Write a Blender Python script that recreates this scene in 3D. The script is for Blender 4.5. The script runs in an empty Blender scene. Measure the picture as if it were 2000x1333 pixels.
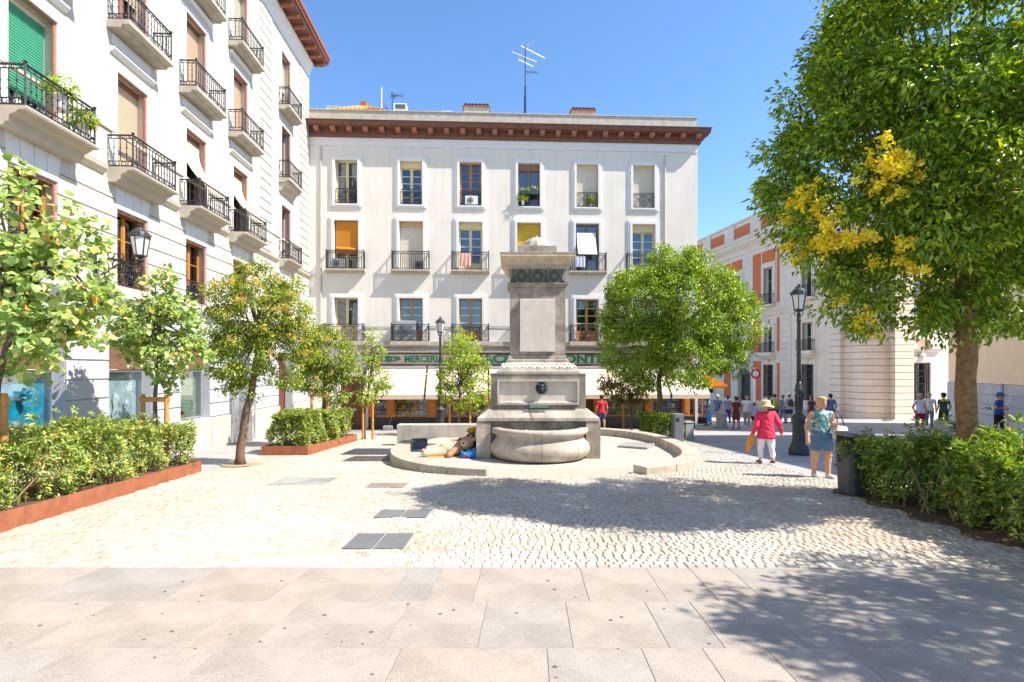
import bpy, math, random
import numpy as np
from mathutils import Vector, Matrix, Quaternion
random.seed(7); RNG = np.random.default_rng(11)
PI = math.pi
sc = bpy.context.scene
COL = sc.collection

# ---------------------------------------------------------------- camera, world, sun, exposure
cam_d = bpy.data.cameras.new('camera'); cam = bpy.data.objects.new('camera', cam_d); COL.objects.link(cam)
cam.location = (0, 0, 1.63); cam.rotation_euler = (PI / 2, 0, 0)
cam_d.sensor_width = 36; cam_d.lens = 18.72; cam_d.shift_y = 0.02775
cam_d.clip_start = 0.05; cam_d.clip_end = 2000
sc.camera = cam
SUN_L = Vector((-0.9, 0.25, -1.07)).normalized()
world = bpy.data.worlds.new('World'); sc.world = world; world.use_nodes = True
wn = world.node_tree.nodes; wl = world.node_tree.links; wn.clear()
sky = wn.new('ShaderNodeTexSky'); sky.sky_type = 'NISHITA'; sky.sun_disc = False
sky.sun_elevation = math.asin(-SUN_L.z); sky.sun_rotation = math.radians(105.5)
sky.altitude = 650; sky.air_density = 1.0; sky.dust_density = 0.5; sky.ozone_density = 3.6
bg = wn.new('ShaderNodeBackground'); bg.inputs[1].default_value = 0.15
wo = wn.new('ShaderNodeOutputWorld'); hsv = wn.new('ShaderNodeHueSaturation'); hsv.inputs['Saturation'].default_value = 1.11; wl.new(sky.outputs[0], hsv.inputs['Color']); wl.new(hsv.outputs[0], bg.inputs[0]); wl.new(bg.outputs[0], wo.inputs[0])
sun_d = bpy.data.lights.new('sun', 'SUN'); sun_d.energy = 5.0; sun_d.angle = math.radians(0.5); sun_d.color = (1, 0.93, 0.83)
sun = bpy.data.objects.new('sun', sun_d); COL.objects.link(sun)
sun.rotation_euler = SUN_L.to_track_quat('-Z', 'Y').to_euler(); sun.location = (30, -10, 40)
sc.view_settings.view_transform = 'Standard'; sc.view_settings.look = 'None'
sc.view_settings.exposure = 1.0; sc.view_settings.gamma = 1.0
sc.cycles.max_bounces = 8; sc.cycles.diffuse_bounces = 4; sc.cycles.transparent_max_bounces = 12
sc.cycles.caustics_reflective = False; sc.cycles.caustics_refractive = False
sc.cycles.use_denoising = True

# ---------------------------------------------------------------- places
F = 1040.0
def gz(Y): return -0.049 * Y
def ground(px, py):
    Y = 1.63 / ((py - 722) / F - 0.049); return Vector(((px - 1000) / F * Y, Y, gz(Y)))
def at(px, py, Y): return Vector(((px - 1000) / F * Y, Y, 1.63 - (py - 722) / F * Y))

# ---------------------------------------------------------------- mesh helper
class MB:
    def __init__(s): s.v = []; s.f = []; s.m = []
    def add(s, vs, fs, m=0):
        b = len(s.v); s.v.extend([tuple(p) for p in vs])
        for f in fs: s.f.append(tuple(i + b for i in f)); s.m.append(m)
        return s
    def box(s, x0, x1, y0, y1, z0, z1, m=0):
        return s.add([(x0,y0,z0),(x1,y0,z0),(x1,y1,z0),(x0,y1,z0),(x0,y0,z1),(x1,y0,z1),(x1,y1,z1),(x0,y1,z1)],
              [(0,3,2,1),(4,5,6,7),(0,1,5,4),(1,2,6,5),(2,3,7,6),(3,0,4,7)], m)
    def cbox(s, x0, x1, y0, y1, z0, z1, c=0.01, m=0):      # box with chamfered front, sides and top
        xs = [x0, x0+c, x1-c, x1]; v = []
        ring = lambda i, z: [(x0+i,y0+i,z),(x1-i,y0+i,z),(x1-i,y1-i,z),(x0+i,y1-i,z)]
        v = ring(c, z0) + ring(0, z0+c) + ring(0, z1-c) + ring(c, z1)
        f = [(3,2,1,0),(12,13,14,15)]
        for r in range(3):
            for k in range(4):
                a = r*4+k; b = r*4+(k+1) % 4; f.append((a,b,b+4,a+4))
        return s.add(v, f, m)
    def quad(s, a, b, c, d, m=0): return s.add([a,b,c,d], [(0,1,2,3)], m)
    def prism(s, prof, x0, x1, m=0):           # closed profile of (y,z) run along x
        n = len(prof); v = [(x0,y,z) for y,z in prof] + [(x1,y,z) for y,z in prof]
        f = [(i,(i+1)%n,(i+1)%n+n,i+n) for i in range(n)] + [tuple(range(n))[::-1], tuple(range(n, 2*n))]
        return s.add(v, f, m)
    def poly(s, pts, z0, z1, m=0):             # plan outline pulled up
        n = len(pts); v = [(x,y,z0) for x,y in pts] + [(x,y,z1) for x,y in pts]
        f = [(i,(i+1)%n,(i+1)%n+n,i+n) for i in range(n)] + [tuple(range(n))[::-1], tuple(range(n, 2*n))]
        return s.add(v, f, m)
    def lathe(s, prof, n=16, c=(0,0,0), sx=1, sy=1, a0=0, a1=2*PI, m=0, cap=True):
        full = abs(a1-a0-2*PI) < 1e-6; k = n if full else n+1; v = []
        for r, z in prof:
            for i in range(k):
                a = a0+(a1-a0)*i/n; v.append((c[0]+r*sx*math.cos(a), c[1]+r*sy*math.sin(a), c[2]+z))
        f = []
        for j in range(len(prof)-1):
            for i in range(n):
                a = j*k+i; b = j*k+((i+1) % k); f.append((a,b,b+k,a+k))
        if cap and full:
            f.append(tuple(range(n))[::-1]); f.append(tuple(range((len(prof)-1)*k, len(prof)*k)))
        return s.add(v, f, m)
    def tube(s, pts, r, n=6, m=0, cap=True):
        pts = [Vector(p) for p in pts]; k = len(pts)
        rs = r if isinstance(r, (list, tuple)) else [r]*k
        v = []; up = Vector((0.13, 0.21, 1)).normalized()
        for i, p in enumerate(pts):
            t = (pts[min(i+1,k-1)]-pts[max(i-1,0)]).normalized()
            a = t.cross(up)
            if a.length < 0.05: a = t.cross(Vector((1,0,0)))
            a.normalize(); b = t.cross(a)
            for j in range(n):
                g = 2*PI*j/n+PI/n; v.append(p+(a*math.cos(g)+b*math.sin(g))*rs[i])
        f = []
        for i in range(k-1):
            for j in range(n):
                x = i*n+j; y = i*n+(j+1) % n; f.append((x,y,y+n,x+n))
        if cap: f += [tuple(range(n))[::-1], tuple(range((k-1)*n, k*n))]
        return s.add(v, f, m)
    def ring(s, c, r, t, axis='y', n=10, m=0, a0=0, a1=2*PI, k=3):
        pts = []
        for i in range(n+1):
            a = a0+(a1-a0)*i/n
            d = {'y': (math.cos(a),0,math.sin(a)), 'x': (0,math.cos(a),math.sin(a)), 'z': (math.cos(a),math.sin(a),0)}[axis]
            pts.append((c[0]+r*d[0], c[1]+r*d[1], c[2]+r*d[2]))
        return s.tube(pts, t, k, m, cap=False)
    def sphere(s, c, r, n=8, k=6, sc_=(1,1,1), m=0):
        prof = [(r*math.sin(PI*i/k)+1e-5, -r*math.cos(PI*i/k)) for i in range(k+1)]
        b = len(s.v); s.lathe(prof, n, (0,0,0), 1, 1, m=m, cap=False)
        s.v[b:] = [(c[0]+x*sc_[0], c[1]+y*sc_[1], c[2]+z*sc_[2]) for x,y,z in s.v[b:]]
        return s
    def mesh(s, name, mats, smooth=False):
        me = bpy.data.meshes.new(name); me.from_pydata(s.v, [], s.f)
        for m in (mats if isinstance(mats, (list, tuple)) else [mats]): me.materials.append(m)
        if any(s.m): me.polygons.foreach_set('material_index', s.m)
        if smooth: me.polygons.foreach_set('use_smooth', [True]*len(s.f))
        me.update(); return me
    def obj(s, name, mats, parent=None, loc=(0,0,0), rot=(0,0,0), smooth=False, bevel=0, **kw):
        return link(name, s.mesh(name, mats, smooth), parent, loc, rot, bevel, **kw)
def link(name, data, parent=None, loc=(0,0,0), rot=(0,0,0), bevel=0, **kw):
    o = bpy.data.objects.new(name, data); COL.objects.link(o); o.location = loc; o.rotation_euler = rot; o.parent = parent
    if bevel:
        md = o.modifiers.new('bevel', 'BEVEL'); md.width = bevel; md.segments = 2; md.limit_method = 'ANGLE'; md.angle_limit = 0.7
    tag(o, **kw); return o
def tag(o, label=None, cat=None, group=None, kind=None):
    if label: o['label'] = label
    if cat: o['category'] = cat
    if group: o['group'] = group
    if kind: o['kind'] = kind
    return o
def empty(name, loc=(0,0,0), rz=0, **kw): return link(name, None, None, loc, (0,0,rz), **kw)

# ---------------------------------------------------------------- materials
MAT = {}
def nodes(name):
    m = bpy.data.materials.new(name); m.use_nodes = True; nt = m.node_tree
    return m, nt, nt.nodes['Principled BSDF'], nt.nodes, nt.links
def mix_col(nt, fac, a, b, mode='MIX'):
    n = nt.nodes.new('ShaderNodeMix'); n.data_type = 'RGBA'; n.blend_type = mode
    for s, val in ((n.inputs[0], fac), (n.inputs[6], a), (n.inputs[7], b)):
        if hasattr(val, 'is_output'): nt.links.new(val, s)
        else: s.default_value = val if isinstance(val, (int, float)) else (*val, 1)
    return n.outputs[2]
def noise(nt, scale, detail=3, rough=0.55, coord='Object', stretch=None):
    tc = nt.nodes.new('ShaderNodeTexCoord'); n = nt.nodes.new('ShaderNodeTexNoise')
    n.inputs['Scale'].default_value = scale; n.inputs['Detail'].default_value = detail; n.inputs['Roughness'].default_value = rough
    if stretch:
        mp = nt.nodes.new('ShaderNodeMapping'); mp.inputs['Scale'].default_value = stretch
        nt.links.new(tc.outputs[coord], mp.inputs[0]); nt.links.new(mp.outputs[0], n.inputs['Vector'])
    else: nt.links.new(tc.outputs[coord], n.inputs['Vector'])
    return n.outputs['Fac']
def ramp(nt, val, stops):
    r = nt.nodes.new('ShaderNodeValToRGB'); el = r.color_ramp.elements
    while len(el) < len(stops): el.new(0.5)
    for e, (p, c) in zip(el, stops): e.position = p; e.color = (*c, 1) if len(c) == 3 else c
    nt.links.new(val, r.inputs[0]); return r.outputs[0]
def mul(c, k): return tuple(min(1, x*k) for x in c)
def plain(name, col, rough=0.6, metal=0, var=0.12, scale=6, bump=0, bscale=60, spec=0.4, streak=0, dark=None, rnd=0, coord='Object'):
    if name in MAT: return MAT[name]
    m, nt, p, N, L = nodes(name)
    c = col
    f = noise(nt, scale, 5, 0.6, coord)
    c = ramp(nt, f, [(0.3, mul(col, 1-var)), (0.7, mul(col, 1+var))])
    if streak:
        s = noise(nt, 1.0, 5, 0.65, coord, (5, 5, 0.35))
        s2 = ramp(nt, s, [(0.46, (0,0,0)), (0.72, (streak,)*3)])
        c = mix_col(nt, s2, c, dark or mul(col, 0.55))
    if rnd:
        oi = N.new('ShaderNodeObjectInfo')
        c = mix_col(nt, rnd, c, ramp(nt, oi.outputs['Random'], [(0, mul(col, 0.75)), (1, mul(col, 1.3))]))
    L.new(c, p.inputs['Base Color'])
    p.inputs['Roughness'].default_value = rough; p.inputs['Metallic'].default_value = metal
    p.inputs['Specular IOR Level'].default_value = spec
    if bump:
        b = N.new('ShaderNodeBump'); b.inputs['Strength'].default_value = bump; b.inputs['Distance'].default_value = 0.02
        L.new(noise(nt, bscale, 4, 0.6, coord), b.inputs['Height']); L.new(b.outputs[0], p.inputs['Normal'])
    MAT[name] = m; return m
def granite(name, col, speck=0.35, rnd=0.0, tint=None, rough=0.7, stain=0.3, scale=140, streak=0.0, dark=(0.16,0.12,0.085)):
    if name in MAT: return MAT[name]
    m, nt, p, N, L = nodes(name)
    f = noise(nt, scale, 2, 0.7)
    c = ramp(nt, f, [(0.35, mul(col, 1-speck)), (0.5, col), (0.68, mul(col, 1+speck*0.7))])
    if tint:
        oi = N.new('ShaderNodeObjectInfo')
        t = ramp(nt, oi.outputs['Random'], tint); c = mix_col(nt, 1.0, c, t, 'MULTIPLY')
    s = ramp(nt, noise(nt, 1.7, 6, 0.65), [(0.35, (1,1,1)), (0.62, (1-stain,)*3 if not isinstance(stain, tuple) else stain)])
    c = mix_col(nt, 1.0, c, s, 'MULTIPLY')
    if streak:
        q = ramp(nt, noise(nt, 1.3, 6, 0.7, 'Object', (6, 6, 0.5)), [(0.5, (0,0,0)), (0.72, (streak,)*3)]); c = mix_col(nt, q, c, dark)
    L.new(c, p.inputs['Base Color']); p.inputs['Roughness'].default_value = rough; p.inputs['Specular IOR Level'].default_value = 0.3
    b = N.new('ShaderNodeBump'); b.inputs['Strength'].default_value = 0.25; b.inputs['Distance'].default_value = 0.01
    L.new(noise(nt, 55, 5, 0.7), b.inputs['Height']); L.new(b.outputs[0], p.inputs['Normal'])
    MAT[name] = m; return m
def island(name, stops, rough=0.7, trans=0.0, spec=0.3, bump=0, flat=0.0):
    if name in MAT: return MAT[name]
    m, nt, p, N, L = nodes(name)
    g = N.new('ShaderNodeNewGeometry'); c = ramp(nt, g.outputs['Random Per Island'], stops)
    if bump:
        c = mix_col(nt, 1.0, c, ramp(nt, noise(nt, 90, 3, 0.7), [(0.3, (0.82,)*3), (0.7, (1.12,)*3)]), 'MULTIPLY')
        c = mix_col(nt, 1.0, c, ramp(nt, noise(nt, 0.55, 5, 0.6), [(0.35, (0.88,0.84,0.78)), (0.65, (1.06,1.06,1.06))]), 'MULTIPLY')
    L.new(c, p.inputs['Base Color']); p.inputs['Roughness'].default_value = rough; p.inputs['Specular IOR Level'].default_value = spec
    if trans:
        t = N.new('ShaderNodeBsdfTranslucent'); hs = N.new('ShaderNodeHueSaturation')
        hs.inputs['Saturation'].default_value = 1.15; hs.inputs['Value'].default_value = 1.5; hs.inputs['Hue'].default_value = 0.485
        L.new(c, hs.inputs['Color']); L.new(hs.outputs[0], t.inputs[0])
        mx = N.new('ShaderNodeMixShader'); mx.inputs[0].default_value = trans
        L.new(p.outputs[0], mx.inputs[1]); L.new(t.outputs[0], mx.inputs[2])
        L.new(mx.outputs[0], N['Material Output'].inputs[0])
    MAT[name] = m; return m
def glass(name, tint=(0.55, 0.6, 0.62), clear=0.75, edge=0.9):
    if name in MAT: return MAT[name]
    m, nt, p, N, L = nodes(name); N.remove(p)
    gl = N.new('ShaderNodeBsdfGlossy'); gl.inputs['Roughness'].default_value = 0.02; gl.inputs[0].default_value = (0.9,0.95,1,1)
    tr = N.new('ShaderNodeBsdfTransparent'); tr.inputs[0].default_value = (*tint, 1)
    lw = N.new('ShaderNodeLayerWeight'); lw.inputs[0].default_value = 0.35
    mr = N.new('ShaderNodeMapRange'); mr.inputs[3].default_value = 1-clear; mr.inputs[4].default_value = edge
    L.new(lw.outputs['Fresnel'], mr.inputs[0])
    mx = N.new('ShaderNodeMixShader'); L.new(mr.outputs[0], mx.inputs[0]); L.new(tr.outputs[0], mx.inputs[1]); L.new(gl.outputs[0], mx.inputs[2])
    L.new(mx.outputs[0], N['Material Output'].inputs[0])
    MAT[name] = m; return m

WALL_C = plain('centre_plaster', (0.71, 0.66, 0.585), 0.85, var=0.06, scale=0.8, bump=0.2, bscale=25, streak=0.3, dark=(0.5,0.44,0.36))
WALL_L = plain('left_plaster', (0.56, 0.52, 0.455), 0.85, var=0.045, scale=1.4, bump=0.12, bscale=30, streak=0.22, dark=(0.4,0.35,0.28))
WHITE = plain('white_trim', (0.70, 0.685, 0.665), 0.75, var=0.04, scale=3, bump=0.05, streak=0.14, dark=(0.6,0.57,0.52))
PALE = plain('pale_grey_panel', (0.46, 0.475, 0.51), 0.75, var=0.04, scale=2, bump=0.06, streak=0.15, dark=(0.5,0.5,0.52))
CONC = plain('parapet_concrete', (0.50, 0.44, 0.36), 0.9, var=0.15, scale=3, bump=0.3, streak=0.4, dark=(0.3,0.27,0.23))
BRACKET = plain('cornice_brown', (0.18, 0.078, 0.05), 0.8, var=0.25, scale=5, bump=0.2)
SLABST = plain('balcony_stone', (0.45, 0.40, 0.33), 0.85, var=0.15, scale=4, bump=0.3, streak=0.45, dark=(0.25,0.22,0.18))
LSLAB = plain('left_balcony_stone', (0.48, 0.42, 0.335), 0.85, var=0.1, scale=4, bump=0.2, streak=0.3, dark=(0.42,0.37,0.3))
IRON = plain('black_iron', (0.028, 0.03, 0.034), 0.45, 0.3, var=0.3, scale=20, spec=0.5)
WOOD_O = plain('orange_wood', (0.42, 0.17, 0.035), 0.5, var=0.2, scale=12)
WOOD_D = plain('dark_wood', (0.13, 0.05, 0.028), 0.5, var=0.25, scale=10)
WOOD_R = plain('red_brown_wood', (0.30, 0.13, 0.09), 0.6, var=0.2, scale=8)
CREAM = plain('cream_frame', (0.68, 0.56, 0.30), 0.6, var=0.08, scale=8)
WFRAME = plain('white_frame', (0.78, 0.75, 0.68), 0.5, var=0.05)
SHUT = plain('beige_shutter', (0.62, 0.57, 0.46), 0.6, var=0.06, scale=5)
SHUT_P = plain('pinkish_shutter', (0.62, 0.46, 0.34), 0.65, var=0.08, scale=5)
SHUT_G = plain('green_shutter', (0.06, 0.32, 0.19), 0.6, var=0.1, scale=5)
ROOM = plain('room_shade', (0.02, 0.019, 0.018), 0.9, var=0.3)  # near black: the shade of unlit rooms put into the backing colour
CURT = plain('white_curtain', (0.72, 0.72, 0.70), 0.9, var=0.1, scale=6)
REED = plain('orange_reed', (0.62, 0.27, 0.035), 0.7, var=0.15, scale=14)
YBLIND = plain('yellow_blind', (0.62, 0.40, 0.05), 0.7, var=0.1, scale=8)
CANVAS = plain('cream_canvas', (0.80, 0.72, 0.60), 0.9, var=0.04, scale=5, bump=0.1, bscale=200)
AWN = plain('awning_canvas', (0.72, 0.61, 0.50), 0.9, var=0.03, scale=1.5, bump=0.05, bscale=200, streak=0.08)
GLASS = glass('window_glass', (0.6,0.64,0.66), 0.93)
GLASS_S = glass('shop_glass', (0.9, 0.93, 0.94), 0.96, 0.35)
TERRA = plain('terracotta', (0.36, 0.11, 0.05), 0.85, var=0.3, scale=9, bump=0.2, rnd=0.4)
BLACKST = plain('black_stone', (0.03, 0.03, 0.032), 0.35, var=0.3, scale=5)
METALG = plain('grey_metal', (0.45, 0.46, 0.47), 0.4, 0.6, var=0.1)
ACW = plain('ac_white', (0.70, 0.70, 0.66), 0.5, var=0.05)
# ================================================================ GROUND
STREET = granite('street_granite', (0.30, 0.29, 0.30), 0.2, stain=0.2)
def street_mat():
    m, nt, p, N, L = nodes('street_slabs')
    tc = N.new('ShaderNodeTexCoord'); br = N.new('ShaderNodeTexBrick')
    br.inputs['Scale'].default_value = 1; br.inputs['Brick Width'].default_value = 0.9; br.inputs['Row Height'].default_value = 0.45
    br.inputs['Mortar Size'].default_value = 0.008; br.inputs['Color1'].default_value = (0.36,0.34,0.335,1); br.inputs['Color2'].default_value = (0.43,0.41,0.395,1)
    br.inputs['Mortar'].default_value = (0.17,0.16,0.15,1); L.new(tc.outputs['Object'], br.inputs['Vector'])
    c = mix_col(nt, 1.0, br.outputs[0], ramp(nt, noise(nt, 0.6, 6, 0.65), [(0.3,(0.78,)*3),(0.7,(1.1,)*3)]), 'MULTIPLY')
    c = mix_col(nt, 1.0, c, ramp(nt, noise(nt, 120, 2, 0.7), [(0.3,(0.8,)*3),(0.7,(1.15,)*3)]), 'MULTIPLY')
    L.new(c, p.inputs['Base Color']); p.inputs['Roughness'].default_value = 0.7; return m
STREET = street_mat()
def sheet(name, x0, x1, y0, y1, dz, mat, kind='structure', par=None):
    return MB().quad((x0,y0,gz(y0)+dz),(x1,y0,gz(y0)+dz),(x1,y1,gz(y1)+dz),(x0,y1,gz(y1)+dz)).obj(name, mat, par, kind=kind)
sheet('ground', -300, 300, -40, 500, -0.06, STREET)
SAND = plain('joint_sand', (0.40, 0.345, 0.275), 0.95, var=0.25, scale=20, bump=0.3)
plaza = sheet('plaza', -6.7, 6.14, 5.06, 24.0, -0.017, SAND)
sheet('street', 6.14, 60, 2.0, 110, -0.012, STREET)
sheet('side_pavement', -12, -6.05, 2.0, 26.5, -0.018, STREET)
sheet('shop_pavement', -6.0, 6.1, 22.6, 27, -0.012, STREET)
# foreground granite slabs
SLAB = granite('granite_slab', (0.39, 0.346, 0.303), 0.42, tint=[(0,(0.93,0.945,0.96)),(0.25,(0.97,0.98,0.985)),(0.34,(1.0,0.985,0.965)),(0.7,(1.04,1.005,0.965)),(1,(1.02,0.975,0.93))], stain=0.24, scale=170)
pav = sheet('pavement', -14, 14, -3, 5.058, -0.035, plain('dark_joint', (0.12,0.11,0.10), 0.95))
rows = [(5.054, 4.22, [801,865,941,1132,1260,1344,1420,1520,1640,1730,1850]), (4.22, 3.44, [480,590,801,951,1104,1258,1346,1480,1610,1770]),
        (3.44, 2.6, [430,785,1068,1252,1371,1495,1650]), (2.6, 1.75, [600,900,1200,1500]), (1.75, 0.9, [700,1050,1400]), (0.9, -0.1, [1000]), (-0.1, -1.0, [900])]
for y1, y0, js in rows:
    sk = 0.0337
    xs = [(j-1000)/F*y1 for j in js]
    while xs[0] > -9: xs.insert(0, xs[0]-random.uniform(0.75, 1.35))
    while xs[-1] < 9: xs.append(xs[-1]+random.uniform(0.75, 1.35))
    g = 0.0011
    for a, b in zip(xs[:-1], xs[1:]):
        lo = -sk*(y1-y0); ox = (a+b)/2; oy = (y0+y1)/2
        pts = [(a+g+lo-ox, y0+g-oy), (b-g+lo-ox, y0+g-oy), (b-g-ox, y1-g-oy), (a+g-ox, y1-g-oy)]
        dz = random.uniform(-0.0012, 0.0012)
        v = [(x,y,gz(y)-0.04) for x,y in pts] + [(x,y,gz(y)+dz-0.003) for x,y in pts]
        cxm = sum(p[0] for p in pts)/4; cym = sum(p[1] for p in pts)/4; ins = 0.002
        v += [(x-math.copysign(ins,x-cxm), y-math.copysign(ins,y-cym), gz(y-math.copysign(ins,y-cym))+dz) for x,y in pts]
        f = [(8,9,10,11)] + [(i,(i+1)%4,(i+1)%4+4,i+4) for i in range(4)] + [(i+4,(i+1)%4+4,(i+1)%4+8,i+8) for i in range(4)]
        MB().add(v, f).obj('paving_slab', SLAB, pav, (ox, oy, gz(oy)))
# cobbles
COB = island('cobble_stone', [(0,(0.38,0.32,0.262)),(0.12,(0.45,0.395,0.33)),(0.5,(0.475,0.425,0.362)),(0.85,(0.50,0.46,0.405)),(0.95,(0.455,0.395,0.32)),(1,(0.37,0.31,0.255))], 0.75, bump=1)
COBG = island('grey_cobble', [(0,(0.33,0.31,0.29)),(0.5,(0.45,0.42,0.39)),(1,(0.54,0.51,0.47))], 0.75, bump=1)
DARKS = [(-1.82,-1.17,5.70,6.31),(-1.86,-1.16,7.15,7.62),(-2.62,-1.95,9.45,9.95),(-4.5,-3.48,9.75,10.6),(-4.25,-3.0,13.2,14.4)]
def in_platform(x, y, m=0.0): return ((x-0.80)/(3.95+m))**2 + ((y-14.75)/(4.1+m))**2 < 1
def cobbles():
    near, V, Fs, VG, FG = [], [], [], [], []
    y = 5.062
    while y < 22.6:
        sz = 0.1; dy = 0.086+random.uniform(-0.003, 0.003); x = -6.7+random.uniform(0, 0.1)
        while x < 6.12:
            w = random.uniform(0.078, 0.112); cx = x+w/2
            cy = y+dy/2+ (0.10*math.sin(cx*1.5+0.25*y)+0.05*math.sin(cx*3.3) if y > 5.35 else 0)*min(1, max(0,(y-5.35)/0.8)); x += w
            if cy < 5.06+dy/2: cy = 5.06+dy/2
            if cx < (-6.03 if cy > 11.4 else -6.06-0.12*(cy-6.3)): continue
            if in_platform(cx, cy, -0.05): continue
            if -7 < cx < -5.55 and 14.5 < cy < 19.5: continue
            if any(a-0.05 < cx < b+0.05 and c-0.045 < cy < d+0.045 for a,b,c,d in DARKS): continue
            hw, hd = w/2-0.004, dy/2-0.0038; j = lambda: random.uniform(-0.006, 0.006)
            zc = gz(cy)+random.uniform(-0.004, 0.003); tx, ty = random.uniform(-0.022,0.022), random.uniform(-0.022,0.022)
            q = [(-hw+j(),-hd+j()),(hw+j(),-hd+j()),(hw+j(),hd+j()),(-hw+j(),hd+j())]
            c = 0.008
            v = [(px_,py_,-0.035) for px_,py_ in q]+[(px_,py_,-0.010+tx*px_+ty*py_) for px_,py_ in q]
            v += [(px_*(1-c/hw),py_*(1-c/hd),tx*px_+ty*py_) for px_,py_ in q]
            if abs(cx) < cy*1.02+1:
                grey = cx > 5.12+0.04*math.sin(cy*3)
                if not grey: near.append((cy+abs(cx)*0.15, cx, cy, zc, v))
                else:
                    b = len(VG); VG.extend((a+cx, bb+cy, d+zc) for a,bb,d in v)
                    for i in range(4):
                        k = (i+1) % 4; FG.append((b+i+4,b+k+4,b+k+8,b+i+8)); FG.append((b+i,b+k,b+k+4,b+i+4))
                    FG.append((b+8,b+9,b+10,b+11))
        y += dy
    near.sort(key=lambda t: t[0])
    fs = [(8,9,10,11)]
    for i in range(4):
        k = (i+1) % 4; fs += [(i+4,k+4,k+8,i+8),(i,k,k+4,i+4)]
    for _, cx, cy, zc, v in near[300:]:
        b = len(V); V.extend((a+cx, bb+cy, d+zc) for a,bb,d in v); Fs.extend(tuple(i+b for i in f) for f in fs)
    m = MB(); m.v = V; m.f = Fs; m.m = [0]*len(Fs); m.obj('cobbles', COB, plaza, kind='stuff')
    m = MB(); m.v = VG; m.f = FG; m.m = [0]*len(FG); m.obj('grey_cobbles', COBG, plaza, kind='stuff')
    # the 300 nearest stones, one object each: colour varies per object
    mt, nt, p, N, L = nodes('near_cobble'); oi = N.new('ShaderNodeObjectInfo')
    c = ramp(nt, oi.outputs['Random'], [(0,(0.38,0.32,0.262)),(0.12,(0.45,0.395,0.33)),(0.5,(0.475,0.425,0.362)),(0.85,(0.50,0.46,0.405)),(0.95,(0.455,0.395,0.32)),(1,(0.37,0.31,0.255))])
    c = mix_col(nt, 1.0, c, ramp(nt, noise(nt, 90, 3, 0.7), [(0.3,(0.82,)*3),(0.7,(1.12,)*3)]), 'MULTIPLY')
    L.new(c, p.inputs['Base Color']); p.inputs['Roughness'].default_value = 0.75
    for _, cx, cy, zc, v in near[:300]:
        MB().add(v, fs).obj('cobble', mt, plaza, (cx, cy, zc))
cobbles()
DSL = granite('dark_slab', (0.16,0.165,0.17), 0.25, stain=0.15); RSL = granite('rusty_slab', (0.30,0.22,0.18), 0.25, stain=0.2); GSL = granite('grey_slab', (0.36,0.345,0.33), 0.3, stain=0.35)
for i, (a,b,c,d) in enumerate(DARKS):
    mt = [DSL, DSL, RSL, GSL, plain('metal_grate',(0.10,0.09,0.085),0.6,0.4,var=0.3,scale=40)][i]
    cuts = [(a,(a+b)/2-0.012),((a+b)/2+0.012,b)] if i < 2 else [(a,b)]
    for (p0,p1) in cuts:
        sk = 0.0
        v = [(x,y,gz(y)-0.03) for x,y in ((p0,c),(p1,c),(p1,d),(p0,d))]+[(x,y,gz(y)-0.003) for x,y in ((p0,c),(p1,c),(p1,d),(p0,d))]
        MB().add(v, [(4,5,6,7),(0,1,5,4),(1,2,6,5),(2,3,7,6),(3,0,4,7)]).obj('service_cover' if i != 4 else 'drain_grate', mt, plaza)
# small dark gum spots on the granite
GUM = plain('old_gum', (0.10,0.095,0.09), 0.8)
m = MB()
for px, py in [(78,1223),(20,1257),(183,1203),(322,1156),(394,1164),(388,1176),(281,1250),(450,1240),(508,1254),(556,1228),(640,1239),(668,1254),(1070,1135),(1009,1198),(1264,1156),(1084,1303),(725,1235),(708,1258),(1385,1258)]+[(random.randrange(20,1980),random.randrange(1118,1325)) for _ in range(26)]:
    g = ground(px, py); s = random.uniform(0.006, 0.018)
    m.lathe([(s, 0),(s*0.8, 0.003)], 8, (g.x, g.y, g.z+0.001), 1.0, 0.8)
m.obj('gum_spots', GUM, pav, kind='stuff')

# ================================================================ facade helpers
def wall(mb, x0, x1, z0, z1, ops, y=0.0, rev=0.28, m=0, mr=None):
    xs = sorted({x0, x1, *[v for o in ops for v in o[:2] if x0 < v < x1]}); zs = sorted({z0, z1, *[v for o in ops for v in o[2:4] if z0 < v < z1]})
    for i in range(len(xs)-1):
        for k in range(len(zs)-1):
            cx, cz = (xs[i]+xs[i+1])/2, (zs[k]+zs[k+1])/2
            if any(o[0] < cx < o[1] and o[2] < cz < o[3] for o in ops): continue
            mb.quad((xs[i],y,zs[k]),(xs[i+1],y,zs[k]),(xs[i+1],y,zs[k+1]),(xs[i],y,zs[k+1]), m)
    for a,b,c,d in [o[:4] for o in ops]:
        r = m if mr is None else mr; e = y+rev
        mb.quad((a,y,c),(a,e,c),(a,e,d),(a,y,d), r); mb.quad((b,y,c),(b,y,d),(b,e,d),(b,e,c), r)
        mb.quad((a,y,d),(a,e,d),(b,e,d),(b,y,d), r); mb.quad((a,y,c),(b,y,c),(b,e,c),(a,e,c), r)
def frame_box(mb, x0, x1, z0, z1, t, y0, y1, m=0, bottom=True, tb=None):
    tb = tb or t
    mb.box(x0, x0+t, y0, y1, z0, z1, m); mb.box(x1-t, x1, y0, y1, z0, z1, m)
    mb.box(x0+t, x1-t, y0, y1, z1-t, z1, m)
    if bottom: mb.box(x0+t, x1-t, y0, y1, z0, z0+tb, m)
PANES = {}
def pane_mesh(w, h, mat):
    k = (round(w,3), round(h,3), mat.name)
    if k not in PANES: PANES[k] = MB().box(-w/2, w/2, -0.003, 0.003, 0, h).mesh('pane', mat)
    return PANES[k]
SHUTM = {}
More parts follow.
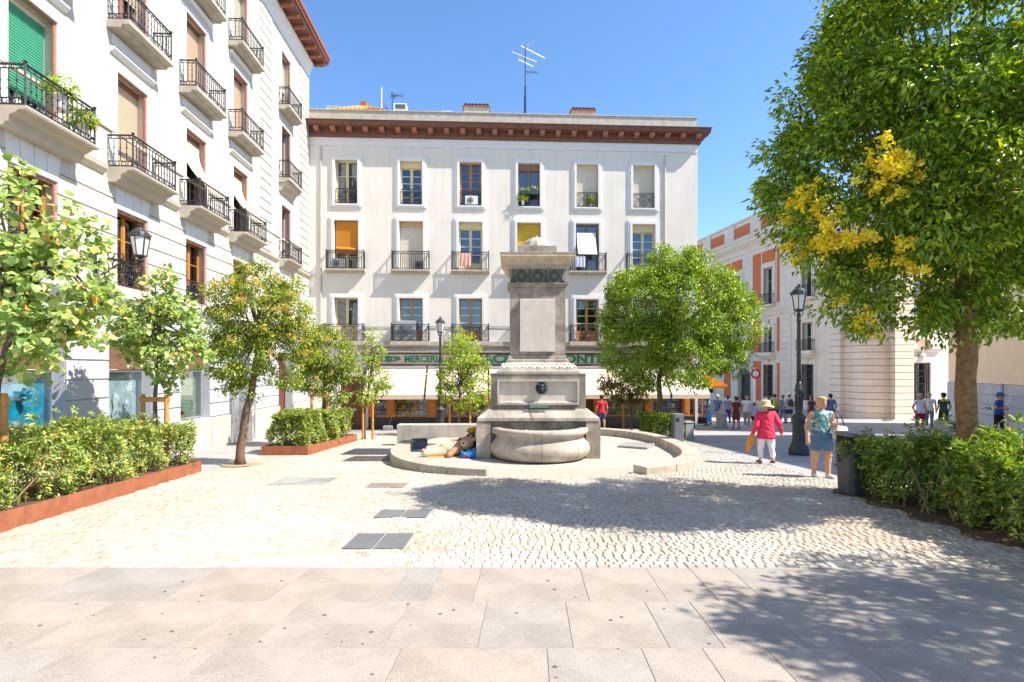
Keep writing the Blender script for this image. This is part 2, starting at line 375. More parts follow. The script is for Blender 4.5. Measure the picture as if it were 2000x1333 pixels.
def shutter_mesh(w, h, mat, pitch=0.055):
    k = (round(w,3), round(h,3), mat.name)
    if k not in SHUTM:
        mb = MB(); n = max(1, int(h/pitch)); p = h/n
        prof = [(0.012, 0)]
        for i in range(n): prof += [(0.0, i*p+0.006), (-0.012, i*p+p*0.5), (0.0, (i+1)*p-0.006), (0.006, (i+1)*p)]
        v = [(-w/2,y,z) for y,z in prof]+[(w/2,y,z) for y,z in prof]; q = len(prof)
        mb.add(v, [(i,i+q,i+q+1,i+1) for i in range(q-1)])
        mb.box(-w/2, w/2, -0.016, 0.01, -0.03, 0.0)
        SHUTM[k] = mb.mesh('roller_shutter', mat)
    return SHUTM[k]
def curtain(par, x, y, z0, w, h, mat=None, folds=6):
    mb = MB(); n = folds*4; v = []
    for z in (z0, z0+h):
        for i in range(n+1): v.append((x-w/2+w*i/n, y+0.022*math.sin(i*PI/2+0.3), z))
    mb.add(v, [(i,i+1,i+n+2,i+n+1) for i in range(n)]); return mb.obj('curtain', mat or CURT, par)
def window(B, x, z0, w, h, fr=WOOD_O, cols=2, rows=4, y=0.20, shut=0.0, shutmat=None, box=0.0, cur=None, panel=0.0, trim=None, trimw=0.22, leaf=None, bar=None, room=True, surround=None):
    """one window: surround or reveal trim is the part itself; frame, panes, shutter, curtain are its sub-parts"""
    mb = MB(); x0, x1, z1 = x-w/2, x+w/2, z0+h
    if surround:
        t = surround; frame_box(mb, x0-t, x1+t, z0-t*0.75 if trim != 'open' else z0, z1+t, t, -0.055, 0.0, bottom=(trim != 'open'), tb=t*0.75)
        frame_box(mb, x0-t*0.55, x1+t*0.55, z0-t*0.35 if trim != 'open' else z0, z1+t*0.55, t*0.55-0.003, -0.085, -0.055, bottom=(trim != 'open'), tb=t*0.32)
        W = mb.obj('window', WHITE, B)
    else:
        frame_box(mb, x0+0.001, x1-0.001, z0, z1-0.001, 0.05, 0.01, 0.06, bottom=False); W = mb.obj('window', WOOD_R, B)
    f = MB(); ft = 0.06
    zt = z1-box
    if box: f.box(x0+0.002, x1-0.002, y-0.07, y+0.09, zt, z1-0.002, 0)
    frame_box(f, x0+0.002, x1-0.002, z0, zt, ft, y, y+0.06)
    if cols == 2: f.box(x-0.045, x+0.045, y-0.012, y+0.06, z0+ft, zt-ft)
    cw = (w-2*ft-(0.09 if cols == 2 else 0))/cols; pz0 = z0+ft+panel
    if panel: f.box(x0+ft, x1-ft, y+0.005, y+0.05, z0+ft, pz0)
    ph = (zt-ft-pz0)/rows
    for c in range(cols):
        cx0 = x0+ft+c*(cw+0.09)
        f.box(cx0, cx0+0.025, y+0.004, y+0.05, pz0, zt-ft); f.box(cx0+cw-0.025, cx0+cw, y+0.004, y+0.05, pz0, zt-ft)
        for r in range(1, rows): f.box(cx0+0.025, cx0+cw-0.025, y+0.008, y+0.045, pz0+r*ph-0.014, pz0+r*ph+0.014, 1 if bar else 0)
        for r in range(rows):
            link('pane', pane_mesh(cw-0.05, ph-0.028, GLASS), W, (cx0+cw/2, y+0.026, pz0+r*ph+0.014))
    f.obj('frame', [fr, bar] if bar else [fr], W)
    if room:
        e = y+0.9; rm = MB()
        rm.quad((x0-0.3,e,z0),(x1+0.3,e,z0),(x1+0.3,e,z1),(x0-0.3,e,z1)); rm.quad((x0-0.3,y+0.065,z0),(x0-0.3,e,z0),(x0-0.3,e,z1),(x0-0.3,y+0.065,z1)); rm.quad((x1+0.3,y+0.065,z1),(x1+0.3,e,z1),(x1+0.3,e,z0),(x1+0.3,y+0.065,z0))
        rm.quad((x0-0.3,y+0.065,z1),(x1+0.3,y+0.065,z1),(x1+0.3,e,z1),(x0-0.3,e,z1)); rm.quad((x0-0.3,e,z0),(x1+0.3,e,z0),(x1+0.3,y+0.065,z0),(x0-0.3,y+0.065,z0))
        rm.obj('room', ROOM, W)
    if cur:
        for cx_, cw_ in cur: curtain(W, x0+cx_*w, y+0.12, z0+0.08, cw_*w, h-box-0.16)
    if shut > 0:
        sh = (h-box)*shut
        link('roller_shutter', shutter_mesh(w-0.05, sh, shutmat or SHUT), W, (x, y-0.035, zt-sh))
    return W
RAILM = {}
def rail_mesh(w, d, h, style):
    k = (round(w,2), round(d,2), round(h,2), style)
    if k in RAILM: return RAILM[k]
    mb = MB(); t = 0.011
    def side(p, q):
        p = Vector((*p,0)); q = Vector((*q,0)); L_ = (q-p).length; u = (q-p)/L_; ax = 'y' if abs(u.x) > abs(u.y) else 'x'
        def bar(a, b, za, zb, r): mb.tube([p+u*a+Vector((0,0,za)), p+u*b+Vector((0,0,zb))], r, 4)
        for z, r in ((h, 0.022),(h*0.9, 0.012),(0.04, 0.016)): bar(0, L_, z, z, r)
        if style == 'L':                                   # turned bars, ring band at the foot and small rings above
            zb = h*0.2; bar(0, L_, zb, zb, 0.012)
            n = max(2, int(L_/0.115)); s = L_/n
            for i in range(n+1):
                bar(i*s, i*s, zb, h*0.9, t)
                for zz in (h*0.42, h*0.62):
                    c = p+u*(i*s); mb.sphere((c.x,c.y,zz), 0.021, 5, 4)
            m_ = max(2, int(L_/0.13)); s = L_/m_
            for i in range(m_):
                c = p+u*(i*s+s/2); mb.ring((c.x,c.y,0.04+(zb-0.04)/2), (zb-0.05)/2, 0.011, ax, 8)
                mb.ring((c.x,c.y,h*0.95), h*0.035, 0.008, ax, 6)
        elif style == 'C':                                 # bars joined by small arches at the head
            n = max(2, int(L_/0.10)); s = L_/n
            for i in range(n+1): bar(i*s, i*s, 0.04, h*0.9, t)
            for i in range(n):
                c = p+u*(i*s+s/2); mb.ring((c.x,c.y,h*0.82), s/2, 0.007, ax, 6, a0=0, a1=PI)
                mb.ring((c.x,c.y,0.09), s/2, 0.007, ax, 6, a0=PI, a1=2*PI)
            n2 = max(2, int(L_/0.2)); s = L_/n2
            for i in range(n2):
                c = p+u*(i*s+s/2); mb.ring((c.x,c.y,h*0.95), h*0.04, 0.007, ax, 6)
        else:                                              # 'J' open scrollwork
            n = max(1, round(L_/0.42)); s = L_/n; zm = h*0.48; R_ = h*0.2
            for i in range(n+1): bar(i*s, i*s, 0.04, h*0.9, t)
            for i in range(n):
                c0 = i*s; c = p+u*(c0+s/2)
                bar(c0, c0+s, 0.06, h*0.88, 0.008); bar(c0+s, c0, 0.06, h*0.88, 0.008)
                mb.ring((c.x,c.y,zm), R_, 0.012, ax, 10); mb.ring((c.x,c.y,zm), R_*0.5, 0.012, ax, 8)
                for sx_, sz_ in ((-1,-1),(1,-1),(-1,1),(1,1)):
                    g = p+u*(c0+s/2+sx_*s*0.32); mb.ring((g.x,g.y,zm+sz_*h*0.29), h*0.1, 0.011, ax, 8)
                    g = p+u*(c0+s/2+sx_*s*0.36); mb.ring((g.x,g.y,zm), h*0.075, 0.010, ax, 7)
    if d > 0.02:
        side((-w/2,0),(-w/2,-d)); side((-w/2,-d),(w/2,-d)); side((w/2,-d),(w/2,0))
        for sx in (-1,1):
            mb.tube([(sx*w/2,-d,0),(sx*w/2,-d,h+0.02)], 0.02, 4); mb.sphere((sx*w/2,-d,h+0.04), 0.035, 6, 4)
    else: side((-w/2,0),(w/2,0))
    RAILM[k] = mb.mesh('railing', IRON); return RAILM[k]
def balcony(B, x, z, w, d, h, style, slab=0.14, mat=None, mould=False, corb=False):
    mb = MB(); mat = mat or SLABST; e = 0.05
    if mould: mb.prism([(0.0,z-0.34),(-d*0.40,z-0.34),(-d*0.46,z-0.29),(-d*0.52,z-0.27),(-d*0.58,z-0.17),(-d*0.80,z-0.11),(-d*0.86,z-0.075),(-d-e,z-0.07),(-d-e-0.02,z-0.03),(-d-e,z),(0.0,z)], x-w/2-e, x+w/2+e)
    elif slab: mb.prism([(0.0,z-slab-0.06),(-d*0.7,z-slab-0.06),(-d*0.75,z-slab),(-d-e,z-slab+0.02),(-d-e,z),(0.0,z)], x-w/2-e, x+w/2+e)
    o = mb.obj('balcony', mat, B)
    link('railing', rail_mesh(w, d, h, style), o, (x, 0, z))
    return o
# ================================================================ CENTRE BUILDING
CBA = math.atan(0.048)
CB = empty('corner_building', (-9.9, 25.93, 0), CBA, label='cream four storey corner building with brown eaves and haberdashery shop below', cat='building')
def cX(px):
    t = (px-1000)/F; return 26.4*t/(1-0.048*t)
def cu(px): return (cX(px)+9.9)*1.0012
def cz(px, py): return 1.63-(py-722)/F*(26.4+0.048*cX(px))
CW = 19.28
cols_ = [676.5, 803, 919, 1033, 1147, 1257]; CU = [cu(x) for x in cols_]
TOP = (9.72, 2.13, 1.08); MID = (6.5, 2.4, 1.16); LOW = (3.0, 2.13, 1.14)
ops = []
for u in CU:
    for z0, h, w in (TOP, MID, LOW): ops.append((u-w/2, u+w/2, z0, z0+h))
DOOR = (cu(664), cu(715), -1.4, 1.3); SHOP = (cu(719), CW-0.12, -1.4, 1.55)
ops += [DOOR, SHOP]
mb = MB(); wall(mb, 0, CW, -1.6, 12.97, ops)
mb.quad((CW,0,-1.6),(CW,11,-1.6),(CW,11,13.5),(CW,0,13.5)); mb.quad((0,11,-1.6),(0,11,13.5),(CW,11,13.5),(CW,11,-1.6))
mb.quad((0,0.3,13.5),(CW,0.3,13.5),(CW,11,13.5),(0,11,13.5))
mb.obj('wall', WALL_C, CB)
MB().box(0, CW+0.003, -0.035, 0, 12.55, 12.97).obj('frieze_band', plain('grey_frieze',(0.70,0.68,0.66),0.85,var=0.04,streak=0.1), CB)
c = MB(); x1 = CW+0.5
c.box(-0.05, CW+0.12, -0.12, 0, 12.95, 13.09); c.box(-0.05, CW+0.06, -0.06, 0, 13.09, 13.40)
c.prism([(0,13.36),(-0.42,13.40),(-0.47,13.46),(-0.52,13.58),(0,13.58)], -0.06, x1)
c.box(CW, CW+0.47, -0.1, 11, 13.38, 13.575); c.box(CW, CW+0.1, 0, 11, 12.95, 13.38)
c.obj('cornice', BRACKET, CB)
MB().box(-0.07, x1+0.03, -0.56, 0.05, 13.583, 13.615).obj('eaves_flashing', plain('lead',(0.10,0.08,0.075),0.6,0.2,var=0.2), CB)
bm_ = MB().prism([(-0.06,13.16),(-0.33,13.20),(-0.40,13.26),(-0.40,13.37),(-0.06,13.37)], -0.115, 0.115).mesh('bracket', plain('bracket_terracotta',(0.33,0.14,0.09),0.8,var=0.3,scale=6))
for i in range(25):
    link('bracket', bm_, CB, (0.45+i*(CW-0.2)/24.4, 0, 0))
p = MB(); p.box(0.0, CW-0.02, 0.02, 0.32, 13.60, 14.30); p.box(-0.0, CW, -0.06, 0.36, 13.62, 13.78)
p.obj('parapet', CONC, CB); MB().box(0.0, CW-0.0, -0.02, 0.38, 14.302, 14.34).obj('coping', plain('coping',(0.55,0.48,0.40),0.9,var=0.2,streak=0.4,dark=(0.3,0.26,0.2)), CB)
# top floor
tz, th, tw = TOP
kw = dict(surround=0.22)
window(CB, CU[0], tz, tw, th, CREAM, 2, 3, cur=[(0.27,0.36),(0.73,0.36)], **kw)
window(CB, CU[1], tz, tw, th, CREAM, 2, 5, box=0.28, bar=WFRAME, **kw)
window(CB, CU[2], tz, tw, th, WOOD_O, 2, 5, **kw)
window(CB, CU[3], tz, tw, th, plain('brown_frame',(0.24,0.14,0.09),0.6), 2, 2, box=0.3, cur=[(0.2,0.34),(0.8,0.34),(0.5,0.12)], **kw)
window(CB, CU[4], tz, tw, th, CREAM, 2, 3, box=0.1, shut=1.0, **kw)
window(CB, CU[5], tz, tw, th, CREAM, 2, 3, box=0.1, shut=1.0, **kw)
for u in CU:
    link('juliet_railing', rail_mesh(tw-0.04, 0, 0.72, 'J'), CB, (u, -0.03, tz+0.01))
# middle floor
mz, mh, mw = MID; kw = dict(surround=0.22, trim='open')
W = window(CB, CU[0], mz, mw, mh, CREAM, 2, 3, **kw)
link('reed_blind', shutter_mesh(mw-0.1, 1.55, REED, 0.035), W, (CU[0], 0.06, mz+0.82)); MB().tube([(CU[0]-0.5,0.03,mz+1.05),(CU[0]+0.5,0.03,mz+1.0)], 0.07, 8).obj('blind_roll', REED, W)
window(CB, CU[1], mz, mw, mh, plain('tan_frame',(0.55,0.36,0.18),0.6), 2, 3, box=0.28, shut=1.0, **kw)
window(CB, CU[2], mz, mw, mh, CREAM, 2, 4, box=0.3, bar=WFRAME, panel=0.35, cur=[(0.3,0.3)], **kw)
window(CB, CU[3], mz, mw, mh, CREAM, 2, 3, shut=1.0, shutmat=YBLIND, **kw)
W = window(CB, CU[4], mz, mw, mh, plain('brown_frame',(0.24,0.14,0.09),0.6), 2, 4, cur=[(0.25,0.4),(0.75,0.4)], **kw)
mb = MB(); n = 8
for i in range(n):                                          # canvas blind hung out over the rail
    a, b = i/n, (i+1)/n; g = lambda s: (-0.42*s**1.6+0.02, mz+1.95-1.15*s)
    (ya,za),(yb,zb) = g(a), g(b); mb.quad((CU[4]-0.52,yb,zb),(CU[4]+0.42,yb,zb),(CU[4]+0.42,ya,za),(CU[4]-0.52,ya,za))
mb.obj('canvas_blind', CANVAS, W)
window(CB, CU[5], mz, mw, mh, CREAM, 2, 4, box=0.35, bar=WFRAME, panel=0.3, **kw)
for i, u in enumerate(CU): balcony(CB, u, mz, 1.78, 0.3, 0.86, 'C', slab=0.1)
# lower floor
lz, lh, lw = LOW
window(CB, CU[0], lz, lw, lh, CREAM, 2, 1, panel=0.75, cur=[(0.28,0.36),(0.72,0.36)], **kw)
for i in (1,2,3,4): window(CB, CU[i], lz, lw, lh, plain('honey_wood',(0.46,0.24,0.07),0.5,var=0.15,scale=10), 2, 4, bar=WFRAME, panel=0.5, cur=[(0.18,0.2)] if i != 2 else [(0.2,0.25),(0.8,0.28)], **kw)
window(CB, CU[5], lz, lw, lh, CREAM, 2, 4, panel=0.5, **kw)
for i, u in enumerate(CU): balcony(CB, u, lz, 1.78, 0.42, 0.8, 'J', slab=0.2)
# ledges, sign and shop
LEDGE = plain('ledge_grey',(0.42,0.38,0.33),0.85,var=0.15,scale=4,streak=0.4,dark=(0.22,0.19,0.16))
MB().prism([(0,2.70),(-0.18,2.72),(-0.3,2.80),(-0.3,2.985),(0,2.985)], 0.05, CW).obj('ledge', LEDGE, CB)
MB().prism([(0,2.43),(-0.26,2.47),(-0.28,2.53),(0,2.56)], cu(700), CW).obj('ledge', plain('ledge_white',(0.6,0.57,0.53),0.8,var=0.15), CB)
SIGNB = plain('sign_board',(0.66,0.53,0.37),0.7,var=0.06,scale=3)
sg = MB().box(cu(722), CW-0.05, -0.10, 0, 1.88, 2.42).obj('shop_sign', SIGNB, CB)
s2 = MB(); s2.box(cu(722)-0.02, CW-0.03, -0.14, 0, 2.375, 2.43); s2.box(cu(722)-0.02, CW-0.03, -0.16, 0, 1.72, 1.88); s2.obj('sign_moulding', WOOD_D, sg)
GREEN = plain('green_letters',(0.012,0.24,0.16),0.35,var=0.1)
def text(body, size, x, y, z, mat, par, width=None, bold=0.02, depth=0.02, name='lettering', rot=(PI/2,0,0)):
    cu_ = bpy.data.curves.new(name, 'FONT'); cu_.body = body; cu_.size = size; cu_.extrude = depth; cu_.offset = bold; cu_.align_x = 'LEFT'
    o = bpy.data.objects.new(name, cu_); COL.objects.link(o)
    dg = bpy.context.evaluated_depsgraph_get(); me = bpy.data.meshes.new_from_object(o.evaluated_get(dg)); bpy.data.objects.remove(o)
    me.materials.clear(); me.materials.append(mat)
    r = link(name, me, par, (x,y,z), rot)
    if width:
        xs = [v.co.x for v in me.vertices]; r.scale.x = width/(max(xs)-min(xs))
    return r
text('MERCERIA', 0.44, cu(790), -0.105, 2.0, GREEN, sg, cu(866)-cu(790), 0.012)
text('ALMACENES', 0.55, cu(884), -0.105, 1.965, GREEN, sg, cu(1052)-cu(884), 0.02)
text('PONTEJOS', 0.55, cu(1086), -0.105, 1.965, GREEN, sg, cu(1222)-cu(1086), 0.02)
e = MB(); ex = cu(760)
for s in (-1,1):
    for k in range(3): e.ring((ex+s*(0.22+0.12*k), -0.11, 2.14+0.02*k), 0.10-0.02*k, 0.022, 'y', 10, k=4)
    e.tube([(ex+s*0.1,-0.11,2.24),(ex+s*0.35,-0.11,2.2),(ex+s*0.6,-0.11,2.14)], [0.03,0.025,0.008], 4)
    e.tube([(ex+s*0.1,-0.11,2.04),(ex+s*0.35,-0.11,2.06),(ex+s*0.6,-0.11,2.14)], [0.03,0.025,0.008], 4)
e.ring((ex,-0.11,2.14), 0.14, 0.03, 'y', 14, k=4); e.obj('number_emblem', GREEN, sg); text('2', 0.26, ex-0.075, -0.13, 2.055, GREEN, sg, None, 0.02)
# shop front under the awnings
bays = [(719,731,757),(757,770,838),(838,851,948),(948,960,1060),(1060,1072,1160),(1160,1172,1262),(1262,1274,1335),(1335,1346,1374)]
PIL = plain('shop_orange_wood',(0.50,0.17,0.02),0.4,var=0.15,scale=8)
base = MB().box(cu(719), CW-0.12, 0.02, 0.12, -1.6, -0.72).obj('shop_base', BLACKST, CB)
mb = MB().quad((cu(719),1.4,-1.4),(CW-0.1,1.4,-1.4),(CW-0.1,1.4,1.6),(cu(719),1.4,1.6)); mb.quad((cu(719),0.1,-0.75),(CW-0.1,0.1,-0.75),(CW-0.1,1.4,-0.75),(cu(719),1.4,-0.75)); mb.quad((cu(719),0.1,1.55),(CW-0.1,0.1,1.55),(CW-0.1,1.4,1.55),(cu(719),1.4,1.55))
mb.obj('shop_interior', plain('shop_inside',(0.30,0.17,0.06),0.8,var=0.3,scale=2), CB)
dcol = [plain('stock_'+n, c, 0.6) for n, c in (('yellow',(0.65,0.45,0.03)),('white',(0.75,0.73,0.68)),('red',(0.5,0.06,0.03)),('blue',(0.05,0.12,0.35)),('lilac',(0.4,0.3,0.5)),('brown',(0.25,0.12,0.05)),('cream',(0.7,0.6,0.4)),('green',(0.05,0.25,0.12)))]
for k, (pa, pb, pc) in enumerate(bays):
    a, b, c_ = cu(pa), cu(pb), cu(pc)
    pm = MB(); pm.box(a, b, -0.05, 0.14, -0.72, 1.5); pm.box(a+0.05, b-0.05, -0.075, -0.05, -0.55, 1.35); pm.obj('pilaster', PIL, CB)
    if k == 4: continue
    sw = MB(); frame_box(sw, b, c_, -0.72, 1.45, 0.05, 0.03, 0.09); w_ = sw.obj('shop_window', PIL, CB)
    MB().box(b+0.05, c_-0.05, 0.055, 0.061, -0.67, 1.40).obj('pane', GLASS_S, w_)
    db = MB().box(b+0.06, c_-0.06, 0.75, 0.78, -0.7, 1.3).obj('display_board', plain('display_back',(0.55,0.40,0.10),0.8,var=0.25,scale=3), w_)
    LAMPM = MAT.get('shop_tube')
    if not LAMPM:
        LAMPM, nt_, p_, N_, L_ = nodes('shop_tube'); p_.inputs['Emission Color'].default_value = (1,0.72,0.38,1); p_.inputs['Emission Strength'].default_value = 9.0; MAT['shop_tube'] = LAMPM
    MB().tube([(b+0.12,0.3,1.42),(c_-0.12,0.3,1.42)], 0.03, 6).obj('strip_lamp', LAMPM, w_)
    n = max(3, int((c_-b)/0.22))
    for z_ in (-0.66, -0.3, 0.05, 0.4):
        MB().box(b+0.07, c_-0.07, 0.35, 0.745, z_-0.02, z_).obj('shelf', dcol[6], w_)
        for i in range(n):
            if random.random() < 0.15: continue
            bw = (c_-b-0.16)/n; xx = b+0.08+i*bw; hh = random.uniform(0.12, 0.3)
            MB().box(xx+0.01, xx+bw*random.uniform(0.6,0.95), 0.38, 0.38+random.uniform(0.1,0.3), z_+0.001, z_+hh).obj('stock_box', random.choice(dcol), w_)
# street door to the flats, left of the shop
dm = MB(); a, b = DOOR[0], DOOR[1]
frame_box(dm, a+0.002, b-0.002, -1.4, 1.298, 0.1, 0.1, 0.24, bottom=False); dm.box(a+0.1, b-0.1, 0.18, 0.24, -1.4, 1.2); D = dm.obj('door', WOOD_D, CB)
for i in range(2):
    x0 = a+0.13+i*((b-a)/2-0.09); x1_ = x0+(b-a)/2-0.17
    for z0, z1 in ((-1.2,-0.55),(-0.45,0.35),(0.45,1.1)): MB().cbox(x0, x1_, 0.15, 0.18, z0, z1, 0.012).obj('door_panel', WOOD_D, D)
dk = MB().box(a, b, 0.12, 0.2, 1.3, 1.75).obj('door_transom', WOOD_D, CB)
# awnings
secs = [(cu(720), cu(833)), (cu(837), cu(952)), (cu(956), cu(1068)), (cu(1072), cu(1182)), (cu(1186), cu(1292)), (cu(1296), 19.38)]
for a, b in secs:
    mb = MB(); n = 6; pts = [(-0.16-1.12*(i/n), 1.71-1.28*(i/n)-0.04*math.sin(PI*i/n)) for i in range(n+1)]
    prof = pts + [(y, z-0.012) for y,z in reversed(pts)]
    mb.prism(prof, a, b); A = mb.obj('awning', AWN, CB)
    v = MB(); yb, zb = pts[-1]; v.box(a, b, yb-0.012, yb, zb-0.2, zb); v.obj('valance', plain('valance_tan',(0.62,0.46,0.35),0.9,var=0.05), A)
    q = MB(); q.tube([(a,yb+0.02,zb-0.01),(b,yb+0.02,zb-0.01)], 0.025, 6)
    for x in (a+0.1, b-0.1): q.tube([(x,-0.16,1.2),(x,-0.7,0.95),(x,yb+0.03,zb-0.02)], 0.02, 5)
    q.tube([(a,-0.17,1.74),(b,-0.17,1.74)], 0.06, 8); q.obj('awning_arm', METALG, A)
# drain pipes and cables
for px, z1 in ((1298, 12.4),(627, 12.5)):
    q = MB(); u = cu(px); q.tube([(u,-0.045,2.9),(u,-0.045,z1)], 0.035, 8)
    for z in (4,6,8,10,12): q.box(u-0.05,u+0.05,-0.07,0,z,z+0.04)
    q.obj('drain_pipe', plain('pipe_grey',(0.48,0.46,0.43) if px > 1000 else (0.66,0.62,0.55),0.6), CB)
q = MB()
for i in range(24):
    a, b = i/24, (i+1)/24; g = lambda s: (0.3+18.6*s, -0.03, 3.72+0.02*math.sin(s*30))
    q.tube([g(a), g(b)], 0.014, 4)
q.obj('cable', plain('cable_black',(0.05,0.05,0.05),0.6), CB)
# roof things
def roof_loc(px): return CB.matrix_basis @ Vector((cu(px), 0, 0))
Mcb = Matrix.Translation((-9.9,25.93,0)) @ Matrix.Rotation(CBA, 4, 'Z')
def cb(u, y, z): return Mcb @ Vector((u, y, z))
def chimney(px, w, hz, lab, body, y=0.9, tiles=True):
    o = cb(cu(px), y, 13.5); E = empty('chimney', o, CBA, label=lab, cat='chimney', group='chimneys behind the parapet')
    MB().box(-w/2, w/2, -0.35, 0.35, 0, hz-0.18).obj('chimney_body', body, E)
    MB().box(-w/2-0.06, w/2+0.06, -0.41, 0.41, hz-0.18, hz-0.13).obj('chimney_cap', TERRA, E)
    n = int(w/0.17)
    tm = MB()
    tm.lathe([(0.085,-0.42),(0.085,0.42)], 10, a0=0, a1=PI, cap=False); tm.v = [(x, z_, y_) for x,y_,z_ in tm.v]; me = tm.mesh('roof_tile', TERRA, True)
    for i in range(n): link('roof_tile', me, E, (-w/2+0.085+i*(w-0.17)/(n-1), 0, hz-0.13))
chimney(930, 1.25, 1.57, 'low chimney with row of clay tiles, middle of parapet', CONC)
chimney(1143, 1.2, 1.50, 'low pale brick chimney with clay tiles, right of tall aerial', plain('pale_brick',(0.55,0.38,0.26),0.9,var=0.2,scale=8))
E = empty('roof_lantern', cb(cu(697), 1.35, 13.85), CBA, label='small tiled hipped roof with terracotta ridge peeking above parapet at left', cat='roof')
mb = MB(); mb.add([(-1.3,-0.8,0.7),(1.3,-0.8,0.7),(1.3,0.8,0.7),(-1.3,0.8,0.7),(-0.2,0,1.28),(0.3,0,1.28)], [(0,1,5,4),(1,2,5),(2,3,4,5),(3,0,4)]); mb.box(-1.2,1.2,-0.7,0.7,0,0.7); mb.obj('roof_body', TERRA, E)
for i in range(13):
    s = i/12; MB().tube([(-1.25+2.5*s,-0.84,0.72),(-0.2+0.5*s,-0.02,1.3)], [0.09,0.05], 6).obj('roof_tile', plain('ochre_tile',(0.5,0.26,0.07),0.85,rnd=0.5), E)
MB().cbox(-0.12,0.18,-0.12,0.12,1.2,1.55,0.02).obj('ridge_cap', TERRA, E)
mb = MB().cbox(-0.32,0.32,-0.2,0.2,0,1.0,0.02); AC = mb.obj('air_conditioner', ACW, None, cb(cu(778),0.7,13.95), (0,0,CBA), label='white air conditioner on the roof beside the small aerial', cat='air conditioner')
g = MB()
for i in range(12): g.box(-0.22+i*0.042,-0.20+i*0.042,-0.215,-0.2,0.72,0.95)
g.obj('grille', BLACKST, AC)
for px, w, h, lb in ((640,0.6,1.32,'white roof unit above the parapet at its left end'),(870,0.45,1.2,'small white roof box left of the middle chimney'),(1350,0.42,1.02,'white box at right end of the parapet')):
    q = MB(); q.cbox(-w/2,w/2,-0.15,0.15,0,h,0.01); q.box(-w/2-0.02,w/2+0.02,-0.17,0.17,h,h+0.03); q.obj('roof_box', ACW, None, cb(cu(px),0.9,13.5), (0,0,CBA), label=lb, cat='roof box')
E = empty('sail_pole', cb(cu(735),1.3,13.5), CBA, label='thin white pole with blue grey shade net on the roof', cat='pole')
MB().tube([(0,0,0),(0,0,2.62)], 0.028, 6).obj('pole', WFRAME, E)
mb = MB(); n = 8
for i in range(n):
    a, b = i/n, (i+1)/n; x = lambda s: 0.03+0.62*s**1.4; z = lambda s: 2.2-1.0*s
    mb.quad((0.02,0.02,z(b)),(x(b),0.3*b,z(b)),(x(a),0.3*a,z(a)),(0.02,0.02,z(a)))
mb.obj('shade_net', plain('net_blue',(0.10,0.13,0.28),0.9), E)
def aerial(px, y, H, name, lab, arms):
    E = empty(name, cb(cu(px), y, 13.5), CBA, label=lab, cat='aerial')
    q = MB(); q.tube([(0,0,0),(0,0,H*0.62)], 0.05 if H > 3 else 0.025, 6); q.tube([(0,0,H*0.62),(0,0,H)], 0.028 if H > 3 else 0.02, 6); q.obj('mast', plain('mast_blue',(0.05,0.07,0.13),0.4,0.5), E)
    for z, L0, L1, ang, n, el, tilt, mt in arms:
        a = MB(); d = Vector((math.cos(ang), math.sin(ang), tilt)); e_ = Vector((-math.sin(ang), math.cos(ang), 0.0)); p0 = Vector((0,0,z))
        a.tube([p0+d*L0, p0+d*L1], 0.014, 4)
        for i in range(n):
            c = p0+d*(L0+(L1-L0)*i/max(1,n-1)); a.tube([c-e_*el, c+e_*el], 0.010, 4); 
            if el < 0.25: a.tube([c-Vector((0,0,el)), c+Vector((0,0,el))], 0.008, 4)
        a.obj('aerial_arm', mt, E)
    return E
AL = plain('aluminium',(0.45,0.44,0.45),0.35,0.6)
E = aerial(1033, 2.5, 5.7, 'tall_aerial', 'tall blue lattice mast with several television aerials on the roof', [(5.6,-0.25,1.15,0.3,3,0.25,-0.28,AL),(5.6,-0.1,0.45,-0.5,3,0.15,0.5,AL),(5.1,-0.75,0.65,0.25,4,0.22,-0.22,AL),(4.8,-0.4,0.45,0.3,3,0.18,-0.25,AL),(4.3,0,0.7,0.2,6,0.10,0.1,IRON),(1.85,0,0.75,0.3,6,0.13,0.05,AL)])
q = MB()
for s in (-1,1): q.tube([(s*0.07,0.05,0),(s*0.05,0.05,3.0)], 0.014, 4)
for i in range(14): q.tube([(-0.07,0.05,i*0.21),(0.07,0.05,i*0.21+0.21)], 0.009, 4); q.tube([(0.07,0.05,i*0.21),(-0.07,0.05,i*0.21+0.21)], 0.009, 4)
q.obj('mast_lattice', plain('mast_blue',(0.05,0.07,0.13),0.4,0.5), E)
aerial(759, 1.0, 2.25, 'small_aerial', 'small dark television aerial beside the roof air conditioner', [(2.1,-0.05,0.55,0.1,6,0.13,-0.02,IRON),(2.0,0,0.35,1.2,4,0.15,0.6,IRON)])
E = empty('house_gable', (-10.6, 31, 13.2), 0, label='pink rendered gable end just behind the tall left building', cat='building')
MB().add([(-0.6,0,-3),(0.75,0,-3),(0.75,0,0.6),(0.35,0,2.6),(-0.6,0,2.8),(-0.6,3,-3),(0.75,3,-3),(0.75,3,0.6),(0.35,3,2.6),(-0.6,3,2.8)], [(0,1,2,3,4),(1,6,7,2),(2,7,8,3),(3,8,9,4),(5,9,8,7,6),(0,5,6,1),(0,4,9,5)]).obj('gable_wall', plain('pink_render',(0.62,0.24,0.14),0.9,var=0.1), E)
MB().box(-0.6,0.8,-0.06,0,-2,-1.9).obj('gable_ledge', CONC, E)
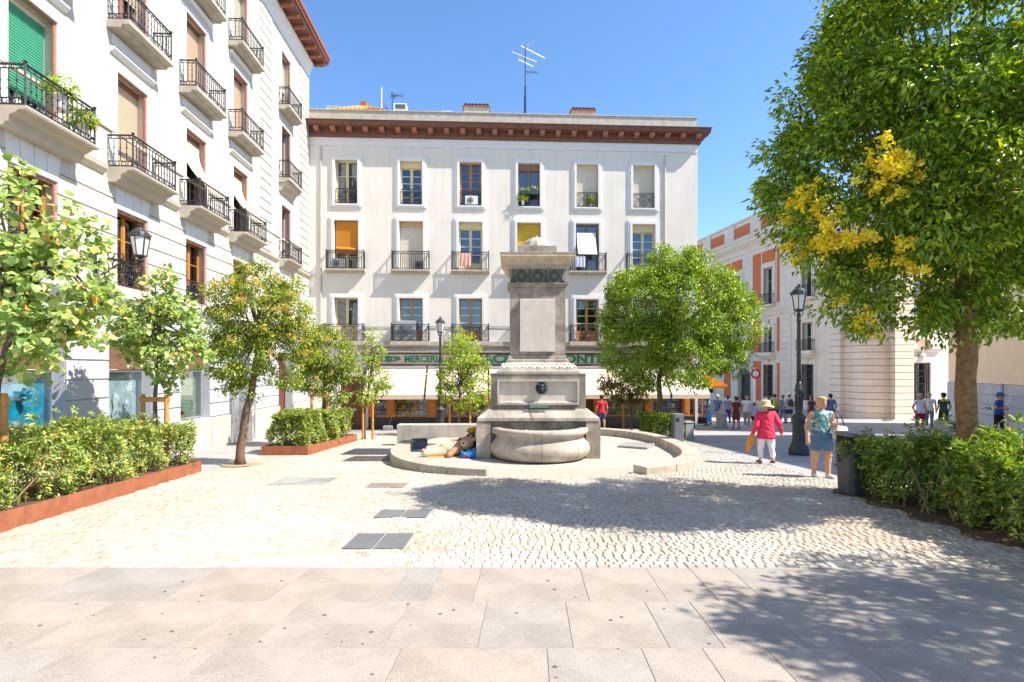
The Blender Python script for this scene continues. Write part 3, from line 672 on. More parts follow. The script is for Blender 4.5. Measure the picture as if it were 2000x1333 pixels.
# air conditioners, pots and washing on the balconies
def ac(u, z, y, w, h, lab, body=ACW):
    E = empty('air_conditioner', cb(u, y, z), CBA, label=lab, cat='air conditioner', group='air conditioners on balconies')
    MB().cbox(-w/2, w/2, -0.13, 0.13, 0.03, h, 0.015).obj('casing', body, E)
    g = MB(); r = min(w*0.28, h*0.36)
    for k in (0.25,0.5,0.75,1.0): g.ring((-w*0.12,-0.135,h/2), r*k, 0.006, 'y', 14)
    for k in range(6): a = k*PI/6; g.tube([(-w*0.12+r*math.cos(a),-0.135,h/2+r*math.sin(a)),(-w*0.12-r*math.cos(a),-0.135,h/2-r*math.sin(a))], 0.005, 3)
    g.obj('fan_grille', IRON, E)
    f = MB(); f.box(-w/2+0.05,-w/2+0.1,-0.12,0.12,0,0.03); f.box(w/2-0.1,w/2-0.05,-0.12,0.12,0,0.03); f.obj('foot', IRON, E)
ac(CU[2]+0.05, tz+0.02, 0.07, 0.62, 0.45, 'air conditioner behind scrollwork railing of orange framed top floor window')
ac(CU[1]-0.22, lz+0.005, -0.2, 0.95, 1.0, 'large grey air conditioner on the lower balcony under the wooden window', METALG)
ac(CU[4]-0.18, lz+0.005, -0.2, 0.5, 0.42, 'orange tinted box unit on lower balcony right of the fountain', plain('orange_box',(0.6,0.28,0.09),0.6))
ac(CU[1]+0.42, mz+0.005, -0.12, 0.4, 0.4, 'small dark unit standing on middle balcony with closed beige shutter', plain('dark_unit',(0.09,0.09,0.10),0.5))
ac(CU[0]-0.35, mz+0.005, -0.12, 0.55, 0.5, 'grey unit on middle balcony under the orange reed blind', METALG)
def cloth(u, z, y, w, h, mat, name, lab):
    mb = MB(); n = 10; v = []
    for k in range(4):
        for i in range(n+1): v.append((-w/2+w*i/n, (0.012+0.01*k)*math.sin(i*1.9+k*0.4)-0.02, -h*k/3))
    mb.add(v, [(k*(n+1)+i,k*(n+1)+i+1,(k+1)*(n+1)+i+1,(k+1)*(n+1)+i) for k in range(3) for i in range(n)])
    mb.obj(name, mat, None, cb(u, y, z), (0,0,CBA), smooth=True, label=lab, cat='laundry')
cloth(CU[2]-0.25, mz+0.8, -0.34, 0.55, 0.62, plain('pink_towel',(0.7,0.38,0.33),0.95,var=0.1), 'towel', 'pink striped towel hung over the middle balcony rail')
cloth(CU[4]-0.42, mz+0.72, -0.34, 0.5, 0.55, plain('blue_white_cloth',(0.55,0.6,0.75),0.95,var=0.2,scale=20), 'laundry', 'white and blue washing on balcony under the canvas blind')
# ================================================================ LEFT BUILDING
LBA = PI/2+CBA
LB = empty('apartment_building', (-8.85, 4.0, 0), LBA, label='tall white apartment building with iron balconies along left side of square', cat='building')
Mlb = Matrix.Translation((-8.85,4.0,0)) @ Matrix.Rotation(LBA, 4, 'Z')
def lb(x, y, z): return Mlb @ Vector((x, y, z))
def lx(Y): return (Y-4)*1.00115
LX0, LX1 = -6.0, lx(25.95)
BAYS = [lx(v) for v in (4.45, 7.3, 10.15, 13.0, 15.85, 18.7, 22.95)]
FL = {'C': (6.28, 2.32), 'D': (9.65, 2.3), 'E': (12.7, 2.4)}
ops = []
for i, x in enumerate(BAYS):
    w = 1.12 if i < 6 else 1.05
    for k in 'CDE': ops.append((x-w/2, x+w/2, FL[k][0], FL[k][0]+FL[k][1]))
    ops.append((x-w/2, x+w/2, 3.6, 5.38))
    ops.append((x-0.8, x+0.8, -1.6 if i in (5,6) else 0.13, 2.35))
mb = MB(); wall(mb, LX0, LX1, 3.3, 16.5, [o for o in ops if o[2] > 3], rev=0.32)
mb.quad((LX1,0,-1.6),(LX1,9,-1.6),(LX1,9,16.6),(LX1,0,16.6)); mb.quad((LX0,0.1,16.6),(LX1,0.1,16.6),(LX1,9,16.6),(LX0,9,16.6)); mb.quad((LX0,9,-1),(LX0,0,-1),(LX0,0,16.6),(LX0,9,16.6))
mb.obj('wall', WALL_L, LB)
mb = MB(); wall(mb, LX0, LX1, -1.6, 3.3, [o for o in ops if o[2] < 3], y=0.02, rev=0.5); mb.obj('ground_floor_wall', PALE, LB)
# eaves
e = MB(); e.prism([(0.0,15.85),(-0.03,15.85),(-0.06,16.1),(-0.18,16.35),(-0.22,16.5),(0.0,16.5)], LX0, LX1); e.obj('cove', WHITE, LB)
e = MB(); e.box(LX0, LX1+0.35, -0.78, 0.3, 16.62, 16.70); e.prism([(-0.72,16.7),(-0.86,16.74),(-0.88,16.85),(0.3,16.95),(0.3,16.7)], LX0, LX1+0.4); e.box(LX0, LX1+0.05, -0.26, 0.0, 16.5, 16.62); e.obj('eaves', BRACKET, LB)
raf = MB().prism([(-0.24,16.47),(-0.68,16.5),(-0.74,16.56),(-0.74,16.615),(-0.24,16.615)], -0.09, 0.09).mesh('rafter_end', plain('rafter_brown',(0.30,0.12,0.07),0.8,var=0.3,scale=5))
x = LX1+0.12
while x > LX0: link('rafter_end', raf, LB, (x,0,0)); x -= 0.72
TILE = MB().tube([(0,-0.95,16.93),(0,0.6,17.12)], 0.075, 6).mesh('roof_tile', TERRA)
x = LX1+0.3
while x > lx(13): link('roof_tile', TILE, LB, (x,0,0)); x -= 0.19
# string courses
s = MB(); s.prism([(0,7.10),(-0.045,7.12),(-0.045,7.18),(0,7.2)], LX0, LX1)
for a, b in zip([LX0]+[x+1.0 for x in BAYS], [x-1.0 for x in BAYS]+[LX1]):
    if b-a > 0.05: s.prism([(0,6.02),(-0.05,6.04),(-0.12,6.14),(-0.14,6.24),(0,6.28)], a, b)
s.obj('string_course', LSLAB, LB)
MB().prism([(0,3.10),(-0.06,3.12),(-0.14,3.22),(-0.20,3.3),(-0.20,3.42),(0,3.46)], LX0, LX1).obj('ledge', WHITE, LB)
# rusticated courses, first floor: each course between two windows is one piece
def courses(z0, z1, n, hw, mat, proud, y, nm, skip=()):
    edges = [LX0]+[v for x in BAYS for v in (x-hw, x+hw)]+[LX1]
    for k in range(n):
        a_, b_ = z0+(z1-z0)*k/n, z0+(z1-z0)*(k+1)/n
        for a, b in zip(edges[0::2], edges[1::2]):
            if b-a > 0.05: MB().cbox(a, b, y-proud, y+0.01, a_+0.014, b_-0.014, 0.012).obj(nm, mat, LB)
courses(3.47, 6.0, 6, 0.565, WALL_L, 0.035, 0.0, 'stone_course')
courses(0.13, 3.1, 7, 0.805, PALE, 0.035, 0.02, 'panel_course')
for x in BAYS:                                             # flat arches over the first floor windows
    for k in range(4):
        a, b = -0.66+k*0.33, -0.66+(k+1)*0.33; t = lambda v: v*1.12
        mb = MB(); z0, z1 = 5.40, 6.0
        mb.add([(x+a*0.86+0.008,-0.04,z0),(x+b*0.86-0.008,-0.04,z0),(x+b-0.008,-0.04,z1),(x+a+0.008,-0.04,z1),(x+a*0.86+0.008,0.01,z0),(x+b*0.86-0.008,0.01,z0),(x+b-0.008,0.01,z1),(x+a+0.008,0.01,z1)],
               [(0,1,2,3),(0,3,7,4),(1,5,6,2),(0,4,5,1),(3,2,6,7)]); mb.obj('voussoir', plain('voussoir_stone',(0.72,0.70,0.68),0.85,var=0.05,scale=3), LB)
# plinth blocks
edges = [LX0]+[v for x in BAYS for v in (x-0.8, x+0.8)]+[LX1]
PLN = granite('plinth_stone', (0.62,0.56,0.48), 0.15, stain=0.25)
for i, (a, b) in enumerate(zip(edges[0::2], edges[1::2])): MB().cbox(a, b, -0.08, 0.06, -1.6, 0.115, 0.015).obj('plinth_block', PLN, LB)
for i, x in enumerate(BAYS[:5]): MB().cbox(x-0.8+0.005, x+0.8-0.005, -0.06, 0.06, -1.6, 0.125, 0.015).obj('plinth_block', PLN, LB)
# quoin strips
qm = MB().cbox(-0.5,0.5,-0.035,0.01,0.02,0.36,0.012).mesh('quoin_stone', WALL_L)
for xc, ww in ((lx(20.9),1.05),(lx(25.3),1.2)):
    for k in range(25): link('quoin_stone', qm, LB, (xc, 0, 6.32+k*0.38)).scale = (ww,1,1)
# windows and balconies
PERF = plain('perforated_blind',(0.60,0.44,0.31),0.75,var=0.08,scale=40)
for i, x in enumerate(BAYS):
    w = 1.12 if i < 6 else 1.05
    for k in 'CDE':
        z0, h = FL[k]
        shut = 1.0; sm = PERF if (i*3+ord(k)) % 3 else SHUT
        if i == 2 and k == 'C': shut, sm = 0.72, SHUT_G
        if i in (4,5) and k == 'C': shut = 0.25
        if i == 6: shut = 0.55 if k == 'E' else 0.0
        if i == 3 and k == 'D': shut = 0.5
        W = window(LB, x, z0, w, h, WOOD_R if i != 2 else WFRAME, 2, 3, y=0.26, shut=shut, shutmat=sm, box=0.12, cur=[(0.5,0.8)] if shut < 0.8 and i != 6 else None)
        t = MB(); frame_box(t, x-w/2-0.16, x+w/2+0.16, z0, z0+h+0.16, 0.16, -0.03, 0.0, bottom=False); frame_box(t, x-w/2-0.07, x+w/2+0.07, z0, z0+h+0.07, 0.068, -0.045, -0.03, bottom=False)
        if k in 'CD' and i < 6: t.prism([(0,z0+h+0.34),(-0.05,z0+h+0.35),(-0.12,z0+h+0.42),(-0.12,z0+h+0.46),(0,z0+h+0.48)], x-w/2-0.22, x+w/2+0.22); t.box(x-w/2-0.14, x+w/2+0.14, -0.025, 0, z0+h+0.56, z0+h+0.80)
        t.obj('surround', WHITE, W)
        bw = 1.66 if i < 6 else 1.5; d = 0.56 if k == 'C' else 0.46
        balcony(LB, x, z0-0.03, bw, d if i < 6 else 0.42, 0.74, 'L', mat=LSLAB if k == 'C' else SLABST, slab=0.12, mould=(k == 'C'))
        if i in (4,5) and k == 'C':                         # canvas blind swung out over the rail
            mb = MB(); n = 10; g = lambda s: (0.16-0.80*max(0,(s-0.12)/0.88)**1.5, z0+h-0.25-1.5*s-0.06*math.sin(s*PI))
            for j in range(n):
                (ya,za),(yb,zb) = g(j/n), g((j+1)/n); mb.quad((x-0.5,yb,zb),(x+0.5,yb,zb),(x+0.5,ya,za),(x-0.5,ya,za))
            mb.obj('canvas_blind', plain('tan_canvas',(0.62,0.50,0.36),0.9,var=0.05,scale=3), W)
    W = window(LB, x, 3.6, w, 1.78, WOOD_O, 2, 3, y=0.2, cur=[(0.3,0.3)])
    link('juliet_railing', rail_mesh(w-0.05, 0, 0.62, 'J'), LB, (x, 0.06, 3.62))
# bracketed hood under the corner bay balcony
MB().prism([(0,9.1),(-0.1,9.12),(-0.2,9.3),(-0.36,9.4),(-0.38,9.5),(0,9.5)], BAYS[6]-0.75, BAYS[6]+0.75).obj('hood', LSLAB, LB)
# shop windows of the ground floor
TURQ = plain('turquoise_glow',(0.01,0.40,0.62),0.6,var=0.4,scale=4); PALEB = plain('pale_blue_back',(0.55,0.68,0.75),0.6,var=0.25,scale=4)  # TURQ: the display's blue glow put into a saturated board colour
def print_mat(name, a, b, c, scale):
    m, nt, p, N, L = nodes(name); f = noise(nt, scale, 4, 0.7)
    L.new(ramp(nt, f, [(0.35,a),(0.48,b),(0.58,c),(0.7,a)]), p.inputs['Base Color']); p.inputs['Roughness'].default_value = 0.6; return m
LEAFP = print_mat('leaf_print', (0.62,0.66,0.58),(0.12,0.25,0.10),(0.5,0.52,0.42), 14)
for i, x in enumerate(BAYS[:5]):
    f = MB(); frame_box(f, x-0.79, x+0.79, 0.15, 1.62, 0.05, 0.22, 0.28); S = f.obj('shop_window', METALG, LB)
    MB().box(x-0.74, x+0.74, 0.245, 0.251, 0.2, 1.57).obj('pane', GLASS_S, S)
    MB().box(x-0.79, x+0.79, 0.18, 0.34, 1.63, 2.34).obj('fascia', plain('brown_fascia',(0.17,0.085,0.055),0.6,var=0.2,scale=8), S)
    MB().box(x-0.77, x+0.77, 0.40, 0.43, 0.16, 1.6).obj('display_board', [PALEB, PALEB, TURQ, PALEB, LEAFP][i], S)
# shop display pieces standing in the windows
def puff(loc, r, n, mat, name, lab, cat, sc_=(1,1,1)):
    mb = MB(); rr = random.Random(3)
    for k in range(n):
        d = Vector((rr.gauss(0,1), rr.gauss(0,1), rr.gauss(0,1))).normalized(); e_ = d.orthogonal().normalized()*r*0.28; q = d.cross(e_).normalized()*r*0.28
        a = Vector(loc)+Vector((d.x*sc_[0],d.y*sc_[1],d.z*sc_[2]))*r; c0 = Vector(loc)
        mb.add([c0, a+e_, a+q*1.1+d*0.02, a-e_], [(0,1,2),(0,2,3)])
    mb.obj(name, mat, None, label=lab, cat=cat)
puff(lb(BAYS[2]+0.1, 0.36, 0.42), 0.20, 90, plain('lilac_tulle',(0.55,0.42,0.75),0.9,var=0.1), 'tulle_skirt', 'lilac tulle puff in the turquoise shop window', 'skirt', (1,0.35,1))
puff(lb(BAYS[2]-0.35, 0.36, 0.75), 0.13, 60, plain('pink_tulle',(0.8,0.5,0.55),0.9,var=0.1), 'tulle_flower', 'pink tulle flower in the turquoise shop window', 'flower', (1,0.4,1))
puff(lb(BAYS[2]+0.15, 0.36, 1.15), 0.18, 80, plain('aqua_tulle',(0.25,0.6,0.72),0.9,var=0.1), 'tulle_garland', 'aqua tulle garland high in the turquoise shop window', 'garland', (1.6,0.35,0.6))
for k, (dx, hh) in enumerate(((-0.45,0.75),(-0.05,0.9),(0.35,0.7))):
    q = MB(); rr = random.Random(k); n = 12; v = []
    prof = [(0.17,0.16),(0.13,0.16+hh*0.4),(0.07,0.16+hh*0.62),(0.10,0.16+hh*0.85),(0.05,0.16+hh)]
    q.lathe(prof, 12, (BAYS[3]+dx, 0.345, 0), 1, 0.5); o = q.obj('dress_form', plain('white_dress',(0.72,0.78,0.82),0.85,var=0.15,scale=20), None, (-8.85,4.0,0), (0,0,LBA), smooth=True, label='white dress form in pale blue shop window, %s' % ('nearest the turquoise window','tallest and in the middle','farthest from the turquoise window')[k], cat='dress form', group='dress forms')
puff(lb(BAYS[4]-0.2, 0.34, 0.35), 0.09, 40, plain('red_tulle',(0.6,0.03,0.02),0.8), 'red_bow', 'small red bow low in the leaf print shop window', 'bow', (1.6,0.4,0.6))
# wire screen with climber at the door, and doors of the last two bays
for i in (5, 6):
    x = BAYS[i]; f = MB(); frame_box(f, x-0.79, x+0.79, -1.5, 2.34, 0.08, 0.3, 0.4, bottom=False); f.box(x-0.71,x+0.71,0.34,0.38,-1.5,2.26); Dd = f.obj('door', WOOD_D if i == 6 else METALG, LB)
    for a in (-0.66, 0.05):
        for z0, z1 in ((-1.2,-0.3),(-0.2,1.2),(1.3,2.1)): MB().cbox(x+a, x+a+0.6, 0.315, 0.34, z0, z1, 0.01).obj('door_panel', WOOD_D if i == 6 else plain('grey_door',(0.3,0.32,0.34),0.5), Dd)
E = empty('wire_screen', lb(BAYS[5]-0.05, -0.2, gz(18.7)), LBA, label='wire mesh screen with climbing greenery in front of grey doorway', cat='screen')
q = MB()
for k in range(16):
    for s in (-1, 1): q.tube([(-0.8+k*0.107,0,0.02),(max(-0.8,min(0.8,-0.8+k*0.107+s*0.75)),0.0,1.15),(-0.8+k*0.107,0,2.1)], 0.008, 3)
q.tube([(-0.8,0,0),(-0.8,0,2.12),(0.8,0,2.12),(0.8,0,0)], 0.02, 5); q.obj('mesh', METALG, E)
# wall bracket lantern
def lantern(mb, c, s, iron=0, gl=1):
    x, y, z = c                                            # s: height of glazed body
    r0, r1 = 0.30*s, 0.47*s
    for k in range(6):
        a, b = k*PI/3, (k+1)*PI/3
        P0 = [(x+r0*math.cos(a),y+r0*math.sin(a),z),(x+r0*math.cos(b),y+r0*math.sin(b),z),(x+r1*math.cos(b),y+r1*math.sin(b),z+s),(x+r1*math.cos(a),y+r1*math.sin(a),z+s)]
        mb.add(P0, [(0,1,2,3)], gl); mb.tube([P0[0],P0[3]], 0.022*s/0.5, 4, iron)
    mb.lathe([(r0*1.1,-0.06*s),(r0*1.15,0.0),(r0*0.4,-0.16*s)][::-1], 12, (x,y,z), m=iron)
    mb.lathe([(r1*0.98,s),(r1*1.14,s*1.03),(r1*1.12,s*1.10),(r1*1.0,s*1.14),(r1*0.92,s*1.30),(r1*0.62,s*1.44),(r1*0.4,s*1.48),(r1*0.36,s*1.54),(0.02,s*1.6)], 12, (x,y,z), m=iron)
    for k in range(12):
        a = k*PI/6; mb.sphere((x+r1*1.12*math.cos(a), y+r1*1.12*math.sin(a), z+s*1.16), 0.05*s, 5, 4, m=iron)
    for k in range(4):
        a = k*PI/2+0.4; mb.tube([(x,y,z+1.58*s),(x+0.1*s*math.cos(a),y+0.1*s*math.sin(a),z+1.7*s),(x+0.05*s*math.cos(a),y+0.05*s*math.sin(a),z+1.74*s)], 0.02*s/0.5, 4, iron)
    mb.sphere((x,y,z+1.68*s), 0.07*s, 6, 5, m=iron)
LGL = plain('frosted_lantern_glass',(0.72,0.70,0.68),0.15,var=0.05,spec=0.5)
LAMPI = plain('lamp_iron',(0.045,0.05,0.052),0.5,0.2,var=0.3,scale=15,bump=0.1)
E = empty('wall_lantern', lb(lx(11.72), 0, 3.95), LBA, label='ornate iron bracket lantern fixed to white left building', cat='lamp')
q = MB(); lantern(q, (0,-1.0,0.2), 0.39); h_ = q.obj('lantern', [LAMPI, LGL], E, smooth=False)
q = MB(); q.cbox(-0.05,0.05,-0.05,0.03,-0.35,0.28,0.015); q.tube([(0,-0.02,0.02),(0,-0.35,0.12),(0,-0.7,0.06),(0,-1.0,0.0),(0,-1.0,0.14)], [0.03,0.028,0.028,0.03,0.035], 6)
q.tube([(0,-0.02,-0.28),(0,-0.25,-0.2),(0,-0.5,-0.02),(0,-0.72,0.06)], 0.022, 5)
for (yy,zz,rr_) in ((-0.22,-0.06,0.12),(-0.22,-0.06,0.06),(-0.5,0.0,0.09),(-0.72,-0.06,0.09),(-0.72,-0.06,0.04),(-0.9,0.1,0.08),(-0.38,0.2,0.07),(-0.6,0.17,0.06),(-0.3,-0.22,0.06),(-1.0,-0.08,0.06)): q.ring((0,yy,zz), rr_, 0.016, 'x', 12, k=4)
for k in range(10): a = k*PI/5; q.sphere((0.0+0.07*math.cos(a),-1.0+0.07*math.sin(a),0.08), 0.025, 5, 4)
q.obj('scroll_bracket', LAMPI, E)
# ================================================================ RIGHT BUILDING (brick and stone)
RD = Vector((0.176,-1,0)).normalized(); RBA = math.atan2(RD.y, RD.x)
RB = empty('palace_building', (23.85, 40.0, 0), RBA, label='stone and red brick palace with balconies across the street at right', cat='building')
def rs(px):
    t = (px-1000)/F; return -((23.85-40*t)/(t+0.176))*1.0154
STONE = plain('palace_stone',(0.74,0.63,0.51),0.85,var=0.08,scale=0.9,bump=0.1,bscale=14,streak=0.22,dark=(0.5,0.42,0.35))
BRICK = None
def brick_mat():
    m, nt, p, N, L = nodes('red_brick'); tc = N.new('ShaderNodeTexCoord'); mp = N.new('ShaderNodeMapping'); mp.inputs['Rotation'].default_value = (PI/2,0,0)
    br = N.new('ShaderNodeTexBrick'); br.inputs['Scale'].default_value = 4; br.inputs['Color1'].default_value = (0.66,0.17,0.05,1); br.inputs['Color2'].default_value = (0.56,0.13,0.04,1); br.inputs['Mortar'].default_value = (0.5,0.22,0.1,1); br.inputs['Mortar Size'].default_value = 0.015
    L.new(tc.outputs['Object'], mp.inputs[0]); L.new(mp.outputs[0], br.inputs['Vector']); L.new(br.outputs[0], p.inputs['Base Color']); p.inputs['Roughness'].default_value = 0.9; return m
BRICK = brick_mat()
RX0 = -38.0; RC = [-2.25, -7.05, -11.8, -16.6, -21.4]
ops = []
for k, x in enumerate(RC):
    ops += [(x-0.62,x+0.62,7.35,10.6),(x-0.6,x+0.6,3.15,5.35)]
    if k != 2: ops.append((x-0.68,x+0.68,-0.85,2.05))
ops.append((RC[2]+0.3,RC[2]+2.3,-3.2,1.1))
mb = MB(); wall(mb, RX0, 0.0, -5.0, 13.2, ops, rev=0.45); mb.quad((RX0,0,13.2),(0,0,13.2),(0,14,13.2),(RX0,14,13.2)); mb.obj('wall', STONE, RB)
for k, x in enumerate(RC):
    for z0, h, rows_ in ((7.35,3.25,3),(3.15,2.2,2)): window(RB, x, z0, 1.24 if z0 > 5 else 1.2, h, WFRAME, 2, rows_, y=0.34, cur=[(0.3,0.4),(0.7,0.4)] if k % 2 else [(0.3,0.4)], surround=None)
    t = MB(); frame_box(t, x-0.95, x+0.95, 7.3, 10.95, 0.32, -0.09, 0, bottom=False); frame_box(t, x-0.85, x+0.85, 3.1, 5.6, 0.24, -0.07, 0, bottom=False); frame_box(t, x-0.9, x+0.9, -0.95, 2.3, 0.21, -0.07, 0, bottom=False) if k != 2 else None
    t.prism([(0,2.45),(-0.2,2.5),(-0.55,2.85),(-0.55,3.1),(0,3.1)], x-0.9, x+0.9) ; t.sphere((x,-0.1,5.85), 0.2, 8, 6, (0.8,0.5,1.3)); t.sphere((x,-0.1,2.32), 0.16, 8, 6, (0.8,0.5,1.2))
    t.obj('surround', STONE, RB)
    balcony(RB, x, 7.32, 1.7, 0.45, 0.95, 'C', slab=0.18, mat=STONE); balcony(RB, x, 3.12, 1.6, 0.45, 0.85, 'C', slab=0.1, mat=STONE)
    if k != 2:
        window(RB, x, -0.85, 1.36, 2.9, plain('grey_frame',(0.3,0.3,0.28),0.6), 2, 3, y=0.36)
        g = MB()
        for j in range(8): g.tube([(x-0.6+j*0.171,-0.02,-0.8),(x-0.6+j*0.171,-0.02,2.0)], 0.022, 4)
        for z in (-0.4,0.6,1.6): g.box(x-0.68,x+0.68,-0.04,0.0,z,z+0.05)
        g.obj('window_grille', IRON, RB)
# brick panels between and over the windows
def bp(x0,x1,z0,z1,y=-0.02):
    o = MB().box(x0,x1,y,0.01,z0,z1).obj('brick_panel', BRICK, RB)
    return o
xs_ = RC+[-26.2]
for k in range(5):
    x, xn = xs_[k], xs_[k+1]
    bp(x-0.9, x+0.9, 11.1, 12.15)
    if k == 0: bp(xs_[1]+1.1, xs_[1]+1.45, 7.4, 12.15); bp(xs_[1]+1.1, xs_[1]+1.45, 3.2, 6.1); bp(xs_[1]+1.1, xs_[1]+1.45, -2.0, 2.2)
    if k > 0:
        bp(x-1.05-1.2, x-1.05, 7.4, 12.15); bp(x-1.05-1.2, x-1.05, 3.2, 6.1); bp(x-1.05-1.15, x-1.05, -1.2, 2.4)
        if k > 1: bp(xn+1.0, xn+1.9, 7.4, 12.15)
t = MB(); t.prism([(0,6.3),(-0.1,6.32),(-0.2,6.5),(-0.28,6.7),(0,6.78)], RX0, 0.3); t.obj('string_course', STONE, RB)
t = MB(); t.prism([(0,12.5),(-0.1,12.55),(-0.14,12.9),(-0.35,13.1),(-0.6,13.35),(-0.62,13.6),(-0.75,13.7),(-0.78,13.9),(0.4,13.95),(0.4,12.5)], RX0, 0.6); t.obj('cornice', STONE, RB)
t = MB(); t.box(RX0,0.3,0.1,0.5,13.9,15.75); t.prism([(0.0,15.7),(-0.08,15.75),(-0.08,15.9),(0.6,15.95),(0.6,15.7)],RX0,0.35); t.box(RX0,0.3,0.0,0.1,13.9,14.15)
for k in range(9): t.box(-0.6-k*4.2,0.25-k*4.2,-0.02,0.1,13.9,15.72)
t.obj('parapet', STONE, RB)
for k in range(8): MB().box(-3.9-k*4.2,-1.5-k*4.2,0.07,0.11,14.35,15.35).obj('brick_panel', BRICK, RB)
# quoin blocks beside the second window row
for k in range(16): MB().cbox(-5.4,-4.15,-0.05,0.01,-1.5+k*0.49,-1.5+k*0.49+0.46,0.02).obj('quoin_stone', STONE, RB)
MB().cbox(RX0, 0.02, -0.12, 0.05, -5, -1.55, 0.03).obj('plinth', plain('plinth_grey',(0.42,0.37,0.33),0.85,var=0.15,scale=2), RB)
# arched doorway
x0, x1 = RC[2]+0.3, RC[2]+2.3; cx = (x0+x1)/2
d_ = MB(); d_.box(x0,x1,0.3,0.4,-3.2,1.1); D = d_.obj('door', plain('black_door',(0.025,0.024,0.023),0.5,var=0.3), RB)
for a in (0.1, 1.05):
    for z0, z1 in ((-2.8,-1.5),(-1.3,0.2)): MB().cbox(x0+a, x0+a+0.85, 0.26, 0.3, z0, z1, 0.02).obj('door_panel', plain('black_door',(0.025,0.024,0.023),0.5), D)
ar = MB(); ar.box(x0-0.5,x0,-0.1,0.0,-3.2,1.1); ar.box(x1,x1+0.5,-0.1,0.0,-3.2,1.1); n = 12
for k in range(n):
    a, b = PI*k/n, PI*(k+1)/n; ri, ro = (x1-x0)/2, (x1-x0)/2+0.5
    P_ = lambda r,a_,y: (cx+r*math.cos(a_), y, 1.1+r*0.62*math.sin(a_))
    ar.add([P_(ri,a,-0.1),P_(ri,b,-0.1),P_(ro,b,-0.1),P_(ro,a,-0.1),P_(ri,a,0.0),P_(ri,b,0.0)],[(3,2,1,0),(0,1,5,4)])
    ar.add([P_(0.0,a,-0.003),P_(ri,a,-0.003),P_(ri,b,-0.003)],[(0,1,2)],1)
ar.obj('door_arch', [STONE, plain('black_door',(0.025,0.024,0.023),0.5)], RB)
# rounded corner tower with rusticated courses, then the sunny front
def strip(pts, z0, z1, nm, mat, g=0.0):
    mb = MB(); n = len(pts)
    v = [(x,y,z0) for x,y in pts]+[(x,y,z1) for x,y in pts]
    mb.add(v, [(i,i+n,i+n+1,i+1)[::-1] for i in range(n-1)]); return mb.obj(nm, mat, RB)
prof = [(0.0,-0.06),(1.05,-0.06),(1.05,0.35),(1.35,0.45)]
for k in range(9): a = PI*0.5*k/8; prof.append((1.45+1.75*math.sin(a)*1.0, 0.45-0.35*math.sin(2*a)+1.75*(1-math.cos(a))*0.9))
prof += [(3.4,2.0),(3.75,1.9),(3.75,3.4)]
z = -1.9; ins = lambda pts, d: [(x-d*0.4, y+d) for x,y in pts]
strip(ins(prof, 0.05), -5, 13.2, 'corner_core', plain('joint_dark',(0.35,0.29,0.24),0.9))
strip(ins(prof, -0.06), -5, -1.9, 'plinth', plain('plinth_grey',(0.42,0.37,0.33),0.85))
while z < 13.0:
    strip(prof, z+0.02, z+0.455, 'stone_course', STONE); z += 0.475
FD = Vector((1, 0.12, 0)).normalized(); FBA = math.atan2(FD.y, FD.x)
# front wing of the palace, in the sun
FW = empty('palace_wing', (27.65, 38.9, 0), FBA, label='pale sunlit palace front with barred window and pediment, behind big right tree', cat='building')
STONEW = plain('palace_stone_sunlit',(0.80,0.74,0.67),0.85,var=0.05,scale=1,bump=0.08,bscale=14,streak=0.12,dark=(0.6,0.53,0.46))  # paler copy of the palace stone, sunlit whiteness put into its colour
mb = MB(); op = [(1.75,3.15,-0.9,2.1)]; wall(mb, 0, 14, -5, 13.2, op+[(1.75,3.15,5.2,8.4),(6.6,8.0,-0.9,2.1),(6.6,8.0,5.2,8.4)], rev=0.45); mb.obj('wall', STONEW, FW)
for x in (2.45, 7.3):
    window(FW, x, -0.9, 1.4, 3.0, plain('grey_frame',(0.3,0.3,0.28),0.6), 2, 3, y=0.36); window(FW, x, 5.2, 1.4, 3.2, WFRAME, 2, 3, y=0.36)
    g = MB()
    for j in range(8): g.tube([(x-0.62+j*0.177,-0.02,-0.85),(x-0.62+j*0.177,-0.02,2.05)], 0.025, 4)
    for z in (-0.4,0.55,1.5): g.box(x-0.7,x+0.7,-0.045,0.0,z,z+0.05)
    g.obj('window_grille', IRON, FW)
    t = MB(); frame_box(t, x-1.1, x+1.1, -1.4, 2.55, 0.4, -0.12, 0, bottom=False); t.prism([(0,2.9),(-0.2,2.95),(-0.3,3.1),(0,3.12)], x-1.5, x+1.5)
    for s in (-1,1): t.add([(x+s*1.5,-0.3,3.12),(x+s*1.5,0,3.12),(x+s*0.55,0,3.72),(x+s*0.55,-0.3,3.72),(x+s*0.55,-0.3,3.12),(x+s*0.55,0,3.12)], [(0,3,2,1),(0,4,3),(3,4,5,2),(0,1,5,4)])
    t.sphere((x,-0.15,2.62), 0.26, 10, 8, (1,0.6,0.9)); t.obj('surround', STONEW, FW)
    MB().box(x-0.55,x+0.55,-0.1,0.0,3.13,3.9).obj('pediment_panel', plain('pediment_tan',(0.55,0.38,0.27),0.9,var=0.1), FW)
MB().prism([(0,12.5),(-0.14,12.9),(-0.6,13.35),(-0.62,13.6),(-0.78,13.9),(0.4,13.95),(0.4,12.5)], -0.5, 14).obj('cornice', STONEW, FW)
MB().cbox(0.1, 14, -0.55, 0.05, -5, -1.45, 0.08).obj('plinth', STONEW, FW)
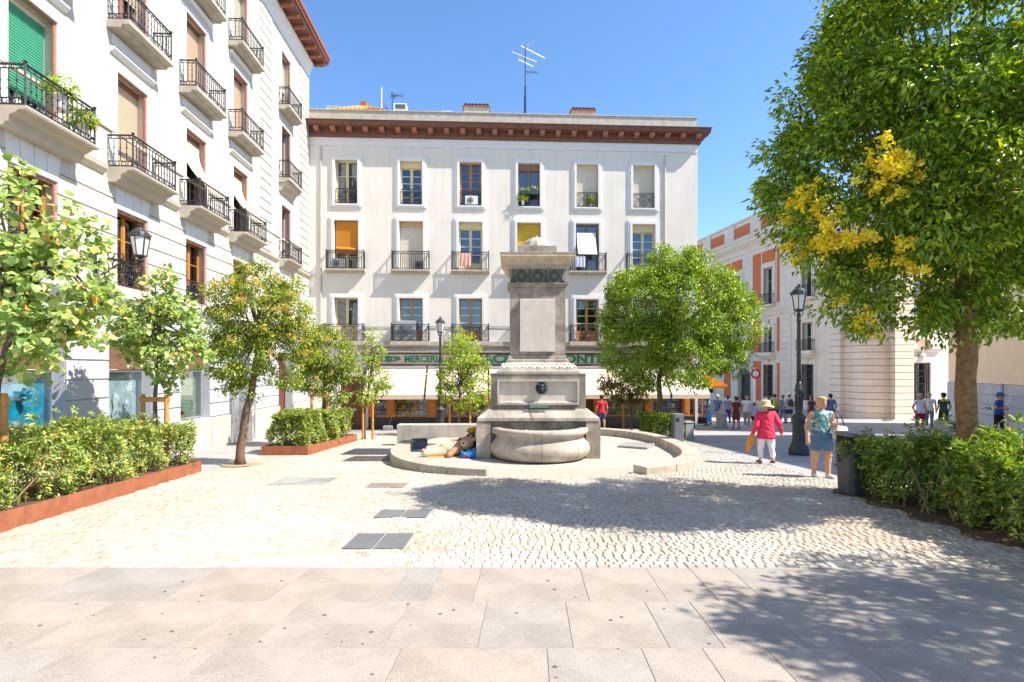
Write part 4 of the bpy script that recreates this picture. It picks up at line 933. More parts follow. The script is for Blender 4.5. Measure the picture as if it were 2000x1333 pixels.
# tall plastered building at right edge (its far part seen beside the trunk, the rest outside the picture)
BD = Vector((-0.31,-0.95,0)).normalized(); BBA = math.atan2(BD.y, BD.x)
BB = empty('plastered_building', (25.4, 31.0, 0), BBA, label='peach plastered building on grey stone base at right edge', cat='building')
PEACH = plain('peach_plaster',(0.92,0.68,0.44),0.9,var=0.06,scale=1.2,bump=0.1,bscale=20,streak=0.12,dark=(0.6,0.42,0.27))
BL_ = 10.3; HB = 15.0
mb = MB(); wall(mb, 0, BL_, 0.92, HB, [(4+4*k,5.2+4*k,z,z+2.1) for k in range(2) for z in (6.2,10)], rev=0.3)
mb.quad((0,0,-2),(0,0,HB),(0,12,HB),(0,12,-2)); mb.quad((BL_,0,-2),(BL_,12,-2),(BL_,12,HB),(BL_,0,HB)); mb.quad((0,0,HB),(BL_,0,HB),(BL_,12,HB),(0,12,HB)); mb.quad((0,12,-2),(0,12,HB),(BL_,12,HB),(BL_,12,-2)); mb.obj('wall', PEACH, BB)
for k in range(2):
    for z in (6.2,10): window(BB, 4.6+4*k, z, 1.2, 2.1, WFRAME, 2, 3, y=0.2, shut=0.6)
GB = granite('grey_base_stone', (0.52,0.52,0.52), 0.15, tint=[(0,(0.9,0.9,0.92)),(1,(1.08,1.06,1.04))], stain=0.15)
MB().box(0,BL_,-0.0,0.02,-3,0.915).obj('base_backing', plain('joint_grey',(0.28,0.28,0.28),0.9), BB)
for r in range(6):
    x = -random.uniform(0,0.9); z0 = 0.90-(r+1)*0.52
    while x < 9.5:
        w = random.uniform(0.95,1.6); a, b = max(0,x), min(9.6,x+w)
        if b-a > 0.1: MB().cbox(a+0.006,b-0.006,-0.06,0.001,z0+0.006,z0+0.514,0.01).obj('stone_block', GB, BB)
        x += w
MB().box(9.62,BL_,-0.06,0.0,-3,0.91).obj('stone_base', GB, BB)
q = MB(); q.tube([(5.75,-0.12,-2.2),(5.75,-0.12,0.95)], 0.075, 8); q.box(5.6,5.9,-0.12,0,0.3,0.36); q.obj('drain_pipe', plain('pipe_blue_grey',(0.50,0.53,0.60),0.6), BB)
# the house next to it, outside the picture at right, whose shade covers the street
NB = empty('corner_house', (18.3, 7.5, 0), 0, label='plain rendered house standing on the right outside the picture, shading the street', cat='building')
mb = MB(); ops_ = [(1.2+3*k,2.4+3*k,z,z+2.0) for k in range(3) for z in (2.6,6.0,9.4)]
wall(mb, 0, 11.0, -1.5, 12.6, ops_, rev=0.3); mb.v = [(y, 11.0-x, z) for x,y,z in mb.v]
mb.quad((0,0,-1.5),(12,0,-1.5),(12,0,12.6),(0,0,12.6)); mb.quad((0,11,12.6),(12,11,12.6),(12,11,-1.5),(0,11,-1.5)); mb.quad((12,0,-1.5),(12,11,-1.5),(12,11,12.6),(12,0,12.6)); mb.obj('wall', PEACH, NB)
rf = MB(); rf.box(-0.4,12.2,-0.3,11.3,12.6,12.8); rf.obj('roof', TERRA, NB)
for a,b,c,d in ops_: MB().box(0.28,0.34,11.0-b,11.0-a,c,d).obj('window', GLASS, NB)
# ================================================================ FOUNTAIN
FX, FY = 0.66, 14.3; FZ = -0.60
FT = empty('fountain', (FX, FY, FZ), 0, label='tall granite pedestal fountain with round basin and bronze lion mask', cat='fountain')
FST = granite('fountain_granite', (0.49,0.415,0.33), 0.34, stain=0.58, scale=90, streak=0.7)
FSL = granite('fountain_light_stone', (0.58,0.51,0.42), 0.24, stain=0.42, scale=90, streak=0.5)
FSG = granite('fountain_grey_stone', (0.38,0.325,0.26), 0.36, stain=0.6, scale=90, streak=0.75)
def fb(nm, w, d, z0, z1, mat=FST, cy=0.0, c=0.012): return MB().cbox(-w/2, w/2, cy-d/2, cy+d/2, z0, z1, c).obj(nm, mat, FT)
Z = lambda y, Y=13.4: 1.63-(y-722)/F*Y-FZ                  # height above the platform of a level seen at row y
# lower base: wings each side of the basin and the wall behind it
for s in (-1, 1): MB().cbox(s*1.55-0.36 if s > 0 else -1.55, 1.55 if s > 0 else -1.55+0.36, -1.0, 1.0, 0, 0.93, 0.012).obj('base_pier', FST, FT)
MB().cbox(-1.188, 1.188, -0.86, 1.0, 0, 0.93, 0.01).obj('base_block', FST, FT)
m = MB()
m.add([(-1.53,-1.02,0.935),(1.53,-1.02,0.935),(1.53,1.02,0.935),(-1.53,1.02,0.935),(-1.53,-1.02,1.02),(1.53,-1.02,1.02),(1.53,1.02,1.02),(-1.53,1.02,1.02),(-1.24,-0.88,1.24),(1.24,-0.88,1.24),(1.24,0.9,1.24),(-1.24,0.9,1.24)],
      [(0,1,5,4),(1,2,6,5),(2,3,7,6),(3,0,4,7),(4,5,9,8),(5,6,10,9),(6,7,11,10),(7,4,8,11),(8,9,10,11),(3,2,1,0)])
m.obj('sloped_plinth', FSL, FT, bevel=0.01)
# lower block with framed recess
zb0, zb1 = 1.245, 2.10; w2, d2 = 1.2, 0.87
m = MB(); fr = MB(); op = (-1.03, 1.03, 1.34, 1.98)
wall(m, -w2, w2, zb0, zb1, [op], y=-d2, rev=0.02); m.box(-w2, w2, -d2+0.03, d2, zb0, zb1); m.quad((-w2,-d2,zb0),(-w2,-d2,zb1),(-w2,-d2+0.031,zb1),(-w2,-d2+0.031,zb0)); m.quad((w2,-d2,zb1),(w2,-d2,zb0),(w2,-d2+0.031,zb0),(w2,-d2+0.031,zb1)); m.quad((-w2,-d2,zb1),(w2,-d2,zb1),(w2,-d2+0.031,zb1),(-w2,-d2+0.031,zb1))
m.obj('lower_block', FSG, FT)
frame_box(fr, -1.03, 1.03, 1.34, 1.98, 0.055, -d2-0.07, -d2+0.02)
fr.prism([(-d2-0.04,1.396),(-d2+0.025,1.45),(-d2+0.025,1.396)], -0.97, 0.97); fr.obj('panel_frame', FSL, FT)
MB().box(-0.974,0.974,-d2+0.012,-d2+0.028,1.397,1.923).obj('panel', plain('stained_panel',(0.60,0.53,0.44),0.8,var=0.08,scale=3,bump=0.1,streak=0.6,dark=(0.42,0.34,0.25)), FT)
MB().box(-w2-0.012,w2+0.012,-d2-0.012,d2+0.012,zb1+0.001,zb1+0.03).obj('block_cap', FSG, FT)
# leaf-carved moulding
def sq_mould(nm, prof, mat, bev=0):
    mb = MB(); k = len(prof); v = []
    for hw, hd, z in prof: v += [(-hw,-hd,z),(hw,-hd,z),(hw,hd,z),(-hw,hd,z)]
    f = [(i*4+j, i*4+(j+1)%4, i*4+4+(j+1)%4, i*4+4+j) for i in range(k-1) for j in range(4)] + [(3,2,1,0), tuple(range(4*k-4,4*k))]
    return mb.add(v, f).obj(nm, mat, FT, bevel=bev)
sq_mould('moulding_base', [(1.045,0.88,2.132),(1.045,0.88,2.19),(1.03,0.86,2.21)], FSL)
mo = sq_mould('carved_moulding', [(1.0,0.84,2.211),(0.99,0.83,2.26),(0.93,0.79,2.33),(0.83,0.72,2.39),(0.80,0.70,2.42)], FSL)
for i in range(10):
    x = -0.86+i*0.19; l = MB()
    for s in (-1,1): l.tube([(x,-0.82,2.27),(x+s*0.05,-0.80,2.31),(x+s*0.06,-0.765,2.36),(x,-0.745,2.38)], [0.014,0.022,0.018,0.01], 5)
    l.sphere((x+0.095,-0.82,2.30), 0.022, 6, 5, (1,0.7,1.6)); l.obj('carved_leaf', plain('carved_white',(0.74,0.70,0.63),0.8,var=0.15,scale=30), mo)
sq_mould('die_base', [(0.80,0.70,2.421),(0.80,0.70,2.46),(0.76,0.67,2.49),(0.73,0.645,2.58),(0.72,0.64,2.6)], FST)
fb('die', 1.42, 1.26, 2.601, 4.33, FST)
MB().cbox(-0.455,0.44,-0.715,-0.631,2.68,4.03,0.01).obj('tablet', plain('tablet_stone',(0.58,0.51,0.44),0.75,var=0.10,scale=4,bump=0.15,streak=0.4,dark=(0.5,0.43,0.36)), FT)
MB().cbox(-0.712-0.005,-0.71+0.003,-0.4,0.4,2.68,4.0,0.002).obj('side_tablet', FST, FT)
sq_mould('neck_moulding', [(0.71,0.63,4.331),(0.73,0.65,4.37),(0.78,0.70,4.41),(0.78,0.70,4.45),(0.72,0.64,4.46)], FST)
fb('frieze', 1.42, 1.26, 4.462, 4.80, plain('frieze_dark',(0.24,0.235,0.20),0.85,var=0.3,scale=8,bump=0.2), c=0.005)
WRE = plain('dark_green_carving',(0.085,0.095,0.07),0.9,var=0.4,scale=20,bump=0.3)  # carvings darker and greener than the fountain stone
for x in (-0.42, 0.0, 0.42): MB().ring((x,-0.65,4.63), 0.105, 0.042, 'y', 16, k=8).obj('wreath', WRE, FT, smooth=True)
for x in (-0.63,-0.21,0.21,0.63): MB().lathe([(0.07,4.47),(0.06,4.52),(0.028,4.60),(0.022,4.72),(0.012,4.79)], 8, (x,-0.645,0)).obj('torch', WRE, FT, smooth=True)
sq_mould('dentil_band', [(0.74,0.66,4.801),(0.76,0.68,4.83),(0.80,0.72,4.86),(0.82,0.74,4.90)], FSL)
for i in range(18): MB().box(-0.78+i*0.088,-0.78+i*0.088+0.055,-0.76,-0.70,4.825,4.895).obj('dentil', FSL, FT)
sq_mould('cornice', [(0.83,0.75,4.901),(0.84,0.76,4.95),(0.87,0.79,5.0),(0.93,0.85,5.06),(0.955,0.875,5.09),(0.955,0.875,5.17)], plain('cornice_ochre',(0.56,0.44,0.29),0.85,var=0.2,scale=6,bump=0.2,streak=0.5,dark=(0.3,0.25,0.18)))
sq_mould('cornice_top', [(0.965,0.885,5.171),(0.965,0.885,5.19),(0.60,0.53,5.27),(0.5,0.46,5.28)], FSL)
sq_mould('cap_block', [(0.50,0.46,5.281),(0.50,0.46,5.44),(0.47,0.43,5.46)], FSG)
dm = MB(); n = 24
dm.lathe([(0.40,5.461),(0.40,5.50),(0.36,5.60),(0.27,5.69),(0.14,5.745),(0.05,5.76)], n)
dm.v = [(x*(1-0.05*(k % n % 2)), y*(1-0.05*(k % n % 2)), z) for k,(x,y,z) in enumerate(dm.v)]
D_ = dm.obj('ribbed_dome', FSL, FT); MB().sphere((0,0,5.785), 0.045, 8, 6, (1,1,0.8)).obj('finial', FSL, FT, smooth=True)
# basin: half oval bowl in front
bowl = [(0.80,0.0),(0.98,0.02),(1.09,0.09),(1.16,0.20),(1.17,0.30),(1.13,0.40),(1.05,0.49),(1.02,0.55),(1.03,0.60),(1.08,0.63),(1.12,0.65),(1.13,0.74),(1.10,0.78),(0.92,0.785),(0.90,0.74),(0.88,0.45)]
A0, SY = PI, 0.92
nb = 4; 
for k in range(nb):
    a0 = PI+PI*k/nb+0.004; a1 = PI+PI*(k+1)/nb-0.004
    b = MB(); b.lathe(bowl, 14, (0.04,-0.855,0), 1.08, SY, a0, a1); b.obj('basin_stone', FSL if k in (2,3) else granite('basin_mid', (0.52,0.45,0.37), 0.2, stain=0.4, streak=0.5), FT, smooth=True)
MB().lathe([(0.02,0.55),(0.9,0.55)], 24, (0.04,-0.855,0), 1.08, SY, PI, 2*PI).obj('water', plain('still_water',(0.10,0.12,0.09),0.05,var=0.2), FT)
for x in (-0.3, 0.62): MB().box(x-0.035,x+0.035,-1.55,-0.865,0.50,0.72).obj('grate_bar', FSL, FT)
# bronze lion mask, its spout and the small plate
def lion():
    m = MB(); m.sphere((0,0,0), 0.10, 12, 8, (1,0.75,1.08)); m.sphere((0,-0.075,-0.03), 0.055, 10, 6, (1,0.8,0.85)); m.sphere((0,-0.11,-0.012), 0.02, 6, 5)
    for k in range(14):
        a = 2*PI*k/14; m.sphere((0.115*math.cos(a),0.02,0.125*math.sin(a)), 0.038, 7, 5, (1,0.7,1))
    for s in (-1,1): m.sphere((s*0.04,-0.07,0.03), 0.02, 6, 5); m.sphere((s*0.085,-0.03,0.085), 0.03, 6, 5); m.tube([(s*0.06,-0.06,0.06),(s*0.02,-0.085,0.052)], 0.014, 5)
    m.tube([(0,-0.10,-0.055),(0,-0.16,-0.075)], 0.012, 6); return m
lion().obj('lion_mask', plain('green_bronze',(0.035,0.06,0.06),0.4,0.6,var=0.5,scale=25), FT, (0.08,-d2-0.06,1.76), smooth=True)
MB().box(-0.22,0.26,-d2-0.10,-d2-0.075,1.27,1.33).obj('bronze_plate', plain('verdigris',(0.12,0.25,0.19),0.6,var=0.3,scale=30), FT)
MB().tube([(-0.23,-0.872,1.24),(-0.2,-0.96,1.16),(-0.15,-1.03,1.05),(-0.13,-1.04,0.95)], 0.008, 4).obj('drain_crack', IRON, FT)
# ---- platform and kerb
PLAT = granite('platform_slab', (0.52,0.465,0.395), 0.15, tint=[(0,(0.93,0.93,0.94)),(1,(1.05,1.03,1.0))], stain=0.2)
KERB = granite('kerb_stone', (0.52,0.455,0.375), 0.28, streak=0.45, tint=[(0,(0.92,0.92,0.92)),(1,(1.06,1.04,1.0))], stain=0.3)
PC = Vector((0.80, 14.75)); PA, PB_ = 3.95, 4.1
def oval(a, k=1.0, m=0.0):                                # rounded-rectangle-like oval
    c, s = math.cos(a), math.sin(a); e = 0.78
    return (PC.x+(PA*k+m)*math.copysign(abs(c)**e, c), PC.y+(PB_*k+m)*math.copysign(abs(s)**e, s))
plat = empty('fountain_platform', (0,0,0), 0, kind='structure')
outline = [oval(2*PI*i/48, 1.0, -0.15) for i in range(48)]
MB().poly(outline, -1.3, FZ-0.012).obj('platform_bed', plain('joint_sand',(0.40,0.33,0.25),0.95), plat)
def clip_convex(poly, clip):
    out = poly
    for i in range(len(clip)):
        a, b = clip[i], clip[(i+1) % len(clip)]; inp = out; out = []
        if not inp: return []
        side = lambda p: (b[0]-a[0])*(p[1]-a[1])-(b[1]-a[1])*(p[0]-a[0])
        for j in range(len(inp)):
            p, q = inp[j-1], inp[j]; sp, sq = side(p), side(q)
            if (sp >= 0) != (sq >= 0):
                t = sp/(sp-sq); out.append((p[0]+(q[0]-p[0])*t, p[1]+(q[1]-p[1])*t))
            if sq >= 0: out.append(q)
    return out
y = 10.6; r = 0
while y < 18.9:
    x = -3.6-0.5*(r % 2)
    while x < 5.2:
        w = 1.05; pl = clip_convex([(x+0.003,y+0.003),(x+w-0.003,y+0.003),(x+w-0.003,y+0.697),(x+0.003,y+0.697)], outline)
        if len(pl) > 2 and abs(sum(pl[i-1][0]*pl[i][1]-pl[i][0]*pl[i-1][1] for i in range(len(pl)))) > 0.02: MB().poly(pl, FZ-0.05, FZ+random.uniform(-0.001,0.001)).obj('platform_slab', PLAT, plat)
        x += w
    y += 0.7; r += 1
KT = -0.38
def kerb_arc(a0, a1, n, top=KT, wid=0.40, grp='kerb'):
    for k in range(n):
        b0, b1 = a0+(a1-a0)*k/n+0.0015, a0+(a1-a0)*(k+1)/n-0.0015; st = 5
        o_ = [oval(b0+(b1-b0)*i/st, 1.0) for i in range(st+1)]; i_ = [oval(b0+(b1-b0)*i/st, 1.0, -wid) for i in range(st+1)]
        MB().poly(o_+i_[::-1], -1.25, top+random.uniform(-0.002,0.002)).obj('kerb_stone', KERB, plat, bevel=0.02)
kerb_arc(math.radians(-66), math.radians(90), 11)            # right arm, round to the back
kerb_arc(math.radians(90), math.radians(128), 3)
kerb_arc(math.radians(176), math.radians(256), 6)            # left arm
m = MB().cbox(0, 3.0, 0, 0.42, 0, 0.95, 0.02); m.obj('parapet_block', granite('pale_block',(0.50,0.46,0.40),0.18,stain=0.3,streak=0.3), plat, (-3.75,17.35,-1.12), (0,0,0.03))
m = MB().cbox(0, 1.2, 0, 0.40, 0, 0.92, 0.02); m.obj('parapet_block', granite('pale_block',(0.50,0.46,0.40),0.18,stain=0.3,streak=0.3), plat, (-0.72,17.44,-1.12), (0,0,0.03))
MB().cbox(-0.3,0.55,-0.15,0.75,0,0.06,0.01).obj('drain_stone', GSL, plat, (3.35,15.2,FZ+0.001), (0,0,-0.5))
# ================================================================ VEGETATION
BARK = plain('bark_brown',(0.17,0.105,0.065),0.9,var=0.4,scale=18,bump=0.8,bscale=40)
BARK_Y = plain('bark_grey',(0.15,0.11,0.085),0.9,var=0.35,scale=20,bump=0.7,bscale=50)
BARK_B = plain('bark_big',(0.25,0.135,0.06),0.9,var=0.5,scale=16,bump=1.0,bscale=30,streak=0.6,dark=(0.08,0.045,0.025))
LF_PRIV = island('privet_leaf', [(0,(0.073,0.144,0.018)),(0.3,(0.136,0.253,0.025)),(0.6,(0.228,0.373,0.030)),(0.85,(0.395,0.542,0.038)),(1,(0.581,0.609,0.049))], 0.34, 0.29, spec=0.5)
LF_TREE3 = island('flowering_leaf', [(0,(0.078,0.142,0.024)),(0.4,(0.155,0.252,0.034)),(0.7,(0.293,0.394,0.047)),(0.9,(0.483,0.504,0.061)),(1,(0.724,0.536,0.068))], 0.4, 0.32, spec=0.4)
LF_ROUND = island('round_leaf', [(0,(0.140,0.238,0.061)),(0.4,(0.279,0.416,0.110)),(0.75,(0.436,0.564,0.175)),(0.93,(0.629,0.653,0.264)),(0.96,(0.776,0.564,0.110)),(1,(0.776,0.267,0.088))], 0.45, 0.36, spec=0.35)
LF_YOUNG = island('young_leaf', [(0,(0.120,0.225,0.034)),(0.5,(0.285,0.435,0.054)),(0.85,(0.510,0.600,0.095)),(1,(0.630,0.420,0.121))], 0.45, 0.36)
LF_HEDGE = island('hedge_leaf', [(0,(0.088,0.150,0.039)),(0.4,(0.194,0.286,0.061)),(0.75,(0.351,0.451,0.090)),(0.93,(0.579,0.542,0.124)),(0.97,(0.720,0.542,0.090)),(1,(0.579,0.271,0.106))], 0.4, 0.3, spec=0.4)
LF_DARK = island('dark_hedge_leaf', [(0,(0.067,0.133,0.027)),(0.5,(0.157,0.265,0.044)),(0.85,(0.316,0.437,0.062)),(1,(0.586,0.569,0.079))], 0.38, 0.28, spec=0.45)
FLOWER_P = island('pale_panicle', [(0,(0.42,0.33,0.06)),(0.5,(0.58,0.46,0.10)),(1,(0.66,0.56,0.18))], 0.7, 0.25)
FLOWER = island('yellow_panicle', [(0,(0.740,0.474,0.016)),(0.5,(0.850,0.727,0.032)),(1,(0.850,0.850,0.097))], 0.7, 0.25)
def unit(a): return a/np.maximum(np.linalg.norm(a, axis=1, keepdims=True), 1e-9)
def np_mesh(name, V, Fc, mat):
    """V (n,3) floats, Fc (m,k) ints"""
    me = bpy.data.meshes.new(name); n, (m, k) = len(V), Fc.shape
    me.vertices.add(n); me.vertices.foreach_set('co', V.astype(np.float32).ravel())
    me.loops.add(m*k); me.loops.foreach_set('vertex_index', Fc.astype(np.int32).ravel())
    me.polygons.add(m); me.polygons.foreach_set('loop_start', np.arange(0, m*k, k, dtype=np.int32)); me.polygons.foreach_set('loop_total', np.full(m, k, dtype=np.int32))
    me.materials.append(mat); me.update(calc_edges=True); return me
def leaf_arrays(C, D, Nn, Ln, Wd, droop=0.25, heart=False, fold=0.15):
    D = unit(D); S = unit(np.cross(D, Nn)); U = np.cross(S, D); L = Ln[:,None]; W = Wd[:,None]
    if heart:
        P = [C, C+D*L*0.12+S*W*0.42+U*W*fold*0.3-D*L*0.1, C+D*L*0.5+S*W*0.52+U*W*fold, C+D*L*0.82+S*W*0.28+U*W*fold*0.5-U*L*droop*0.5, C+D*L-U*L*droop, C+D*L*0.82-S*W*0.28+U*W*fold*0.5-U*L*droop*0.5, C+D*L*0.5-S*W*0.52+U*W*fold, C+D*L*0.12-S*W*0.42+U*W*fold*0.3-D*L*0.1]
        k = 8; tri = [(0,1,2,3),(0,3,4,5),(0,5,6,7)]
    else:
        P = [C, C+D*L*0.45+S*W*0.5+U*W*fold, C+D*L-U*L*droop, C+D*L*0.45-S*W*0.5+U*W*fold]
        k = 4; tri = [(0,1,2),(0,2,3)]
    V = np.stack(P, 1).reshape(-1, 3); n = len(C)
    Fc = (np.arange(n)[:,None,None]*k+np.array(tri)[None]).reshape(-1, len(tri[0]))
    return V, Fc
def clumps_of(blobs, n, rng, shell=0.2, low=True):
    b = np.array(blobs, float); r = b[:,3]; w = r**2; idx = rng.choice(len(b), n, p=w/w.sum())
    d = unit(rng.normal(size=(n,3))); rad = 1-np.abs(rng.normal(size=n))*shell; rad = np.clip(rad, 0.25, 1.03)
    sc_ = b[:,4:5] if b.shape[1] > 4 else np.ones((len(b),1))
    off = d*(rad*r[idx])[:,None]; off[:,2] *= sc_[idx,0]
    p = b[idx,:3]+off
    # drop clumps buried deep in another blob
    keep = np.ones(n, bool)
    for c in b: keep &= ~((np.linalg.norm(p-c[:3], axis=1) < c[3]*0.55) & (rng.random(n) < 0.75))
    return p[keep], d[keep]
def crown(par, blobs, ncl, per, size, rc, mat, rng, heart=False, droop=0.3, aspect=0.45, shell=0.2, up=0.25, name='crown', near=0):
    P, Dv = clumps_of(blobs, ncl, rng, shell); n = len(P)
    rcs = rc*rng.uniform(0.6, 1.35, n)
    pp = rng.poisson(per, n).clip(2); idx = np.repeat(np.arange(n), pp); m = len(idx)
    loc = unit(rng.normal(size=(m,3)))*(rng.random(m)**0.5*rcs[idx])[:,None]; loc[:,2] *= 0.75
    C = P[idx]+loc
    D = unit(loc)*0.7+Dv[idx]*0.35+rng.normal(size=(m,3))*0.45; D[:,2] -= 0.28
    N_ = rng.normal(size=(m,3))*0.55+np.array([0.25,-0.15,1.0]); 
    L = size*rng.uniform(0.65, 1.2, m)
    V, Fc = leaf_arrays(C, D, N_, L, L*aspect*rng.uniform(0.85,1.15,m), droop, heart)
    if near:                                               # the nearest large leaves stand as single pieces
        k = 8 if heart else 4; fk = len(Fc)//m
        o = np.argsort(C[:,1]+0.2*rng.random(m))[:near]; keep = np.ones(m, bool); keep[o] = False
        mt = MAT.get(mat.name+'_single')
        if not mt:
            src = nodes(mat.name+'_single'); mt, nt, p_, N2, L2 = src; oi = N2.new('ShaderNodeObjectInfo')
            rp = [x for x in mat.node_tree.nodes if x.type == 'VALTORGB'][0]
            c = ramp(nt, oi.outputs['Random'], [(e.position, tuple(e.color)[:3]) for e in rp.color_ramp.elements])
            L2.new(c, p_.inputs['Base Color']); p_.inputs['Roughness'].default_value = 0.45
            t = N2.new('ShaderNodeBsdfTranslucent'); L2.new(mix_col(nt, 1.0, c, (1.45,1.5,1.1), 'MULTIPLY'), t.inputs[0]); mx = N2.new('ShaderNodeMixShader'); mx.inputs[0].default_value = 0.36
            L2.new(p_.outputs[0], mx.inputs[1]); L2.new(t.outputs[0], mx.inputs[2]); L2.new(mx.outputs[0], N2['Material Output'].inputs[0]); MAT[mat.name+'_single'] = mt
        fs = Fc[:fk]
        for i in o:
            link('leaf', np_mesh('leaf', V[i*k:(i+1)*k]-C[i], fs, mt), par, C[i])
        V = V.reshape(m, k, 3)[keep].reshape(-1, 3); Fc = Fc[:keep.sum()*fk]
    o = link(name, np_mesh(name, V, Fc, mat), par)
    if near: o['kind'] = 'stuff'
    return P, Dv
def panicles(par, pts, size, rng, per=230, mat=None):
    for c, s in pts:
        n = int(per*s*s/0.04)+20; ns = max(4, int(s*42)); sub_ = rng.normal(size=(ns,3))*np.array([s,s*0.6,s*0.6])*0.5; ax = unit(rng.normal(size=(ns,3))+np.array([0,-0.4,0.5])); w_ = rng.integers(0, ns, n); t_ = rng.random(n)
        C = np.array(c)+np.array([0.03,-0.12,0.02])+sub_[w_]+ax[w_]*(t_*s*0.55)[:,None]+rng.normal(size=(n,3))*(0.028*(1.15-t_)+0.006)[:,None]
        D = rng.normal(size=(n,3)); L = np.full(n, size)*rng.uniform(0.6,1.3,n)
        V, Fc = leaf_arrays(C, D, rng.normal(size=(n,3)), L, L*0.6, 0.1)
        link('flower_cluster', np_mesh('flower_cluster', V, Fc, mat or FLOWER), par, kind='stuff')
def ray_hit(blobs, px, py, frac=0.96):
    o = Vector((0,0,1.63)); d = Vector(((px-1000)/F, 1, -(py-722)/F)); best = None
    for b in blobs:
        c = Vector(b[:3]); r = b[3]*frac; A = d.dot(d); B_ = 2*d.dot(o-c); C_ = (o-c).dot(o-c)-r*r; q = B_*B_-4*A*C_
        if q > 0:
            t = (-B_-math.sqrt(q))/(2*A)
            if best is None or t < best: best = t
    return o+d*best if best else None
def limbs(mb, top, P, rng, n, r0, n6=6):
    if len(P) == 0: return
    for i in rng.choice(len(P), min(n, len(P)), replace=False):
        p = Vector(P[i]); t = Vector(top)+Vector((0,0,rng.uniform(-0.25,0.25))); mid = t.lerp(p, 0.5)+Vector((rng.normal()*0.08, rng.normal()*0.08, 0.12*(p-t).length))
        mb.tube([t, t.lerp(mid,0.6), mid, mid.lerp(p,0.6), p], [r0,r0*0.8,r0*0.55,r0*0.35,r0*0.15], n6)
def blob_px(lst, Y): return [(*at(x, y, Y+dy), r) for x, y, r, dy in lst]
def tree(name, label, base, path, blobs, ncl, per, size, rc, mat, bark, r0, seed, heart=False, nl=18, lr=None, flowers=None, fsize=0.03, droop=0.3, aspect=0.45, shell=0.2, near=0, group=None, cat='tree', fmat=None):
    rng = np.random.default_rng(seed); E = empty(name, base, 0, label=label, cat=cat, group=group); b = Vector(base)
    bl = [(x-b.x, y-b.y, z-b.z, *r) for x,y,z,*r in blobs]
    P, D = crown(E, bl, ncl, per, size, rc, mat, rng, heart, droop, aspect, shell, near=near)
    mb = MB(); pts = [Vector(p)-b for p in path]
    # smooth trunk with a flared, knotty outline
    fine = []; k = len(pts)-1
    for i in range(k):
        for j in range(5): fine.append(pts[i].lerp(pts[i+1], j/5))
    fine.append(pts[-1]); m = len(fine)
    rs_ = [r0*(1.0-0.45*i/m)*(1+0.05*math.sin(i*2.3+seed))*(1.35 if i == 0 else 1.1 if i == 1 else 1) for i in range(m)]
    fine = [p+Vector((math.sin(i*1.1+seed)*r0*0.12, math.cos(i*1.4)*r0*0.12, 0)) for i, p in enumerate(fine)]
    mb.tube(fine, rs_, 10); limbs(mb, fine[-1], P, rng, nl, lr or r0*0.42); limbs(mb, fine[-4], P, rng, nl//3, (lr or r0*0.42)*0.8)
    mb.obj('trunk', bark, E, smooth=True)
    if flowers:
        pts_ = []
        for px, py, s in flowers:
            h = ray_hit(blobs, px, py)
            if h: pts_.append((h-b, s))
        panicles(E, pts_, fsize, rng, mat=fmat)
    return E
# --- big privet at right
bigB = blob_px([(1715,330,1.38,0.1),(1835,150,1.55,0.0),(1960,400,1.5,0.3),(1640,440,0.80,-0.1),(1745,545,0.78,0.2),(1905,-10,1.5,0.2),(2070,220,1.7,0.4),(1690,130,0.8,0.3),(1590,330,0.62,0.3),(1850,560,0.75,0.3),(1990,560,0.8,0.6),(1640,215,0.66,0.0),(1560,400,0.45,0.2),(1720,20,0.75,0.3),(2120,480,1.2,0.5),(1680,600,0.38,0.1),(1990,90,1.3,-0.3),(1900,280,1.2,-0.5),(1800,420,0.9,-0.4),(2010,330,1.0,-0.6),(1780,40,0.9,-0.2)], 7.0)
tb = Vector((5.99, 7.0, gz(7.0)))
tree('flowering_tree', 'largest tree, dense dark green crown with yellow blossom, right foreground', tb, [tb, at(1889,880,7.0), at(1887,700,7.0), at(1882,560,7.0), at(1862,430,7.0)], bigB, 1500, 82, 0.092, 0.25, LF_PRIV, BARK_B, 0.14, 3, nl=34, lr=0.03, droop=0.35, aspect=0.46, shell=0.22,
     flowers=[(1720,325,0.26),(1690,345,0.22),(1750,350,0.22),(1715,380,0.22),(1620,450,0.24),(1595,475,0.2),(1650,475,0.22),(1610,490,0.22),(1545,405,0.2),(1530,425,0.18),(1570,420,0.16),(1740,490,0.14),(1752,518,0.11),(1785,535,0.13),(1700,525,0.1),(1672,625,0.13),(1680,650,0.12),(1545,490,0.14),(1555,510,0.12),(1625,600,0.09),(1565,380,0.1)], fsize=0.052)
for i, (px, py) in enumerate(((0,0),)): pass
# --- the tree just outside the picture whose shade lies on the slabs
offB = [(7.1,2.55,4.5,1.25),(8.2,2.3,4.6,1.4),(6.2,2.9,4.2,0.75),(7.7,3.3,4.3,1.05),(9.3,2.2,4.4,1.3),(6.7,1.7,4.4,0.9),(8.3,1.2,4.5,1.1),(6.0,2.2,3.9,0.5)]
tb = Vector((8.0,2.4,gz(2.4))); tree('shade_tree', 'tree beside the pavement whose leaf shade falls on the slabs', tb, [tb, tb+Vector((0,0,1.6)), tb+Vector((-0.1,0,3.2))], offB, 420, 48, 0.11, 0.28, LF_PRIV, BARK_B, 0.14, 5, nl=20)
